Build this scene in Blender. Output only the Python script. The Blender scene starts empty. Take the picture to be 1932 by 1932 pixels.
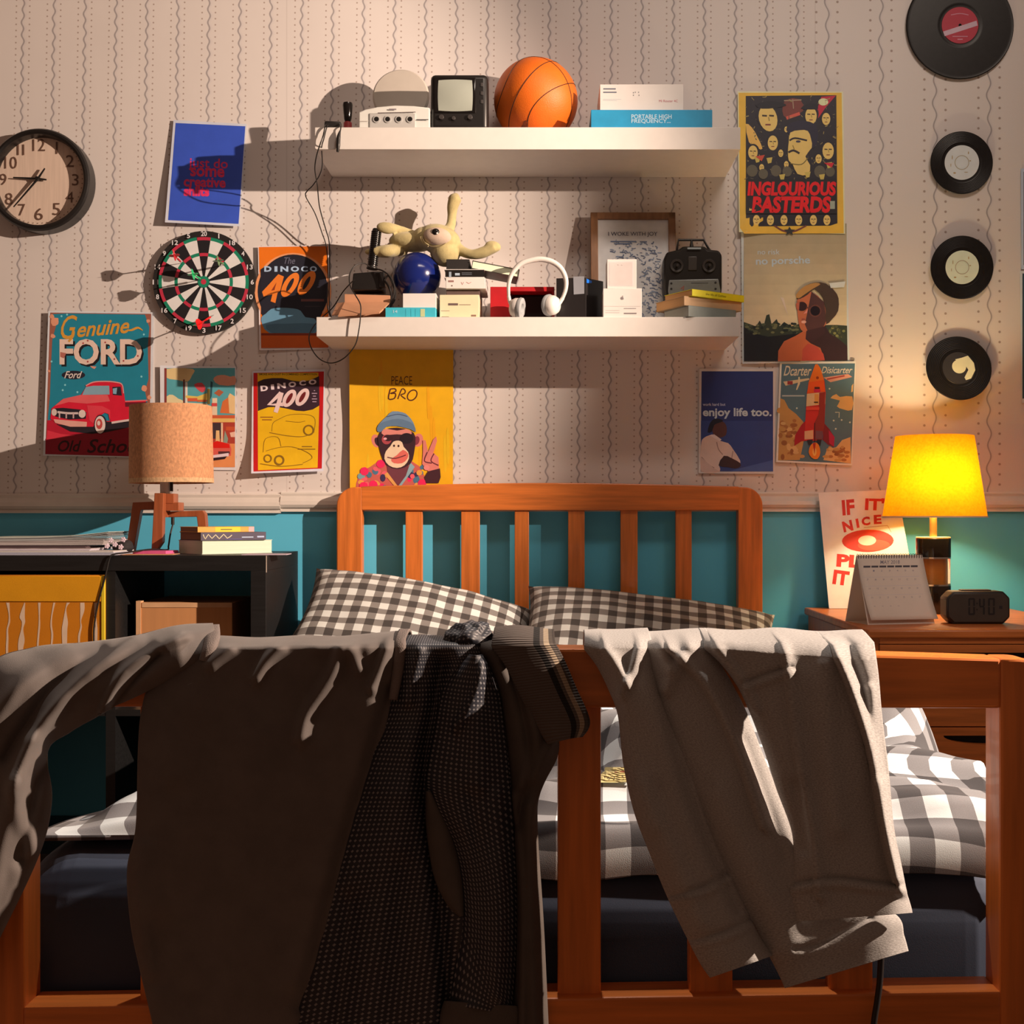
import bpy, bmesh, math, random
import numpy as np
from mathutils import Vector, Matrix, noise
from mathutils.geometry import tessellate_polygon
random.seed(7)
C = bpy.context.scene.collection
R = math.radians
# ---------------------------------------------------------------- camera, world, lights
F, D, VX, VY, CZ = 2314.0, 3.43, 1028.0, 974.0, 0.9
def W(px, py, d):
    """point at distance d in front of the back wall, from a pixel of the photograph"""
    k = (D - d) / F
    return Vector(((px - VX) * k, -d, CZ - (py - VY) * k))
def WX(px, d): return (px - VX) * (D - d) / F
def WZ(py, d): return CZ - (py - VY) * (D - d) / F
sc = bpy.context.scene
cam = bpy.data.objects.new('camera', bpy.data.cameras.new('camera'))
C.objects.link(cam)
cam.location = (0, -D, CZ); cam.rotation_euler = (R(90), 0, 0)
cam.data.sensor_width = 36; cam.data.lens = F / 1932 * 36
cam.data.shift_x = -(VX - 966) / 1932; cam.data.shift_y = (VY - 966) / 1932
cam.data.clip_start = 0.02
sc.camera = cam
wd = bpy.data.worlds.new('room_ambient'); sc.world = wd; wd.use_nodes = True
bg = wd.node_tree.nodes['Background']
bg.inputs[0].default_value = (1.0, 0.57, 0.38, 1); bg.inputs[1].default_value = 0.14
def lamp(name, kind, loc, aim, energy, col, **kw):
    l = bpy.data.lights.new(name, kind); o = bpy.data.objects.new(name, l); C.objects.link(o)
    o.location = loc; l.energy = energy; l.color = col
    if aim is not None:
        o.rotation_euler = (Vector(aim) - Vector(loc)).to_track_quat('-Z', 'Y').to_euler()
    for k, v in kw.items(): setattr(l, k, v)
    return o
KEY = Vector((2.64, -2.12, 2.13))
az, el = R(5), R(-8)
kd = Vector((-math.cos(az) * math.cos(el), math.sin(az) * math.cos(el), math.sin(el)))
lamp('key_spot', 'SPOT', KEY, KEY + kd, 960, (1.0, 0.75, 0.575), spot_size=R(71.6), spot_blend=0.27, shadow_soft_size=0.018)
lamp('bed_spot', 'SPOT', (0.02, -1.45, 2.85), (0.06, -1.85, 0.6), 85, (1.0, 0.9, 0.8), spot_size=R(44), spot_blend=0.5, shadow_soft_size=0.03)
lamp('wall_wash', 'AREA', (0.85, -1.75, 3.25), (0.45, 0, 2.0), 3.2, (1.0, 0.82, 0.68), shape='RECTANGLE', size=1.6, size_y=0.3, spread=R(62))
lamp('night_fill', 'AREA', (1.15, -1.75, 1.75), (0.98, -0.45, 0.72), 0.4, (1.0, 0.80, 0.66), shape='SQUARE', size=0.35, spread=R(46))
vs = sc.view_settings
vs.view_transform = 'Standard'; vs.look = 'None'; vs.gamma = 1; vs.exposure = 0.0; vs.use_curve_mapping = False

# ---------------------------------------------------------------- helpers
def l1(v):
    v = v / 255.0
    return v / 12.92 if v <= 0.04045 else ((v + 0.055) / 1.055) ** 2.4
KW = (255, 218, 188)          # white paper in the strong warm light
DW = (226, 194, 162)          # white paper on the right, in the weak light
NW = (255, 255, 255)
def base(c, white=KW, alb=0.82):
    q = [max(0.004, alb * l1(a) / l1(w)) for a, w in zip(c, white)]; m = max(1.0, max(q) / 0.88)
    return tuple(x / m for x in q)
_mc = {}
def mat(name, rgb, rough=0.6, metal=0.0, var=0.08, ns=30.0, bump=0.0, bs=300.0, stretch=None, coat=0.0, sheen=0.0, trans=0.0, spec=0.5):
    key = (name, tuple(round(x, 4) for x in rgb), rough, metal, var, ns, bump, bs, stretch, coat, sheen, trans)
    if key in _mc: return _mc[key]
    m = bpy.data.materials.new(name); m.use_nodes = True
    nt = m.node_tree; p = nt.nodes['Principled BSDF']
    p.inputs['Roughness'].default_value = rough; p.inputs['Metallic'].default_value = metal
    p.inputs['Coat Weight'].default_value = coat; p.inputs['Sheen Weight'].default_value = sheen
    p.inputs['Transmission Weight'].default_value = trans
    p.inputs['Specular IOR Level'].default_value = spec
    tc = nt.nodes.new('ShaderNodeTexCoord'); mp = nt.nodes.new('ShaderNodeMapping')
    nt.links.new(tc.outputs['Object'], mp.inputs[0])
    if stretch: mp.inputs['Scale'].default_value = stretch
    n = nt.nodes.new('ShaderNodeTexNoise'); n.inputs['Scale'].default_value = ns; n.inputs['Detail'].default_value = 4
    nt.links.new(mp.outputs[0], n.inputs['Vector'])
    cr = nt.nodes.new('ShaderNodeValToRGB'); nt.links.new(n.outputs['Fac'], cr.inputs[0])
    cr.color_ramp.elements[0].position = 0.3; cr.color_ramp.elements[1].position = 0.7
    cr.color_ramp.elements[0].color = tuple(x * (1 - var) for x in rgb) + (1,)
    cr.color_ramp.elements[1].color = tuple(min(1, x * (1 + var)) for x in rgb) + (1,)
    nt.links.new(cr.outputs[0], p.inputs['Base Color'])
    if bump:
        n2 = nt.nodes.new('ShaderNodeTexNoise'); n2.inputs['Scale'].default_value = bs; n2.inputs['Detail'].default_value = 3
        nt.links.new(mp.outputs[0], n2.inputs['Vector'])
        b = nt.nodes.new('ShaderNodeBump'); b.inputs['Strength'].default_value = bump; b.inputs['Distance'].default_value = 0.002
        nt.links.new(n2.outputs['Fac'], b.inputs['Height']); nt.links.new(b.outputs[0], p.inputs['Normal'])
    _mc[key] = m
    return m
def pm(c, rough=0.6, white=KW, **kw):
    return mat('paint', base(c, white), rough, var=kw.pop('var', 0.05), **kw)
def wood(name, c, axis, white=KW, rough=0.42, ns=9.0, var=0.2):
    st = {'x': (0.6, 9, 9), 'y': (9, 0.6, 9), 'z': (9, 9, 0.6)}[axis]
    return mat(name, base(c, white), rough, var=var, ns=ns, bump=0.12, bs=25, stretch=st, coat=0.12)

WL = {}
def setp(o, label, cat, group=None):
    o['label'] = label; o['category'] = cat
    if group: o['group'] = group
    return o
def thing(name, label, cat, loc, group=None):
    o = bpy.data.objects.new(name, None); C.objects.link(o); o.location = loc
    o.empty_display_size = 0.05
    WL[o.name] = Vector(loc)
    return setp(o, label, cat, group)

def bevel(t, bev, seg):
    if not bev: return []
    bmesh.ops.bevel(t, geom=t.edges[:], offset=bev, segments=seg, profile=0.5, affect='EDGES')
    return [f for f in t.faces if min(e.calc_length() for e in f.edges) < bev*1.02]
class B:
    """collects shapes into one mesh"""
    def __init__(s): s.bm = bmesh.new()
    def add(s, t, mi=0, M=None, flat=None):
        # large flat faces keep flat shading, only rounded edges are smooth
        for f in t.faces: f.smooth = flat is None
        if flat: 
            for f in flat:
                if f.is_valid: f.smooth = True
        if M is not None: bmesh.ops.transform(t, matrix=M, verts=t.verts)
        for f in t.faces: f.material_index = mi
        me = bpy.data.meshes.new('t'); t.to_mesh(me); t.free(); s.bm.from_mesh(me); bpy.data.meshes.remove(me)
        return s
    def box(s, x0, x1, y0, y1, z0, z1, bev=0.0, seg=2, mi=0, M=None):
        t = bmesh.new(); bmesh.ops.create_cube(t, size=1)
        bmesh.ops.transform(t, matrix=Matrix.Translation(((x0+x1)/2, (y0+y1)/2, (z0+z1)/2)) @ Matrix.Diagonal((abs(x1-x0), abs(y1-y0), abs(z1-z0), 1)), verts=t.verts)
        fl = bevel(t, bev, seg)
        return s.add(t, mi, M, fl)
    def cyl(s, p0, p1, r0, r1=None, n=24, mi=0, bev=0.0, caps=True):
        p0, p1 = Vector(p0), Vector(p1); r1 = r0 if r1 is None else r1
        t = bmesh.new(); L = (p1 - p0).length
        bmesh.ops.create_cone(t, cap_ends=caps, segments=n, radius1=r0, radius2=r1, depth=L)
        if bev:
            es = [e for e in t.edges if abs(e.verts[0].co.z - e.verts[1].co.z) < 1e-6]
            bmesh.ops.bevel(t, geom=es, offset=bev, segments=3, profile=0.5, affect='EDGES')
        t.normal_update(); fl = [f for f in t.faces if abs(f.normal.z) < 0.999 and len(f.verts) <= 4]
        q = (p1 - p0).to_track_quat('Z', 'Y').to_matrix().to_4x4()
        return s.add(t, mi, Matrix.Translation((p0 + p1) / 2) @ q, fl)
    def ball(s, c, r, u=24, v=16, mi=0, M=None):
        if not hasattr(r, '__len__'): r = (r, r, r)
        t = bmesh.new(); bmesh.ops.create_uvsphere(t, u_segments=u, v_segments=v, radius=1)
        T = Matrix.Translation(c) @ (M if M is not None else Matrix.Identity(4)) @ Matrix.Diagonal((r[0], r[1], r[2], 1))
        return s.add(t, mi, T)
    def tube(s, pts, r, n=8, mi=0, sub=6, closed=False, radii=None, flat=1.0):
        P = spline(pts, sub, closed); rr = None
        if radii is not None: rr = np.interp(np.linspace(0, 1, len(P)), np.linspace(0, 1, len(radii)), radii)
        t = bmesh.new(); rings = []; up = Vector((0.13, 0.31, 0.94)).normalized(); N = len(P)
        for i, p in enumerate(P):
            a = P[(i+1) % N] if (closed or i < N-1) else P[i]
            b_ = P[i-1] if (closed or i > 0) else P[i]
            tg = (a - b_).normalized()
            x = up.cross(tg)
            if x.length < 1e-4: x = Vector((1, 0, 0)).cross(tg)
            x.normalize(); y = tg.cross(x).normalized(); up = y
            rad = rr[i] if rr is not None else r
            rings.append([t.verts.new(p + x * math.cos(2*math.pi*k/n) * rad + y * math.sin(2*math.pi*k/n) * rad * flat) for k in range(n)])
        for i in range(N if closed else N-1):
            A, Bq = rings[i], rings[(i+1) % N]
            for k in range(n): t.faces.new((A[k], A[(k+1) % n], Bq[(k+1) % n], Bq[k]))
        if not closed:
            t.faces.new(rings[0][::-1]); t.faces.new(rings[-1])
        return s.add(t, mi)
    def lathe(s, prof, c=(0, 0, 0), n=40, mi=0, M=None, close=False):
        t = bmesh.new(); rings = []
        for (r, z) in prof:
            rings.append([t.verts.new((r*math.cos(2*math.pi*k/n), r*math.sin(2*math.pi*k/n), z)) for k in range(n)])
        prs = list(zip(rings[:-1], rings[1:])) + ([(rings[-1], rings[0])] if close else [])
        for A, Bq in prs:
            for k in range(n): t.faces.new((A[k], A[(k+1) % n], Bq[(k+1) % n], Bq[k]))
        if not close:
            if prof[0][0] > 1e-6: t.faces.new(rings[0][::-1])
            if prof[-1][0] > 1e-6: t.faces.new(rings[-1])
        bmesh.ops.remove_doubles(t, verts=t.verts, dist=1e-6)
        bmesh.ops.recalc_face_normals(t, faces=t.faces)
        return s.add(t, mi, Matrix.Translation(c) @ (M if M is not None else Matrix.Identity(4)))
    def prism(s, poly, y0, y1, mi=0, bev=0.0, M=None):
        """polygon in x,z extruded along y"""
        t = bmesh.new()
        a = [t.verts.new((x, y0, z)) for x, z in poly]; b_ = [t.verts.new((x, y1, z)) for x, z in poly]
        n = len(poly); t.faces.new(a); t.faces.new(b_[::-1])
        for i in range(n): t.faces.new((a[i], b_[i], b_[(i+1) % n], a[(i+1) % n]))
        bmesh.ops.recalc_face_normals(t, faces=t.faces)
        fl = bevel(t, bev, 2)
        return s.add(t, mi, M, fl)
    def hexa(s, P, mi=0, bev=0.0):
        """8 corners: bottom 4 then top 4"""
        t = bmesh.new(); v = [t.verts.new(p) for p in P]
        for f in ((0,1,2,3), (4,5,6,7), (0,1,5,4), (1,2,6,5), (2,3,7,6), (3,0,4,7)): t.faces.new([v[i] for i in f])
        bmesh.ops.recalc_face_normals(t, faces=t.faces)
        fl = bevel(t, bev, 2)
        return s.add(t, mi, None, fl)

def spline(pts, sub=6, closed=False):
    P = [Vector(p) for p in pts]; n = len(P)
    if n < 3 or sub <= 1: return P
    out = []
    for i in range(n if closed else n-1):
        g = (lambda j: P[j % n]) if closed else (lambda j: P[max(0, min(n-1, j))])
        a, b, c, d = g(i-1), g(i), g(i+1), g(i+2)
        for k in range(sub):
            t = k / sub
            out.append(0.5 * ((2*b) + (c-a)*t + (2*a-5*b+4*c-d)*t*t + (3*b-a-3*c+d)*t**3))
    if not closed: out.append(P[-1])
    return out
def obj(name, b, mats, parent=None, smooth=True, angle=42):
    """links the collected shapes as one mesh; a child takes its parent's origin"""
    bm = b.bm if isinstance(b, B) else b
    me = bpy.data.meshes.new(name)
    if parent is not None: off = WL[parent.name]
    else:
        xs = [v.co.x for v in bm.verts]; ys = [v.co.y for v in bm.verts]; zs = [v.co.z for v in bm.verts]
        off = Vector(((min(xs)+max(xs))/2, (min(ys)+max(ys))/2, min(zs)))
    bmesh.ops.translate(bm, vec=-off, verts=bm.verts)
    bm.to_mesh(me); bm.free()
    for m in (mats if isinstance(mats, (list, tuple)) else [mats]): me.materials.append(m)
    if smooth:
        fl = [p.use_smooth or not isinstance(b, B) for p in me.polygons]
        me.set_sharp_from_angle(angle=R(angle)); me.polygons.foreach_set('use_smooth', fl)
    o = bpy.data.objects.new(name, me); C.objects.link(o)
    WL[o.name] = off.copy()
    if parent is not None: o.parent = parent
    else: o.location = off
    return o
def solo(name, b, mats, label, cat, group=None, **kw):
    return setp(obj(name, b, mats, None, **kw), label, cat, group)
def struct(name, b, mats, **kw):
    o = obj(name, b, mats, None, **kw); o['kind'] = 'structure'; return o
def solidify(o, t, off=-1):
    m = o.modifiers.new('thickness', 'SOLIDIFY'); m.thickness = t; m.offset = off; return m
def rotz(c, deg): return Matrix.Translation(c) @ Matrix.Rotation(R(deg), 4, 'Z') @ Matrix.Translation(-Vector(c))

# ---------------------------------------------------------------- flat artwork
_tx = {}
def text_tris(s, shear, bold):
    k = (s, shear, bold)
    if k in _tx: return _tx[k]
    cu = bpy.data.curves.new('t', 'FONT'); cu.body = s; cu.shear = shear; cu.offset = bold; cu.resolution_u = 3
    o = bpy.data.objects.new('t', cu); me = bpy.data.meshes.new_from_object(o)
    me.calc_loop_triangles()
    V = np.array([(v.co.x, v.co.y) for v in me.vertices]); T = [tuple(t.vertices) for t in me.loop_triangles]
    lo, hi = V.min(0), V.max(0); V = (V - lo) / np.maximum(hi - lo, 1e-6)
    bpy.data.objects.remove(o); bpy.data.curves.remove(cu); bpy.data.meshes.remove(me)
    _tx[k] = (V, T); return _tx[k]
class Art:
    """flat printed shapes, measured in a crop of the photograph, laid as thin ink layers on a real sheet"""
    def __init__(s, ox, oy, sc_, d, white=KW, eps=0.00018, rough=0.55, mapf=None):
        s.ox, s.oy, s.s, s.d, s.white, s.eps, s.rough, s.mapf = ox, oy, sc_, d, white, eps, rough, mapf
        s.sh = []; s.cols = []; s.sheet = None; s.curl = None
    def _c(s, c):
        if c not in s.cols: s.cols.append(c)
        return s.cols.index(c)
    def _add(s, V, T, c):
        V = np.asarray(V, float); lo, hi = V.min(0), V.max(0); L = 1
        for (l2, lo2, hi2) in [(q[3], q[4], q[5]) for q in s.sh]:
            if (lo < hi2).all() and (lo2 < hi).all(): L = max(L, l2 + 1)
        s.sh.append((V, T, s._c(c), L, lo, hi))
    def poly(s, pts, c, smooth=0):
        if smooth: pts = [(p.x, p.y) for p in spline([(x, y, 0) for x, y in pts], smooth, True)]
        T = tessellate_polygon([[Vector((x, y, 0)) for x, y in pts]]); s._add(pts, [tuple(t) for t in T], c)
    def rect(s, x0, y0, x1, y1, c): s.poly([(x0, y0), (x1, y0), (x1, y1), (x0, y1)], c)
    def ell(s, x, y, rx, ry, c, rot=0, n=28):
        a = R(rot); s.poly([(x + rx*math.cos(t)*math.cos(a) - ry*math.sin(t)*math.sin(a), y + rx*math.cos(t)*math.sin(a) + ry*math.sin(t)*math.cos(a)) for t in [2*math.pi*k/n for k in range(n)]], c)
    def ring(s, x, y, r0, r1, c, a0=0, a1=360, n=40):
        n = max(3, int(n * abs(a1-a0) / 360)); V = []; T = []
        for k in range(n+1):
            t = R(a0 + (a1-a0)*k/n); V += [(x + r0*math.cos(t), y + r0*math.sin(t)), (x + r1*math.cos(t), y + r1*math.sin(t))]
        for k in range(n): T += [(2*k, 2*k+1, 2*k+3), (2*k, 2*k+3, 2*k+2)]
        s._add(V, T, c)
    def stroke(s, pts, w, c, smooth=4, closed=False, taper=False):
        P = spline([(x, y, 0) for x, y in pts], smooth, closed)
        if closed: P.append(P[0].copy())
        V = []; T = []; n = len(P)
        for i, p in enumerate(P):
            t = (P[min(i+1, n-1)] - P[max(i-1, 0)]); t = t.normalized() if t.length > 1e-9 else Vector((1, 0, 0))
            ww = w * (0.25 + 0.75*math.sin(math.pi*i/(n-1))) if taper else w
            V += [(p.x - t.y*ww/2, p.y + t.x*ww/2), (p.x + t.y*ww/2, p.y - t.x*ww/2)]
        for i in range(n-1): T += [(2*i, 2*i+1, 2*i+3), (2*i, 2*i+3, 2*i+2)]
        s._add(V, T, c)
    def text(s, tx, x0, y0, x1, y1, c, shear=0.0, bold=0.0, rot=0.0):
        V, T = text_tris(tx, shear, bold); a = R(rot); cx, cy = (x0+x1)/2, (y0+y1)/2
        X = x0 + V[:, 0]*(x1-x0) - cx; Y = y1 - V[:, 1]*(y1-y0) - cy
        s._add(np.stack([cx + X*math.cos(a) - Y*math.sin(a), cy + X*math.sin(a) + Y*math.cos(a)], 1), T, c)
    def quad(s, corners, c): s.sheet = (corners, s._c(c))
    def _pos(s, x, y, L):
        px, py = s.ox + x/s.s, s.oy + y/s.s
        if s.mapf: return s.mapf(x, y, L*s.eps)
        e = 0.0
        if s.curl:
            e = s.curl((x - s._lo[0]) / (s._hi[0]-s._lo[0]), (y - s._lo[1]) / (s._hi[1]-s._lo[1]))
        return W(px, py, s.d + e + L*s.eps)
    def mesh(s, cuts=0):
        bm = bmesh.new()
        if s.sheet: q = np.array(s.sheet[0], float)
        else: q = np.concatenate([a[0] for a in s.sh])
        s._lo, s._hi = q.min(0), q.max(0)
        if s.sheet:
            n = 14; (a, b_, c, d_) = [np.array(p, float) for p in s.sheet[0]]
            for L in (-1, 0):
                G = [[bm.verts.new((*((a*(1-i/n)+b_*(i/n))*(1-j/n) + (d_*(1-i/n)+c*(i/n))*(j/n)), L)) for i in range(n+1)] for j in range(n+1)]
                for j in range(n):
                    for i in range(n):
                        f = bm.faces.new((G[j][i], G[j][i+1], G[j+1][i+1], G[j+1][i])); f.material_index = s.sheet[1]
                if L == -1: G0 = G
            per = lambda G: [G[0][i] for i in range(n)] + [G[j][n] for j in range(n)] + [G[n][i] for i in range(n, 0, -1)] + [G[j][0] for j in range(n, 0, -1)]
            p0, p1 = per(G0), per(G)
            for i in range(len(p0)):
                f = bm.faces.new((p0[i], p0[(i+1) % len(p0)], p1[(i+1) % len(p0)], p1[i])); f.material_index = s.sheet[1]
        for (V, T, ci, L, lo, hi) in s.sh:
            vs_ = [bm.verts.new((x, y, L)) for x, y in V]
            for t in T:
                if len(set(t)) < 3: continue
                try:
                    f = bm.faces.new([vs_[i] for i in t]); f.material_index = ci
                except ValueError: pass
        if cuts:
            for ax in (0, 1):
                for k in range(1, cuts):
                    p = [0, 0, 0]; nrm = [0, 0, 0]; p[ax] = s._lo[ax] + (s._hi[ax]-s._lo[ax])*k/cuts; nrm[ax] = 1
                    bmesh.ops.bisect_plane(bm, geom=bm.verts[:]+bm.edges[:]+bm.faces[:], plane_co=p, plane_no=nrm, dist=1e-5)
        for v in bm.verts:
            L = v.co.z
            v.co = s._pos(v.co.x, v.co.y, L if L >= 0 else -2.0)
        if not s.sheet:                      # all ink: face it to the viewer
            pass
        return bm
    def mats(s): return [mat('print', base(c, s.white), s.rough, var=0.05, ns=25) for c in s.cols]
    def poster(s, name, label, cat='poster', group=None, cuts=0):
        return setp(obj(name, s.mesh(cuts), s.mats(), None, smooth=False), label, cat, group)
    def into(s, b, first):
        """adds the ink to a mesh whose next free material slot is `first`"""
        t = s.mesh()
        for f in t.faces: f.material_index += first
        me = bpy.data.meshes.new('t'); t.to_mesh(me); t.free(); b.bm.from_mesh(me); bpy.data.meshes.remove(me); return s.mats()
    def part(s, name, parent): return obj(name, s.mesh(), s.mats(), parent, smooth=False)
# ---------------------------------------------------------------- room shell
def mathnodes(nt):
    def m(op, a, b=None, c=None, clamp=False):
        n = nt.nodes.new('ShaderNodeMath'); n.operation = op; n.use_clamp = clamp
        for i, v in enumerate((a, b, c)):
            if v is None: continue
            if isinstance(v, (int, float)): n.inputs[i].default_value = v
            else: nt.links.new(v, n.inputs[i])
        return n.outputs[0]
    return m
def wallpaper():
    mt = bpy.data.materials.new('striped_wallpaper'); mt.use_nodes = True
    nt = mt.node_tree; p = nt.nodes['Principled BSDF']; p.inputs['Roughness'].default_value = 0.62
    m = mathnodes(nt); ge = nt.nodes.new('ShaderNodeNewGeometry'); sx = nt.nodes.new('ShaderNodeSeparateXYZ')
    nt.links.new(ge.outputs['Position'], sx.inputs[0])
    X, Z = sx.outputs[0], sx.outputs[2]
    xp = m('MULTIPLY_ADD', X, F/D, VX); yp = m('MULTIPLY_ADD', Z, -F/D, VY + CZ*F/D)
    lean = m('MULTIPLY', m('MULTIPLY', m('SUBTRACT', yp, 220.0), 0.018), m('SUBTRACT', 1.0, m('MULTIPLY', xp, 1/1500.0), clamp=True))
    xl = m('ADD', xp, lean)
    def ss(v, a, b): return m('MULTIPLY', m('SUBTRACT', b, v), 1.0/(b-a), clamp=True)       # 1 below a, 0 above b
    def pat(x0, P, wp, amp, off, dsp, dr, lw):
        q = m('MULTIPLY', m('SUBTRACT', xl, x0), 1.0/P); idx = m('ROUND', q)
        u = m('MULTIPLY', m('SUBTRACT', q, idx), P)
        ph = m('ADD', m('MULTIPLY', yp, 2*math.pi/wp), m('MULTIPLY', idx, 2.1))
        w = m('MULTIPLY', m('ADD', m('SINE', ph), m('MULTIPLY', m('SINE', m('MULTIPLY', ph, 0.37)), 0.35)), amp)
        du = m('ABSOLUTE', m('SUBTRACT', u, w)); line = ss(du, lw*0.5, lw*0.5+1.0)
        halo = ss(m('ABSOLUTE', m('SUBTRACT', m('SUBTRACT', u, w), lw)), lw*0.5, lw*2.6)
        yy = m('ADD', yp, m('MULTIPLY', idx, 3.7)); q2 = m('MULTIPLY', yy, 1.0/dsp)
        v = m('MULTIPLY', m('SUBTRACT', q2, m('ROUND', q2)), dsp)
        e = m('SUBTRACT', m('ABSOLUTE', u), off)
        dd = m('SQRT', m('ADD', m('MULTIPLY', e, e), m('MULTIPLY', v, v)))
        return line, halo, ss(dd, dr-0.5, dr+0.7)
    A = pat(40.0, 58.56, 24.0, 2.1, 12.6, 11.5, 1.35, 2.0); Bq = pat(1662.0, 102.0, 44.0, 3.4, 20.0, 19.2, 2.2, 1.7)
    right = m('GREATER_THAN', xl, 1533.0)
    def mixf(a, b): return m('ADD', m('MULTIPLY', a, m('SUBTRACT', 1.0, right)), m('MULTIPLY', b, right))
    line, halo, dot = [mixf(a, b) for a, b in zip(A, Bq)]
    def mixc(f, a, b):
        n = nt.nodes.new('ShaderNodeMix'); n.data_type = 'RGBA'; nt.links.new(f, n.inputs[0])
        for i, v in ((6, a), (7, b)):
            if isinstance(v, tuple): n.inputs[i].default_value = v + (1,)
            else: nt.links.new(v, n.inputs[i])
        return n.outputs[2]
    nz = nt.nodes.new('ShaderNodeTexNoise'); nz.inputs['Scale'].default_value = 2.2; nz.inputs['Detail'].default_value = 5
    nt.links.new(ge.outputs['Position'], nz.inputs['Vector'])
    col = mixc(nz.outputs['Fac'], (0.73, 0.69, 0.68), (0.80, 0.76, 0.745))
    col = mixc(m('MULTIPLY', halo, 0.22), col, (0.55, 0.53, 0.60)); col = mixc(m('MULTIPLY', line, 0.6), col, (0.17, 0.15, 0.175))
    col = mixc(m('MULTIPLY', dot, 0.7), col, (0.25, 0.15, 0.11))
    seam = m('MAXIMUM', ss(m('ABSOLUTE', m('SUBTRACT', xp, 541.0)), 0.4, 1.4), ss(m('ABSOLUTE', m('SUBTRACT', xp, 1538.0)), 0.4, 1.4))
    col = mixc(m('MULTIPLY', seam, 0.25), col, (0.4, 0.34, 0.32))
    nt.links.new(col, p.inputs['Base Color'])
    n2 = nt.nodes.new('ShaderNodeTexNoise'); n2.inputs['Scale'].default_value = 6
    nt.links.new(ge.outputs['Position'], n2.inputs['Vector'])
    b = nt.nodes.new('ShaderNodeBump'); b.inputs['Strength'].default_value = 0.15; b.inputs['Distance'].default_value = 0.01
    nt.links.new(n2.outputs['Fac'], b.inputs['Height']); nt.links.new(b.outputs[0], p.inputs['Normal'])
    return mt
M_teal = mat('teal_paint', (0.115, 0.58, 0.86), 0.55, var=0.04, ns=3, bump=0.25, bs=14)
b = B(); b.box(-2.6, 3.0, 0, 0.06, 0.915, 2.95); b.box(-2.6, 3.0, 0, 0.06, 0, 0.915, mi=1)
struct('wall_back', b, [wallpaper(), M_teal], smooth=False)
b = B(); b.box(-2.6, 3.6, -4.6, 0.06, -0.06, 0)
struct('floor', b, wood('floor_boards', (120, 85, 60), 'y', NW, 0.5), smooth=False)
M_rail = mat('cream_gloss', (0.74, 0.70, 0.66), 0.4, var=0.03)
zr = lambda py: WZ(py, 0.012)
prof = [(0, zr(931)), (0.006, zr(931)), (0.009, zr(934)), (0.007, zr(939)), (0.012, zr(942)), (0.019, zr(948)), (0.021, zr(955)), (0.017, zr(960)), (0.010, zr(962)), (0.012, zr(968)), (0, zr(968))]
def railseg(b, x0, x1, dz=0):
    t = bmesh.new(); A = [t.verts.new((x0, -y, z+dz)) for y, z in prof]; Q = [t.verts.new((x1, -y, z+dz)) for y, z in prof]
    for i in range(len(prof)-1): t.faces.new((A[i], Q[i], Q[i+1], A[i+1]))
    t.faces.new(A); t.faces.new(Q[::-1]); bmesh.ops.recalc_face_normals(t, faces=t.faces); b.add(t)
b = B(); railseg(b, -2.6, WX(531, 0)); struct('trim_1', b, M_rail, angle=25)
b = B(); railseg(b, WX(531, 0), 3.0, 0.004); struct('trim_2', b, M_rail, angle=25)

# ---------------------------------------------------------------- bed frame
MW = {a: wood('orange_wood', (232, 114, 42), a, (250, 220, 196)) for a in 'xyz'}
HD, FD = 0.07, 2.14
FB = FD - 0.045
bed = thing('bed_frame', 'orange-stained wooden slatted double bed with rounded head and foot posts', 'bed', (-0.02, -1.1, 0))
def postpoly(px_out, px_in, d, ztop, r, out):
    x0, x1 = WX(px_out, d), WX(px_in, d); sg = 1 if out > 0 else -1
    pts = [(x1, 0.0), (x1, ztop)]
    for k in range(0, 9):
        a = R(90 - k*90/8); pts.append((x0 - sg*r + sg*r*math.cos(a), ztop - r + r*math.sin(a)))
    return pts + [(x0, 0.0)]
def railpoly(px0, px1, d, ytop0, ymid, ybot0, ybot1):
    x0, x1 = WX(px0, d), WX(px1, d); n = 16
    top = [(x0 + (x1-x0)*k/n, WZ(ytop0 + (ymid-ytop0)*math.sin(math.pi*k/n), d)) for k in range(n+1)]
    return [(x0, WZ(ybot0, d))] + top + [(x1, WZ(ybot1, d))]
for (nm, d, t, L, Rr, ys) in (('head', HD, 0.04, (635, 683), (1439, 1393), 919), ('foot', FD, 0.045, (-80, 45), (2012, 1887), 1243)):
    zt = WZ(ys, d)
    for (o, i), s_ in ((L, -1), (Rr, 1)):
        b = B(); b.prism(postpoly(o, i, d, zt, 0.05, s_), -d, -d+t, bev=0.003); obj('post', b, MW['z'], bed)
b = B(); b.prism(railpoly(681, 1395, HD, 918, 911, 963, 963), -HD, -HD+0.038, bev=0.003); obj('head_rail', b, MW['x'], bed)
b = B(); b.prism(railpoly(681, 1395, HD, 1480, 1480, 1560, 1560), -HD, -HD+0.038, bev=0.003); obj('head_rail', b, MW['x'], bed)
b = B(); b.prism(railpoly(43, 1889, FD, 1243, 1224, 1334, 1337), -FD, -FB, bev=0.003); obj('foot_rail', b, MW['x'], bed)
b = B(); b.prism(railpoly(43, 1889, FD, 1901, 1884, 2040, 2010)[:1] + [(WX(43, FD), WZ(1900, FD)), (WX(1889, FD), WZ(1870, FD)), (WX(1889, FD), WZ(2010, FD))], -FD, -FB, bev=0.003); obj('foot_rail', b, MW['x'], bed)
for x0, x1 in ((765, 797), (870, 905), (971, 998), (1072, 1103), (1171, 1203), (1275, 1305)):
    b = B(); b.box(WX(x0, HD-.01), WX(x1, HD-.01), -HD+0.009, -HD+0.029, WZ(1490, HD), WZ(960, HD), bev=0.002); obj('slat', b, MW['z'], bed)
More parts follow.
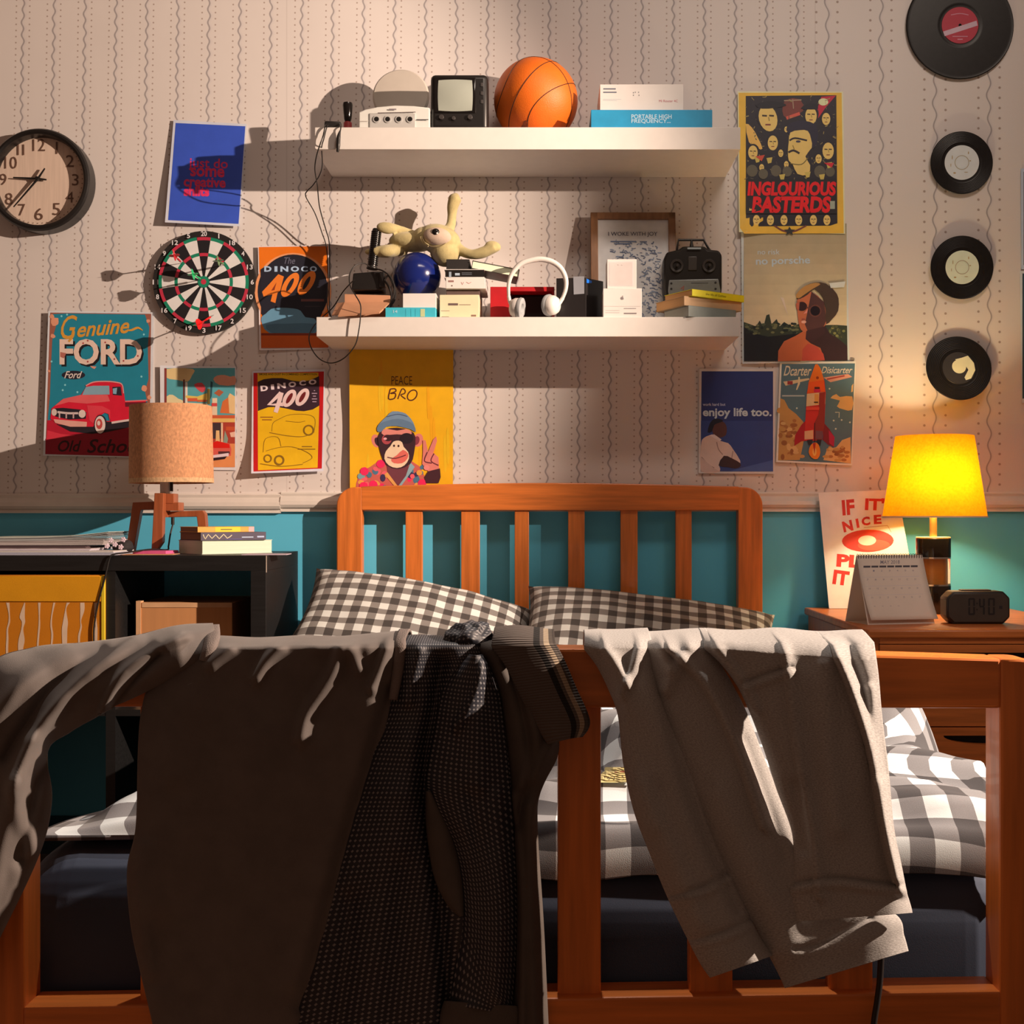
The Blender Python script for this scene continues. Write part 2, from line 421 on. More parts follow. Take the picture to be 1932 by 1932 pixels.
for c in (304, 567, 830, 1093, 1342, 1607):
    b = B(); b.box(WX(c-41, FD-.01), WX(c+41, FD-.01), -FD+0.012, -FD+0.034, WZ(1905, FD), WZ(1330, FD), bev=0.002)
    obj('slat', b, MW['z'], bed)
for x in (-0.60, 0.512):
    b = B(); b.box(x, x+0.028, -FB, -HD+0.0, 0.14, 0.29, bev=0.003); obj('side_rail', b, MW['y'], bed)
for k in range(9):
    y = -0.3 - k*0.2; b = B(); b.box(-0.600, 0.540, y-0.035, y+0.035, 0.270, 0.300, bev=0.002); obj('base_slat', b, MW['x'], bed)

# ---------------------------------------------------------------- mattress, duvet, pillows
M_navy = mat('navy_sheet', (.040, .060, .108), 0.8, var=0.12, ns=6, bump=0.05, bs=900)
def grid_obj(nu, nv, f, uvf=None):
    """bmesh grid from f(u,v); stores a uv layer when uvf is given"""
    bm = bmesh.new(); V = [[bm.verts.new(f(i/nu, j/nv)) for i in range(nu+1)] for j in range(nv+1)]
    uv = bm.loops.layers.uv.new('cloth')
    for j in range(nv):
        for i in range(nu):
            fc = bm.faces.new((V[j][i], V[j][i+1], V[j+1][i+1], V[j+1][i]))
            for lp, (a, c) in zip(fc.loops, ((i, j), (i+1, j), (i+1, j+1), (i, j+1))):
                lp[uv].uv = uvf(a/nu, c/nv) if uvf else (a/nu, c/nv)
    return bm
def nz(x, y, s, seed=0): return noise.noise(Vector((x*s, y*s, seed*7.3)))
b = B(); b.box(-0.598, 0.534, -FB+0.006, -0.125, 0.303, 0.530, bev=0.075, seg=8)
for f in b.bm.faces: f.smooth = True
bmesh.ops.subdivide_edges(b.bm, edges=b.bm.edges[:], cuts=4, use_grid_fill=True)
for v in b.bm.verts:
    q = v.co
    if q.z > 0.32 and q.y < -1.6:
        q.y += 0.006*nz(q.x, q.z, 7, 2); q.z += 0.004*nz(q.x, q.y, 6, 3)
solo('mattress', b, M_navy, 'mattress in a dark navy fitted sheet inside the wooden bed', 'mattress', angle=70)

def gingham(name, size, dark, mid, light, white=KW):
    m = bpy.data.materials.new(name); m.use_nodes = True; nt = m.node_tree; p = nt.nodes['Principled BSDF']
    p.inputs['Roughness'].default_value = 0.85; p.inputs['Sheen Weight'].default_value = 0.15
    M = mathnodes(nt); uv = nt.nodes.new('ShaderNodeUVMap'); sx = nt.nodes.new('ShaderNodeSeparateXYZ'); nt.links.new(uv.outputs[0], sx.inputs[0])
    f = [M('LESS_THAN', M('FRACT', M('MULTIPLY', sx.outputs[i], 1/(2*size))), 0.5) for i in (0, 1)]
    s = M('MULTIPLY', M('ADD', f[0], f[1]), 0.5)
    cr = nt.nodes.new('ShaderNodeValToRGB'); cr.color_ramp.interpolation = 'CONSTANT'; nt.links.new(s, cr.inputs[0])
    e = cr.color_ramp.elements; e[0].color = base(light, white) + (1,); e[0].position = 0
    e[1].color = base(dark, white) + (1,); e[1].position = 0.75
    x = e.new(0.25); x.color = base(mid, white) + (1,)
    wv = nt.nodes.new('ShaderNodeTexNoise'); wv.inputs['Scale'].default_value = 900; nt.links.new(uv.outputs[0], wv.inputs['Vector'])
    mx = nt.nodes.new('ShaderNodeMix'); mx.data_type = 'RGBA'; mx.blend_type = 'OVERLAY'; mx.inputs[0].default_value = 0.25
    nt.links.new(cr.outputs[0], mx.inputs[6]); nt.links.new(wv.outputs['Fac'], mx.inputs[7])
    nt.links.new(mx.outputs[2], p.inputs['Base Color'])
    b = nt.nodes.new('ShaderNodeBump'); b.inputs['Strength'].default_value = 0.15; b.inputs['Distance'].default_value = 0.001
    nt.links.new(wv.outputs['Fac'], b.inputs['Height']); nt.links.new(b.outputs[0], p.inputs['Normal'])
    return m
M_ging = gingham('gingham_cotton', 0.029, (66, 56, 52), (140, 122, 110), (250, 228, 204))
M_ging2 = gingham('gingham_pillow', 0.0238, (78, 62, 52), (150, 125, 106), (250, 220, 190))

# duvet: a crumpled sheet lying on the mattress, its front hem tucked over the foot end
def smooth(a, b_, x): t = min(1, max(0, (x-a)/(b_-a))); return t*t*(3-2*t)
DR = [  # transverse wrinkles: x0,y0,x1,y1,height,width
    (-0.50, -1.98, -0.30, -1.88, 0.040, 0.035), (-0.45, -1.84, 0.15, -1.90, 0.045, 0.05), (0.00, -1.985, 0.22, -1.955, 0.030, 0.028),
    (0.02, -1.90, 0.60, -1.95, 0.048, 0.038), (0.10, -1.945, 0.55, -2.02, 0.034, 0.024), (0.22, -2.0, 0.50, -2.045, 0.026, 0.018),
    (-0.3, -1.68, 0.2, -1.62, 0.05, 0.06), (0.28, -1.78, 0.46, -1.80, 0.125, 0.075), (0.30, -1.75, 0.40, -1.55, 0.02, 0.02), (0.42, -1.78, 0.50, -1.58, 0.02, 0.022), (0.0, -1.76, 0.15, -1.70, 0.03, 0.03), (-0.1, -1.45, 0.4, -1.3, 0.05, 0.08), (-0.4, -1.2, 0.2, -1.1, 0.05, 0.08)]
def duvz(x, y):
    z = 0.553 + 0.03*smooth(-2.0, -1.75, y) + 0.010*nz(x, y, 5, 1) + 0.006*nz(x, y, 13, 4)
    for (x0, y0, x1, y1, h, w) in DR:
        dx, dy = x1-x0, y1-y0; t = min(1, max(0, ((x-x0)*dx+(y-y0)*dy)/(dx*dx+dy*dy)))
        r = math.hypot(x-x0-dx*t, y-y0-dy*t); z += h*math.exp(-(r/w)**2)
    return z
def duv(u, v):
    yf = -2.066 + 0.03*smooth(0.42, 0.30, u)                    # where the front edge lies
    yy = -0.62 + (yf+0.62)*min(1, v/0.93)
    xl = -0.575 + 0.24*smooth(-2.03, -1.62, yy); x = xl + (0.53-xl)*u
    hang = 0.024*smooth(0.44, 0.52, u) + 0.010*nz(x, 0, 9, 5)   # hem hanging over the mattress front
    if v > 0.93:
        t = (v-0.93)/0.07; ze = duvz(x, yf); zb = 0.527 - hang if u > 0.46 else 0.536; k = smooth(0, 1, t)
        y = yf - 0.014*math.sin(min(1, t*1.4)*math.pi/2) if u > 0.42 else yf - 0.012*t
        z = ze*(1-k) + zb*k
    else:
        y = yy; z = duvz(x, y)
    e = smooth(0.88, 1.0, u); q = smooth(-1.90, -1.82, y); z -= 0.24*e*e*q + 0.010*e*e; x += 0.05*e*q
    l = smooth(0.13, 0.0, u); z -= l*(z-0.534)*0.97
    return Vector((x, y, z))
NU, NV = 130, 170
GP = np.array([[tuple(duv(i/NU, j/NV)) for i in range(NU+1)] for j in range(NV+1)])
GU = np.concatenate([np.zeros((NV+1, 1)), np.cumsum(np.linalg.norm(np.diff(GP, axis=1), axis=2), axis=1)], axis=1); GU -= GU[:, NU//2][:, None]
GV = np.concatenate([np.zeros((1, NU+1)), np.cumsum(np.linalg.norm(np.diff(GP, axis=0), axis=2), axis=0)], axis=0); GV = GV - GV[-1][None, :]
def duvuv(u, v):
    i, j = round(u*NU), round(v*NV); x, y = GP[j, i, 0], GP[j, i, 1]
    w = 0.02*nz(x, y, 4, 9); r = math.hypot(x-0.42, y+1.78)
    k = 0.75*smooth(0.26, 0.10, r)*smooth(-1.93, -1.86, y)                    # the cloth twists over the bump at the right
    a0, c0 = GU[JC, IC], GV[JC, IC]; a_, c_ = GU[j, i] - a0, GV[j, i] - c0
    return (a_*math.cos(k) - c_*math.sin(k) + w + 4, a_*math.sin(k) + c_*math.cos(k) + 0.02*nz(x, y, 5, 11) + 4)
q_ = np.argmin(np.hypot(GP[:, :, 0]-0.42, GP[:, :, 1]+1.78)); JC, IC = q_ // (NU+1), q_ % (NU+1)
d_ = grid_obj(NU, NV, duv, duvuv)
o = solo('duvet', d_, M_ging, 'crumpled black and white gingham duvet spread over the mattress', 'duvet', angle=180)
solidify(o, 0.006)

def pillow(loc, w, h, t, tilt, roll, yaw, label, seed, uo):
    nu, nv = 44, 32; bm = bmesh.new(); uvl = bm.loops.layers.uv.new('cloth')
    def pos(u, v, s):
        a, c = 2*u-1, 2*v-1
        k = max(0, (1-abs(a)**3.2))**0.55 * max(0, (1-abs(c)**3.0))**0.55
        x = a*w/2*(1-0.06*(1-c*c)*abs(a)**6); y = c*h/2*(1-0.07*(1-a*a)*abs(c)**6)
        z = s*t/2*k*(1+0.22*nz(u, v, 3, seed)) + 0.006*nz(u, v, 8, seed+2)*k
        return Vector((x, y, z))
    for s in (1, -1):
        V = [[bm.verts.new(pos(i/nu, j/nv, s)) for i in range(nu+1)] for j in range(nv+1)]
        for j in range(nv):
            for i in range(nu):
                ix = ((i, j), (i+1, j), (i+1, j+1), (i, j+1))
                f = bm.faces.new([V[b_][a_] for a_, b_ in (ix if s > 0 else ix[::-1])])
                for lp, (a_, b_) in zip(f.loops, (ix if s > 0 else ix[::-1])): lp[uvl].uv = (a_/nu*w*1.04 + uo, b_/nv*h*1.12)
    bmesh.ops.remove_doubles(bm, verts=bm.verts, dist=1e-5)
    M = Matrix.Translation(loc) @ Matrix.Rotation(R(yaw), 4, 'Z') @ Matrix.Rotation(R(roll), 4, 'Y') @ Matrix.Rotation(R(tilt), 4, 'X')
    bmesh.ops.transform(bm, matrix=M, verts=bm.verts)
    return solo('pillow', bm, M_ging2, label, 'pillow', 'gingham pillows at the headboard', angle=180)
pillow((-0.335, -0.285, 0.607), 0.60, 0.335, 0.15, 36, 11, 0, 'gingham pillow propped against the left half of the headboard', 1, 0)
pillow((0.265, -0.295, 0.580), 0.66, 0.335, 0.13, 35, 6.5, -3, 'gingham pillow propped against the right half of the headboard', 5, 0.01)
# printed paper strip on the duvet
a = Art(0, 0, 1, 1.93, NW, eps=0.0002)
def ticket(x, y, e):
    Y = -2.06                                  # follow the sight line down to the crumpled cloth
    while Y < -1.2:
        q = W(x, y, -Y)
        if duvz(q.x, Y) >= q.z: break
        Y += 0.002
    return W(x, y, -Y + 0.012 + e) + Vector((0, 0, 0.001))
a.mapf = ticket
a.quad([(1105, 1449), (1195, 1449), (1197, 1478), (1105, 1478)], (226, 214, 150))
a.stroke([(1108, 1455), (1190, 1456)], 2.2, (60, 55, 45)); [a.stroke([(1138+k*9, 1464), (1142+k*9, 1470), (1139+k*9, 1473)], 1.6, (110, 104, 80), 2) for k in range(5)]
a.rect(1160, 1457, 1190, 1459, (170, 60, 50))
a.poster('paper_strip', 'yellowish printed paper strip lying on the gingham duvet between the foot slats', 'paper')
# ---------------------------------------------------------------- posters on the wall
INK = (28, 22, 24)
PD = 0.004
# teal pickup poster
a = Art(80, 580, 6.664, PD); a.curl = lambda u, v: 0.010*(1-u)**2 + 0.004*(v-0.4)**2
a.quad([(75, 45), (1400, 62), (1378, 1892), (8, 1862)], (255, 226, 205))
TEAL = (34, 128, 134)
a.poly([(98, 65), (1368, 80), (1345, 1878), (36, 1845)], (176, 92, 66))
a.poly([(112, 85), (300, 75), (1290, 90), (1345, 250), (1325, 500), (1335, 900), (1290, 1050), (1320, 1200), (1310, 1480), (60, 1480), (95, 1100), (110, 700), (125, 400), (170, 240)], TEAL)
for x, y, r in ((150, 180, 62), (130, 360, 34), (1330, 170, 26), (1285, 1020, 40), (1340, 1130, 30), (120, 110, 30), (85, 800, 16)):
    a.poly([(x + r*(0.7+0.5*random.random())*math.cos(t), y + r*(0.7+0.5*random.random())*math.sin(t)) for t in [k*0.7 for k in range(9)]], (250, 150, 105))
for x, y in ((240, 110), (310, 90), (1245, 870), (285, 975), (255, 1040), (440, 1065), (1275, 340), (115, 680)): a.ell(x, y, 13, 13, (150, 205, 190), n=8)
a.poly([(62, 1420), (300, 1395), (900, 1430), (1325, 1390), (1345, 1878), (36, 1845)], (205, 22, 42))
a.poly([(40, 1650), (300, 1600), (1338, 1500), (1345, 1878), (36, 1845)], (172, 16, 36))  # darker red: the table lamp's cast shadow laid into the ink
a.poly([(60, 1545), (230, 1590), (420, 1610), (160, 1650), (50, 1660)], (240, 50, 60))
a.text('FORD', 240, 420, 1275, 748, INK, bold=0.03); a.text('FORD', 215, 395, 1252, 722, (255, 196, 160), bold=0.03)
a.text('G', 232, 98, 438, 400, (240, 150, 50), shear=0.35, bold=0.004); a.stroke([(395, 300), (385, 360), (330, 430)], 26, (240, 150, 50))
a.text('enuine', 430, 165, 1095, 350, (240, 150, 50), shear=0.4, bold=0.02, rot=-5); a.stroke([(1040, 290), (1120, 285), (1200, 255), (1262, 290)], 28, (240, 150, 50), taper=True)
for x, y in ((570, 418), (512, 450), (570, 682), (905, 650), (1020, 672), (1200, 610), (790, 440)): a.ell(x, y, 12, 12, (190, 70, 60), n=7)
a.poly([(600, 735), (680, 745), (655, 775), (620, 760)], (240, 150, 115)); a.poly([(225, 560), (300, 575), (270, 640), (225, 620)], (200, 105, 80))
a.ell(390, 850, 148, 54, (40, 32, 40)); a.text('Ford', 275, 802, 500, 892, (250, 205, 175), shear=0.4, bold=0.012)
RED, RED2 = (238, 24, 46), (250, 92, 84)
a.poly([(180, 1470), (350, 1560), (620, 1590), (800, 1570), (1130, 1500), (1330, 1440), (1330, 1400), (860, 1440), (300, 1420)], (40, 26, 30))
a.poly([(150, 1240), (260, 1180), (480, 1110), (560, 980), (620, 945), (760, 932), (900, 936), (1000, 965), (1025, 1060), (1040, 1180), (1300, 1175), (1310, 1400), (860, 1440), (840, 1330), (790, 1320), (700, 1380), (640, 1500), (560, 1500), (200, 1470), (100, 1400), (115, 1270)], RED)
a.poly([(150, 1240), (260, 1150), (480, 1100), (820, 1100), (850, 1180), (560, 1210), (330, 1190)], RED2)
a.poly([(545, 1000), (640, 985), (840, 985), (845, 1095), (500, 1100)], (150, 165, 160)); a.poly([(880, 1000), (985, 995), (1000, 1110), (885, 1100)], (42, 36, 44)); a.poly([(885, 1020), (940, 1010), (930, 1090), (888, 1085)], (150, 170, 170))
a.stroke([(545, 985), (640, 940), (780, 930), (920, 940), (1000, 970), (1020, 1080)], 14, (255, 150, 130))
a.poly([(560, 1230), (750, 1240), (850, 1290), (850, 1440), (830, 1340), (770, 1320), (690, 1350), (640, 1460), (590, 1420)], (246, 60, 66))
a.poly([(150, 1270), (260, 1262), (480, 1285), (555, 1320), (545, 1400), (330, 1410), (160, 1370)], (38, 28, 34))
a.ell(148, 1318, 34, 44, (240, 190, 160)); a.ell(500, 1338, 44, 50, (250, 200, 170)); a.stroke([(190, 1315), (320, 1330), (450, 1330)], 26, (240, 190, 165)); 
for x in (215, 300, 390): a.rect(x-9, 1330, x+9, 1395, (225, 165, 145))
a.poly([(140, 1405), (560, 1440), (555, 1500), (350, 1500), (160, 1450)], (250, 160, 130))
a.ell(730, 1470, 80, 120, (40, 28, 34)); a.ell(725, 1475, 66, 110, (255, 205, 175)); a.ell(715, 1465, 40, 66, (215, 70, 60)); a.ell(708, 1455, 20, 30, (255, 200, 170))
a.stroke([(870, 1450), (1100, 1415), (1300, 1395)], 26, (240, 190, 165)); a.stroke([(1040, 1180), (1320, 1168)], 14, (255, 120, 110)); a.poly([(1040, 1195), (1310, 1190), (1310, 1240), (1042, 1250)], (120, 20, 30))
a.poly([(1110, 1270), (1180, 1225), (1280, 1222), (1310, 1250), (1310, 1380), (1130, 1380)], RED2)
a.text('Old', 195, 1670, 490, 1815, (60, 8, 20), shear=0.3, bold=0.015); a.text('School', 560, 1655, 1290, 1830, (60, 8, 20), shear=0.3, bold=0.015)
a.poster('pickup_poster', 'teal poster of a red vintage pickup truck, left of the burlap table lamp', cuts=10)
# roadside town poster
a = Art(300, 690, 9.66, PD); a.curl = lambda u, v: 0.006*(1-u)**2
a.quad([(18, -5), (1402, 18), (1402, 1905), (30, 1890)], (255, 222, 200))
a.poly([(100, 45), (1385, 40), (1385, 1850), (100, 1850)], (96, 160, 150))
a.poly([(140, 60), (620, 60), (600, 180), (520, 290), (340, 260), (140, 220)], (246, 190, 120), 3)
a.poly([(990, 250), (1060, 180), (1200, 170), (1300, 200), (1385, 190), (1385, 350), (1100, 350)], (240, 150, 110), 2)
a.poly([(140, 560), (250, 530), (350, 600), (440, 640), (460, 760), (140, 760)], (252, 205, 140), 2)
a.rect(100, 45, 140, 1850, (150, 55, 45)); a.rect(440, 250, 470, 760, (120, 50, 40)); a.rect(480, 300, 520, 760, (255, 215, 180))
a.poly([(640, 340), (780, 310), (850, 420), (790, 490), (700, 430)], (225, 70, 70), 2)
a.poly([(500, 540), (700, 560), (880, 500), (880, 620), (520, 600)], (250, 190, 80), 2); a.rect(520, 590, 700, 650, (235, 90, 50)); a.rect(700, 620, 870, 660, (225, 100, 50))
a.poly([(480, 670), (880, 690), (900, 760), (480, 750)], (255, 205, 150))
a.rect(880, 420, 930, 700, (130, 100, 40)); a.poly([(940, 280), (980, 300), (960, 560), (930, 620)], (40, 80, 80))
a.poly([(1000, 500), (1090, 430), (1180, 480), (1100, 560)], (190, 90, 50)); a.rect(970, 590, 1060, 900, (255, 200, 150)); a.rect(960, 680, 1060, 740, (230, 70, 60))
a.poly([(1110, 860), (1160, 650), (1280, 560), (1385, 620), (1385, 880)], (235, 110, 50)); a.poly([(1260, 560), (1290, 500), (1385, 560), (1385, 880), (1280, 860)], (255, 190, 120))
a.rect(100, 900, 1385, 960, (225, 90, 45)); a.rect(100, 960, 1385, 1030, (250, 180, 90)); a.rect(100, 1030, 1385, 1420, (190, 60, 40)); a.rect(950, 1040, 1130, 1330, (70, 45, 45))
a.rect(1130, 1040, 1165, 1420, (255, 190, 140)); a.poly([(1040, 1180), (1100, 1180), (1110, 1400), (1030, 1400)], (250, 180, 110)); a.poly([(1200, 1180), (1260, 1330), (1240, 1420), (1170, 1400)], (150, 150, 120))
a.rect(1220, 1110, 1385, 1180, (215, 80, 40)); a.poly([(1290, 1220), (1385, 1200), (1385, 1300), (1310, 1300)], (255, 180, 140))
a.rect(100, 1420, 1385, 1850, (250, 140, 75))
a.poly([(980, 1400), (1050, 1370), (1290, 1420), (1320, 1520), (1310, 1640), (980, 1640)], (240, 90, 70)); a.poly([(985, 1400), (1060, 1370), (1280, 1430), (1290, 1500), (985, 1500)], (240, 20, 10)); a.rect(1080, 1560, 1290, 1610, (90, 40, 40)); a.poly([(985, 1630), (1270, 1590), (1270, 1650), (985, 1680)], (255, 205, 190)); a.poly([(985, 1680), (1240, 1650), (1200, 1700), (985, 1730)], (40, 16, 24))
a.poster('town_poster', 'poster of a sunny roadside town with a red car, half hidden behind the burlap lamp', cuts=8)
# yellow race poster
a = Art(465, 690, 9.2, PD); a.curl = lambda u, v: 0.003 + 0.022*max(0, (v-0.55)/0.45)**2*(1-0.7*u) + 0.003*(1-u)
a.quad([(100, 95), (1365, 60), (1335, 1830), (82, 1870)], (255, 222, 208))
a.poly([(122, 125), (1345, 100), (1308, 1785), (122, 1838)], (214, 8, 18))
YEL = (255, 176, 10)
a.poly([(192, 130), (1248, 120), (1262, 700), (1235, 1770), (200, 1815)], YEL)
a.text('SMOKE AND DUST IN COMBINED COMPETITION', 215, 130, 1225, 165, (90, 60, 10), bold=0.02)
a.poly([(195, 280), (300, 235), (450, 215), (620, 215), (800, 260), (950, 275), (1100, 255), (1262, 180), (1268, 690), (1150, 760), (1000, 790), (860, 780), (700, 745), (540, 715), (380, 720), (200, 785)], (58, 28, 36))
for ch, x0, x1, y0, y1 in (('D', 245, 372, 342, 440), ('I', 425, 480, 325, 415), ('N', 535, 680, 300, 395), ('O', 728, 862, 278, 370), ('C', 915, 1030, 255, 345), ('O', 1080, 1215, 238, 328)):
    a.text(ch, x0, y0, x1, y1, (255, 205, 185), bold=0.05, rot=-5)
a.stroke([(600, 470), (390, 675), (640, 670)], 70, (255, 196, 172), smooth=1); a.stroke([(610, 465), (560, 650), (505, 810)], 74, (255, 196, 172), smooth=2)
for cx, cy in ((745, 565), (970, 545)):
    a.poly([(cx + 108*math.cos(t) + 0.0 - 62*math.sin(t)*0.9, cy + 152*math.sin(t)) for t in [k*math.pi/14 for k in range(28)]], (255, 196, 172)); a.poly([(cx + 40*math.cos(t) - 45*math.sin(t), cy + 92*math.sin(t)) for t in [k*math.pi/12 for k in range(24)]], (120, 22, 24))
for k, w_ in enumerate((20, 90, 50, 90, 70)): a.rect(1180-w_/2, 425+k*48, 1180+w_/2, 440+k*48, (200, 150, 150))
BR = (150, 96, 16)
for y, x0, x1 in ((885, 240, 460), (930, 270, 440)): a.rect(x0, y, x1, y+18, (170, 90, 20))
for y, x0, x1 in ((1395, 960, 1140), (1440, 880, 1195)): a.rect(x0, y, x1, y+18, BR)
# plain line-drawn cars without any characters
a.stroke([(440, 1140), (460, 1000), (560, 930), (760, 850), (1060, 850), (1190, 930), (1170, 1160)], 9, BR); a.stroke([(400, 1160), (700, 1215), (980, 1230), (1160, 1160)], 12, BR); a.stroke([(680, 960), (900, 980), (1020, 960)], 8, BR)
a.ring(1080, 1120, 70, 95, BR); a.stroke([(290, 1500), (330, 1270), (540, 1240), (600, 1400)], 8, BR); a.stroke([(340, 1480), (560, 1420), (800, 1410), (1050, 1500), (1140, 1600), (980, 1690)], 9, BR); a.ring(570, 1640, 60, 90, BR); a.ring(370, 1610, 50, 72, BR); a.stroke([(240, 1700), (600, 1745), (980, 1710)], 10, BR)
a.poster('race_poster', 'small yellow and red race poster with a curling lower corner, left of the chimp poster', cuts=10)
# orange race poster
a = Art(475, 455, 8.99, PD); a.curl = lambda u, v: 0.006*(1-u)**2
a.quad([(105, 85), (1310, 70), (1318, 1830), (130, 1850)], (255, 214, 190))
a.poly([(118, 100), (1290, 85), (1300, 1805), (160, 1812)], (255, 112, 12))
a.ring(700, 850, 590, 650, (255, 150, 90)); a.ell(700, 850, 600, 625, (30, 26, 34), n=48)
a.poly([(160, 1230), (1300, 1230), (1300, 1600), (160, 1600)], (255, 112, 12)); a.poly([(150, 480), (240, 420), (300, 1240), (160, 1240)], (30, 26, 34)); a.poly([(170, 1225), (1200, 1200), (1110, 1420), (420, 1500), (200, 1380)], (30, 26, 34))
a.text('The', 550, 275, 735, 385, (120, 105, 110), shear=0.3); 
for ch, x0, x1 in (('D', 212, 335), ('I', 385, 435), ('N', 485, 620), ('O', 662, 802), ('C', 835, 950), ('O', 985, 1105)): a.text(ch, x0, 425, x1, 518, (214, 214, 216), bold=0.045)
OR = (255, 120, 34)
a.poly([(450, 560), (545, 600), (480, 850), (440, 870), (400, 1050), (320, 1020), (350, 900), (200, 940), (175, 860)], OR); a.poly([(420, 700), (385, 830), (330, 840)], (150, 50, 16))
for cx, cy in ((650, 740), (930, 710)):
    a.poly([(cx + 122*math.cos(t) - 95*math.sin(t), cy + 205*math.sin(t)) for t in [k*math.pi/14 for k in range(28)]], OR); a.poly([(cx + 38*math.cos(t) - 55*math.sin(t), cy + 112*math.sin(t)) for t in [k*math.pi/12 for k in range(24)]], (30, 26, 34))
a.rect(835, 980, 1225, 1022, (120, 62, 54)); a.rect(900, 1100, 1160, 1112, (70, 50, 50))
# a plain blue-grey mound fills the lower part
a.poly([(165, 1290), (240, 1230), (330, 1150), (480, 1130), (700, 1140), (830, 1180), (910, 1290), (1060, 1310), (1110, 1420), (1080, 1560), (700, 1620), (300, 1560), (180, 1420)], (110, 142, 150), 2); a.poly([(240, 1420), (600, 1400), (1060, 1400), (1040, 1550), (700, 1610), (330, 1550)], (88, 116, 124), 2)
a.rect(160, 1560, 1300, 1600, (150, 46, 14)); a.poly([(160, 1600), (1300, 1600), (1300, 1805), (160, 1812)], (226, 88, 20))
a.poster('orange_poster', 'orange poster with a black disc and 400 lettering, right of the dartboard', cuts=8)
# blue lettering poster
a = Art(300, 220, 8.783, PD); a.curl = lambda u, v: 0.003 + 0.012*(1-u)*v + 0.005*v*v
a.quad([(240, 55), (1452, 125), (1332, 1818), (98, 1752)], (255, 228, 214))
a.poly([(275, 105), (1430, 160), (1318, 1778), (150, 1715)], (62, 84, 168))
PK = (255, 52, 88)
a.text('just do', 495, 690, 1140, 900, PK, bold=0.012, rot=2); a.text('some', 520, 850, 1085, 1000, PK, bold=0.03, rot=2); a.text('creative', 410, 1005, 1105, 1170, PK, bold=0.03, rot=2); a.text('shiits', 410, 1150, 835, 1320, PK, bold=0.05, rot=1)
a.poster('blue_poster', 'tilted plain blue poster with overlapping pink words, above the dartboard', cuts=10)
# war film style poster (generic faces)
a = Art(1380, 160, 6.66, PD+0.003, (206, 175, 148)); a.curl = lambda u, v: 0.002 + 0.014*max(0, v-0.8)*5*max(0, 0.25-u)*3
a.quad([(78, 80), (1400, 95), (1430, 1870), (240, 1905)], (226, 196, 140)); a.sheet = ([(78, 82), (1402, 85), (1428, 1872), (95, 1850)], a.sheet[1])
OC = (214, 150, 46)
a.poly([(90, 100), (1385, 100), (1412, 1866), (160, 1870), (108, 1800)], OC, 0)
a.poly([(180, 140), (1318, 130), (1332, 1740), (1240, 1770), (250, 1780), (182, 1690)], (34, 28, 32))
SK = (212, 160, 80)
def face(x, y, r, hair=1, tilt=0, el=1.25):
    a.ell(x, y-r*0.3, r*1.15, r*1.25, (30, 24, 30), n=18); a.ell(x, y, r*0.85, r*el, SK, tilt, n=18)
    a.stroke([(x-r*0.55, y-r*0.25), (x-r*0.1, y-r*0.22)], r*0.16, (60, 40, 30), 1); a.stroke([(x+r*0.1, y-r*0.25), (x+r*0.55, y-r*0.22)], r*0.16, (60, 40, 30), 1); a.stroke([(x-r*0.25, y+r*0.6), (x+r*0.25, y+r*0.6)], r*0.14, (120, 50, 40), 1); a.stroke([(x+r*0.05, y-r*0.1), (x+r*0.12, y+r*0.25)], r*0.1, (150, 110, 50), 1)
a.poly([(180, 490), (260, 540), (330, 660), (390, 800), (330, 800), (220, 720)], (214, 150, 66), 2)
a.poly([(1080, 300), (1130, 150), (1312, 135), (1180, 290), (1090, 420)], (176, 26, 44)); a.ell(1155, 215, 62, 45, (214, 190, 130))
a.poly([(680, 190), (860, 180), (900, 330), (700, 420), (640, 330)], (110, 46, 36), 2); a.stroke([(690, 420), (860, 360)], 40, (190, 70, 50), 1); a.stroke([(660, 200), (880, 190)], 14, (150, 110, 80), 1); a.stroke([(770, 180), (780, 300)], 12, (150, 110, 80), 1)

for k_ in range(170):
    x, y = 190 + random.random()*1120, 150 + random.random()*1020; q_ = random.random()*6.28; L_ = 14+random.random()*34
    a.stroke([(x, y), (x+L_*math.cos(q_)*.6, y+L_*math.sin(q_)*.6+5), (x+L_*math.cos(q_), y+L_*math.sin(q_))], 4+random.random()*7, random.choice([(88, 72, 52), (120, 96, 60), (70, 56, 48), (150, 118, 64)]), 2)
face(460, 420, 135, tilt=-14); a.poly([(300, 250), (450, 205), (620, 220), (690, 260), (560, 290), (380, 300)], (22, 20, 26), 2)
face(1000, 390, 85); a.poly([(870, 300), (950, 240), (1060, 240), (1090, 300), (990, 310)], (24, 22, 28), 2); face(1190, 430, 62); face(520, 730, 75); face(270, 850, 70); face(1215, 830, 84); face(1095, 930, 46); face(620, 860, 38); face(690, 560, 30); face(690, 1000, 34); face(380, 1040, 36)
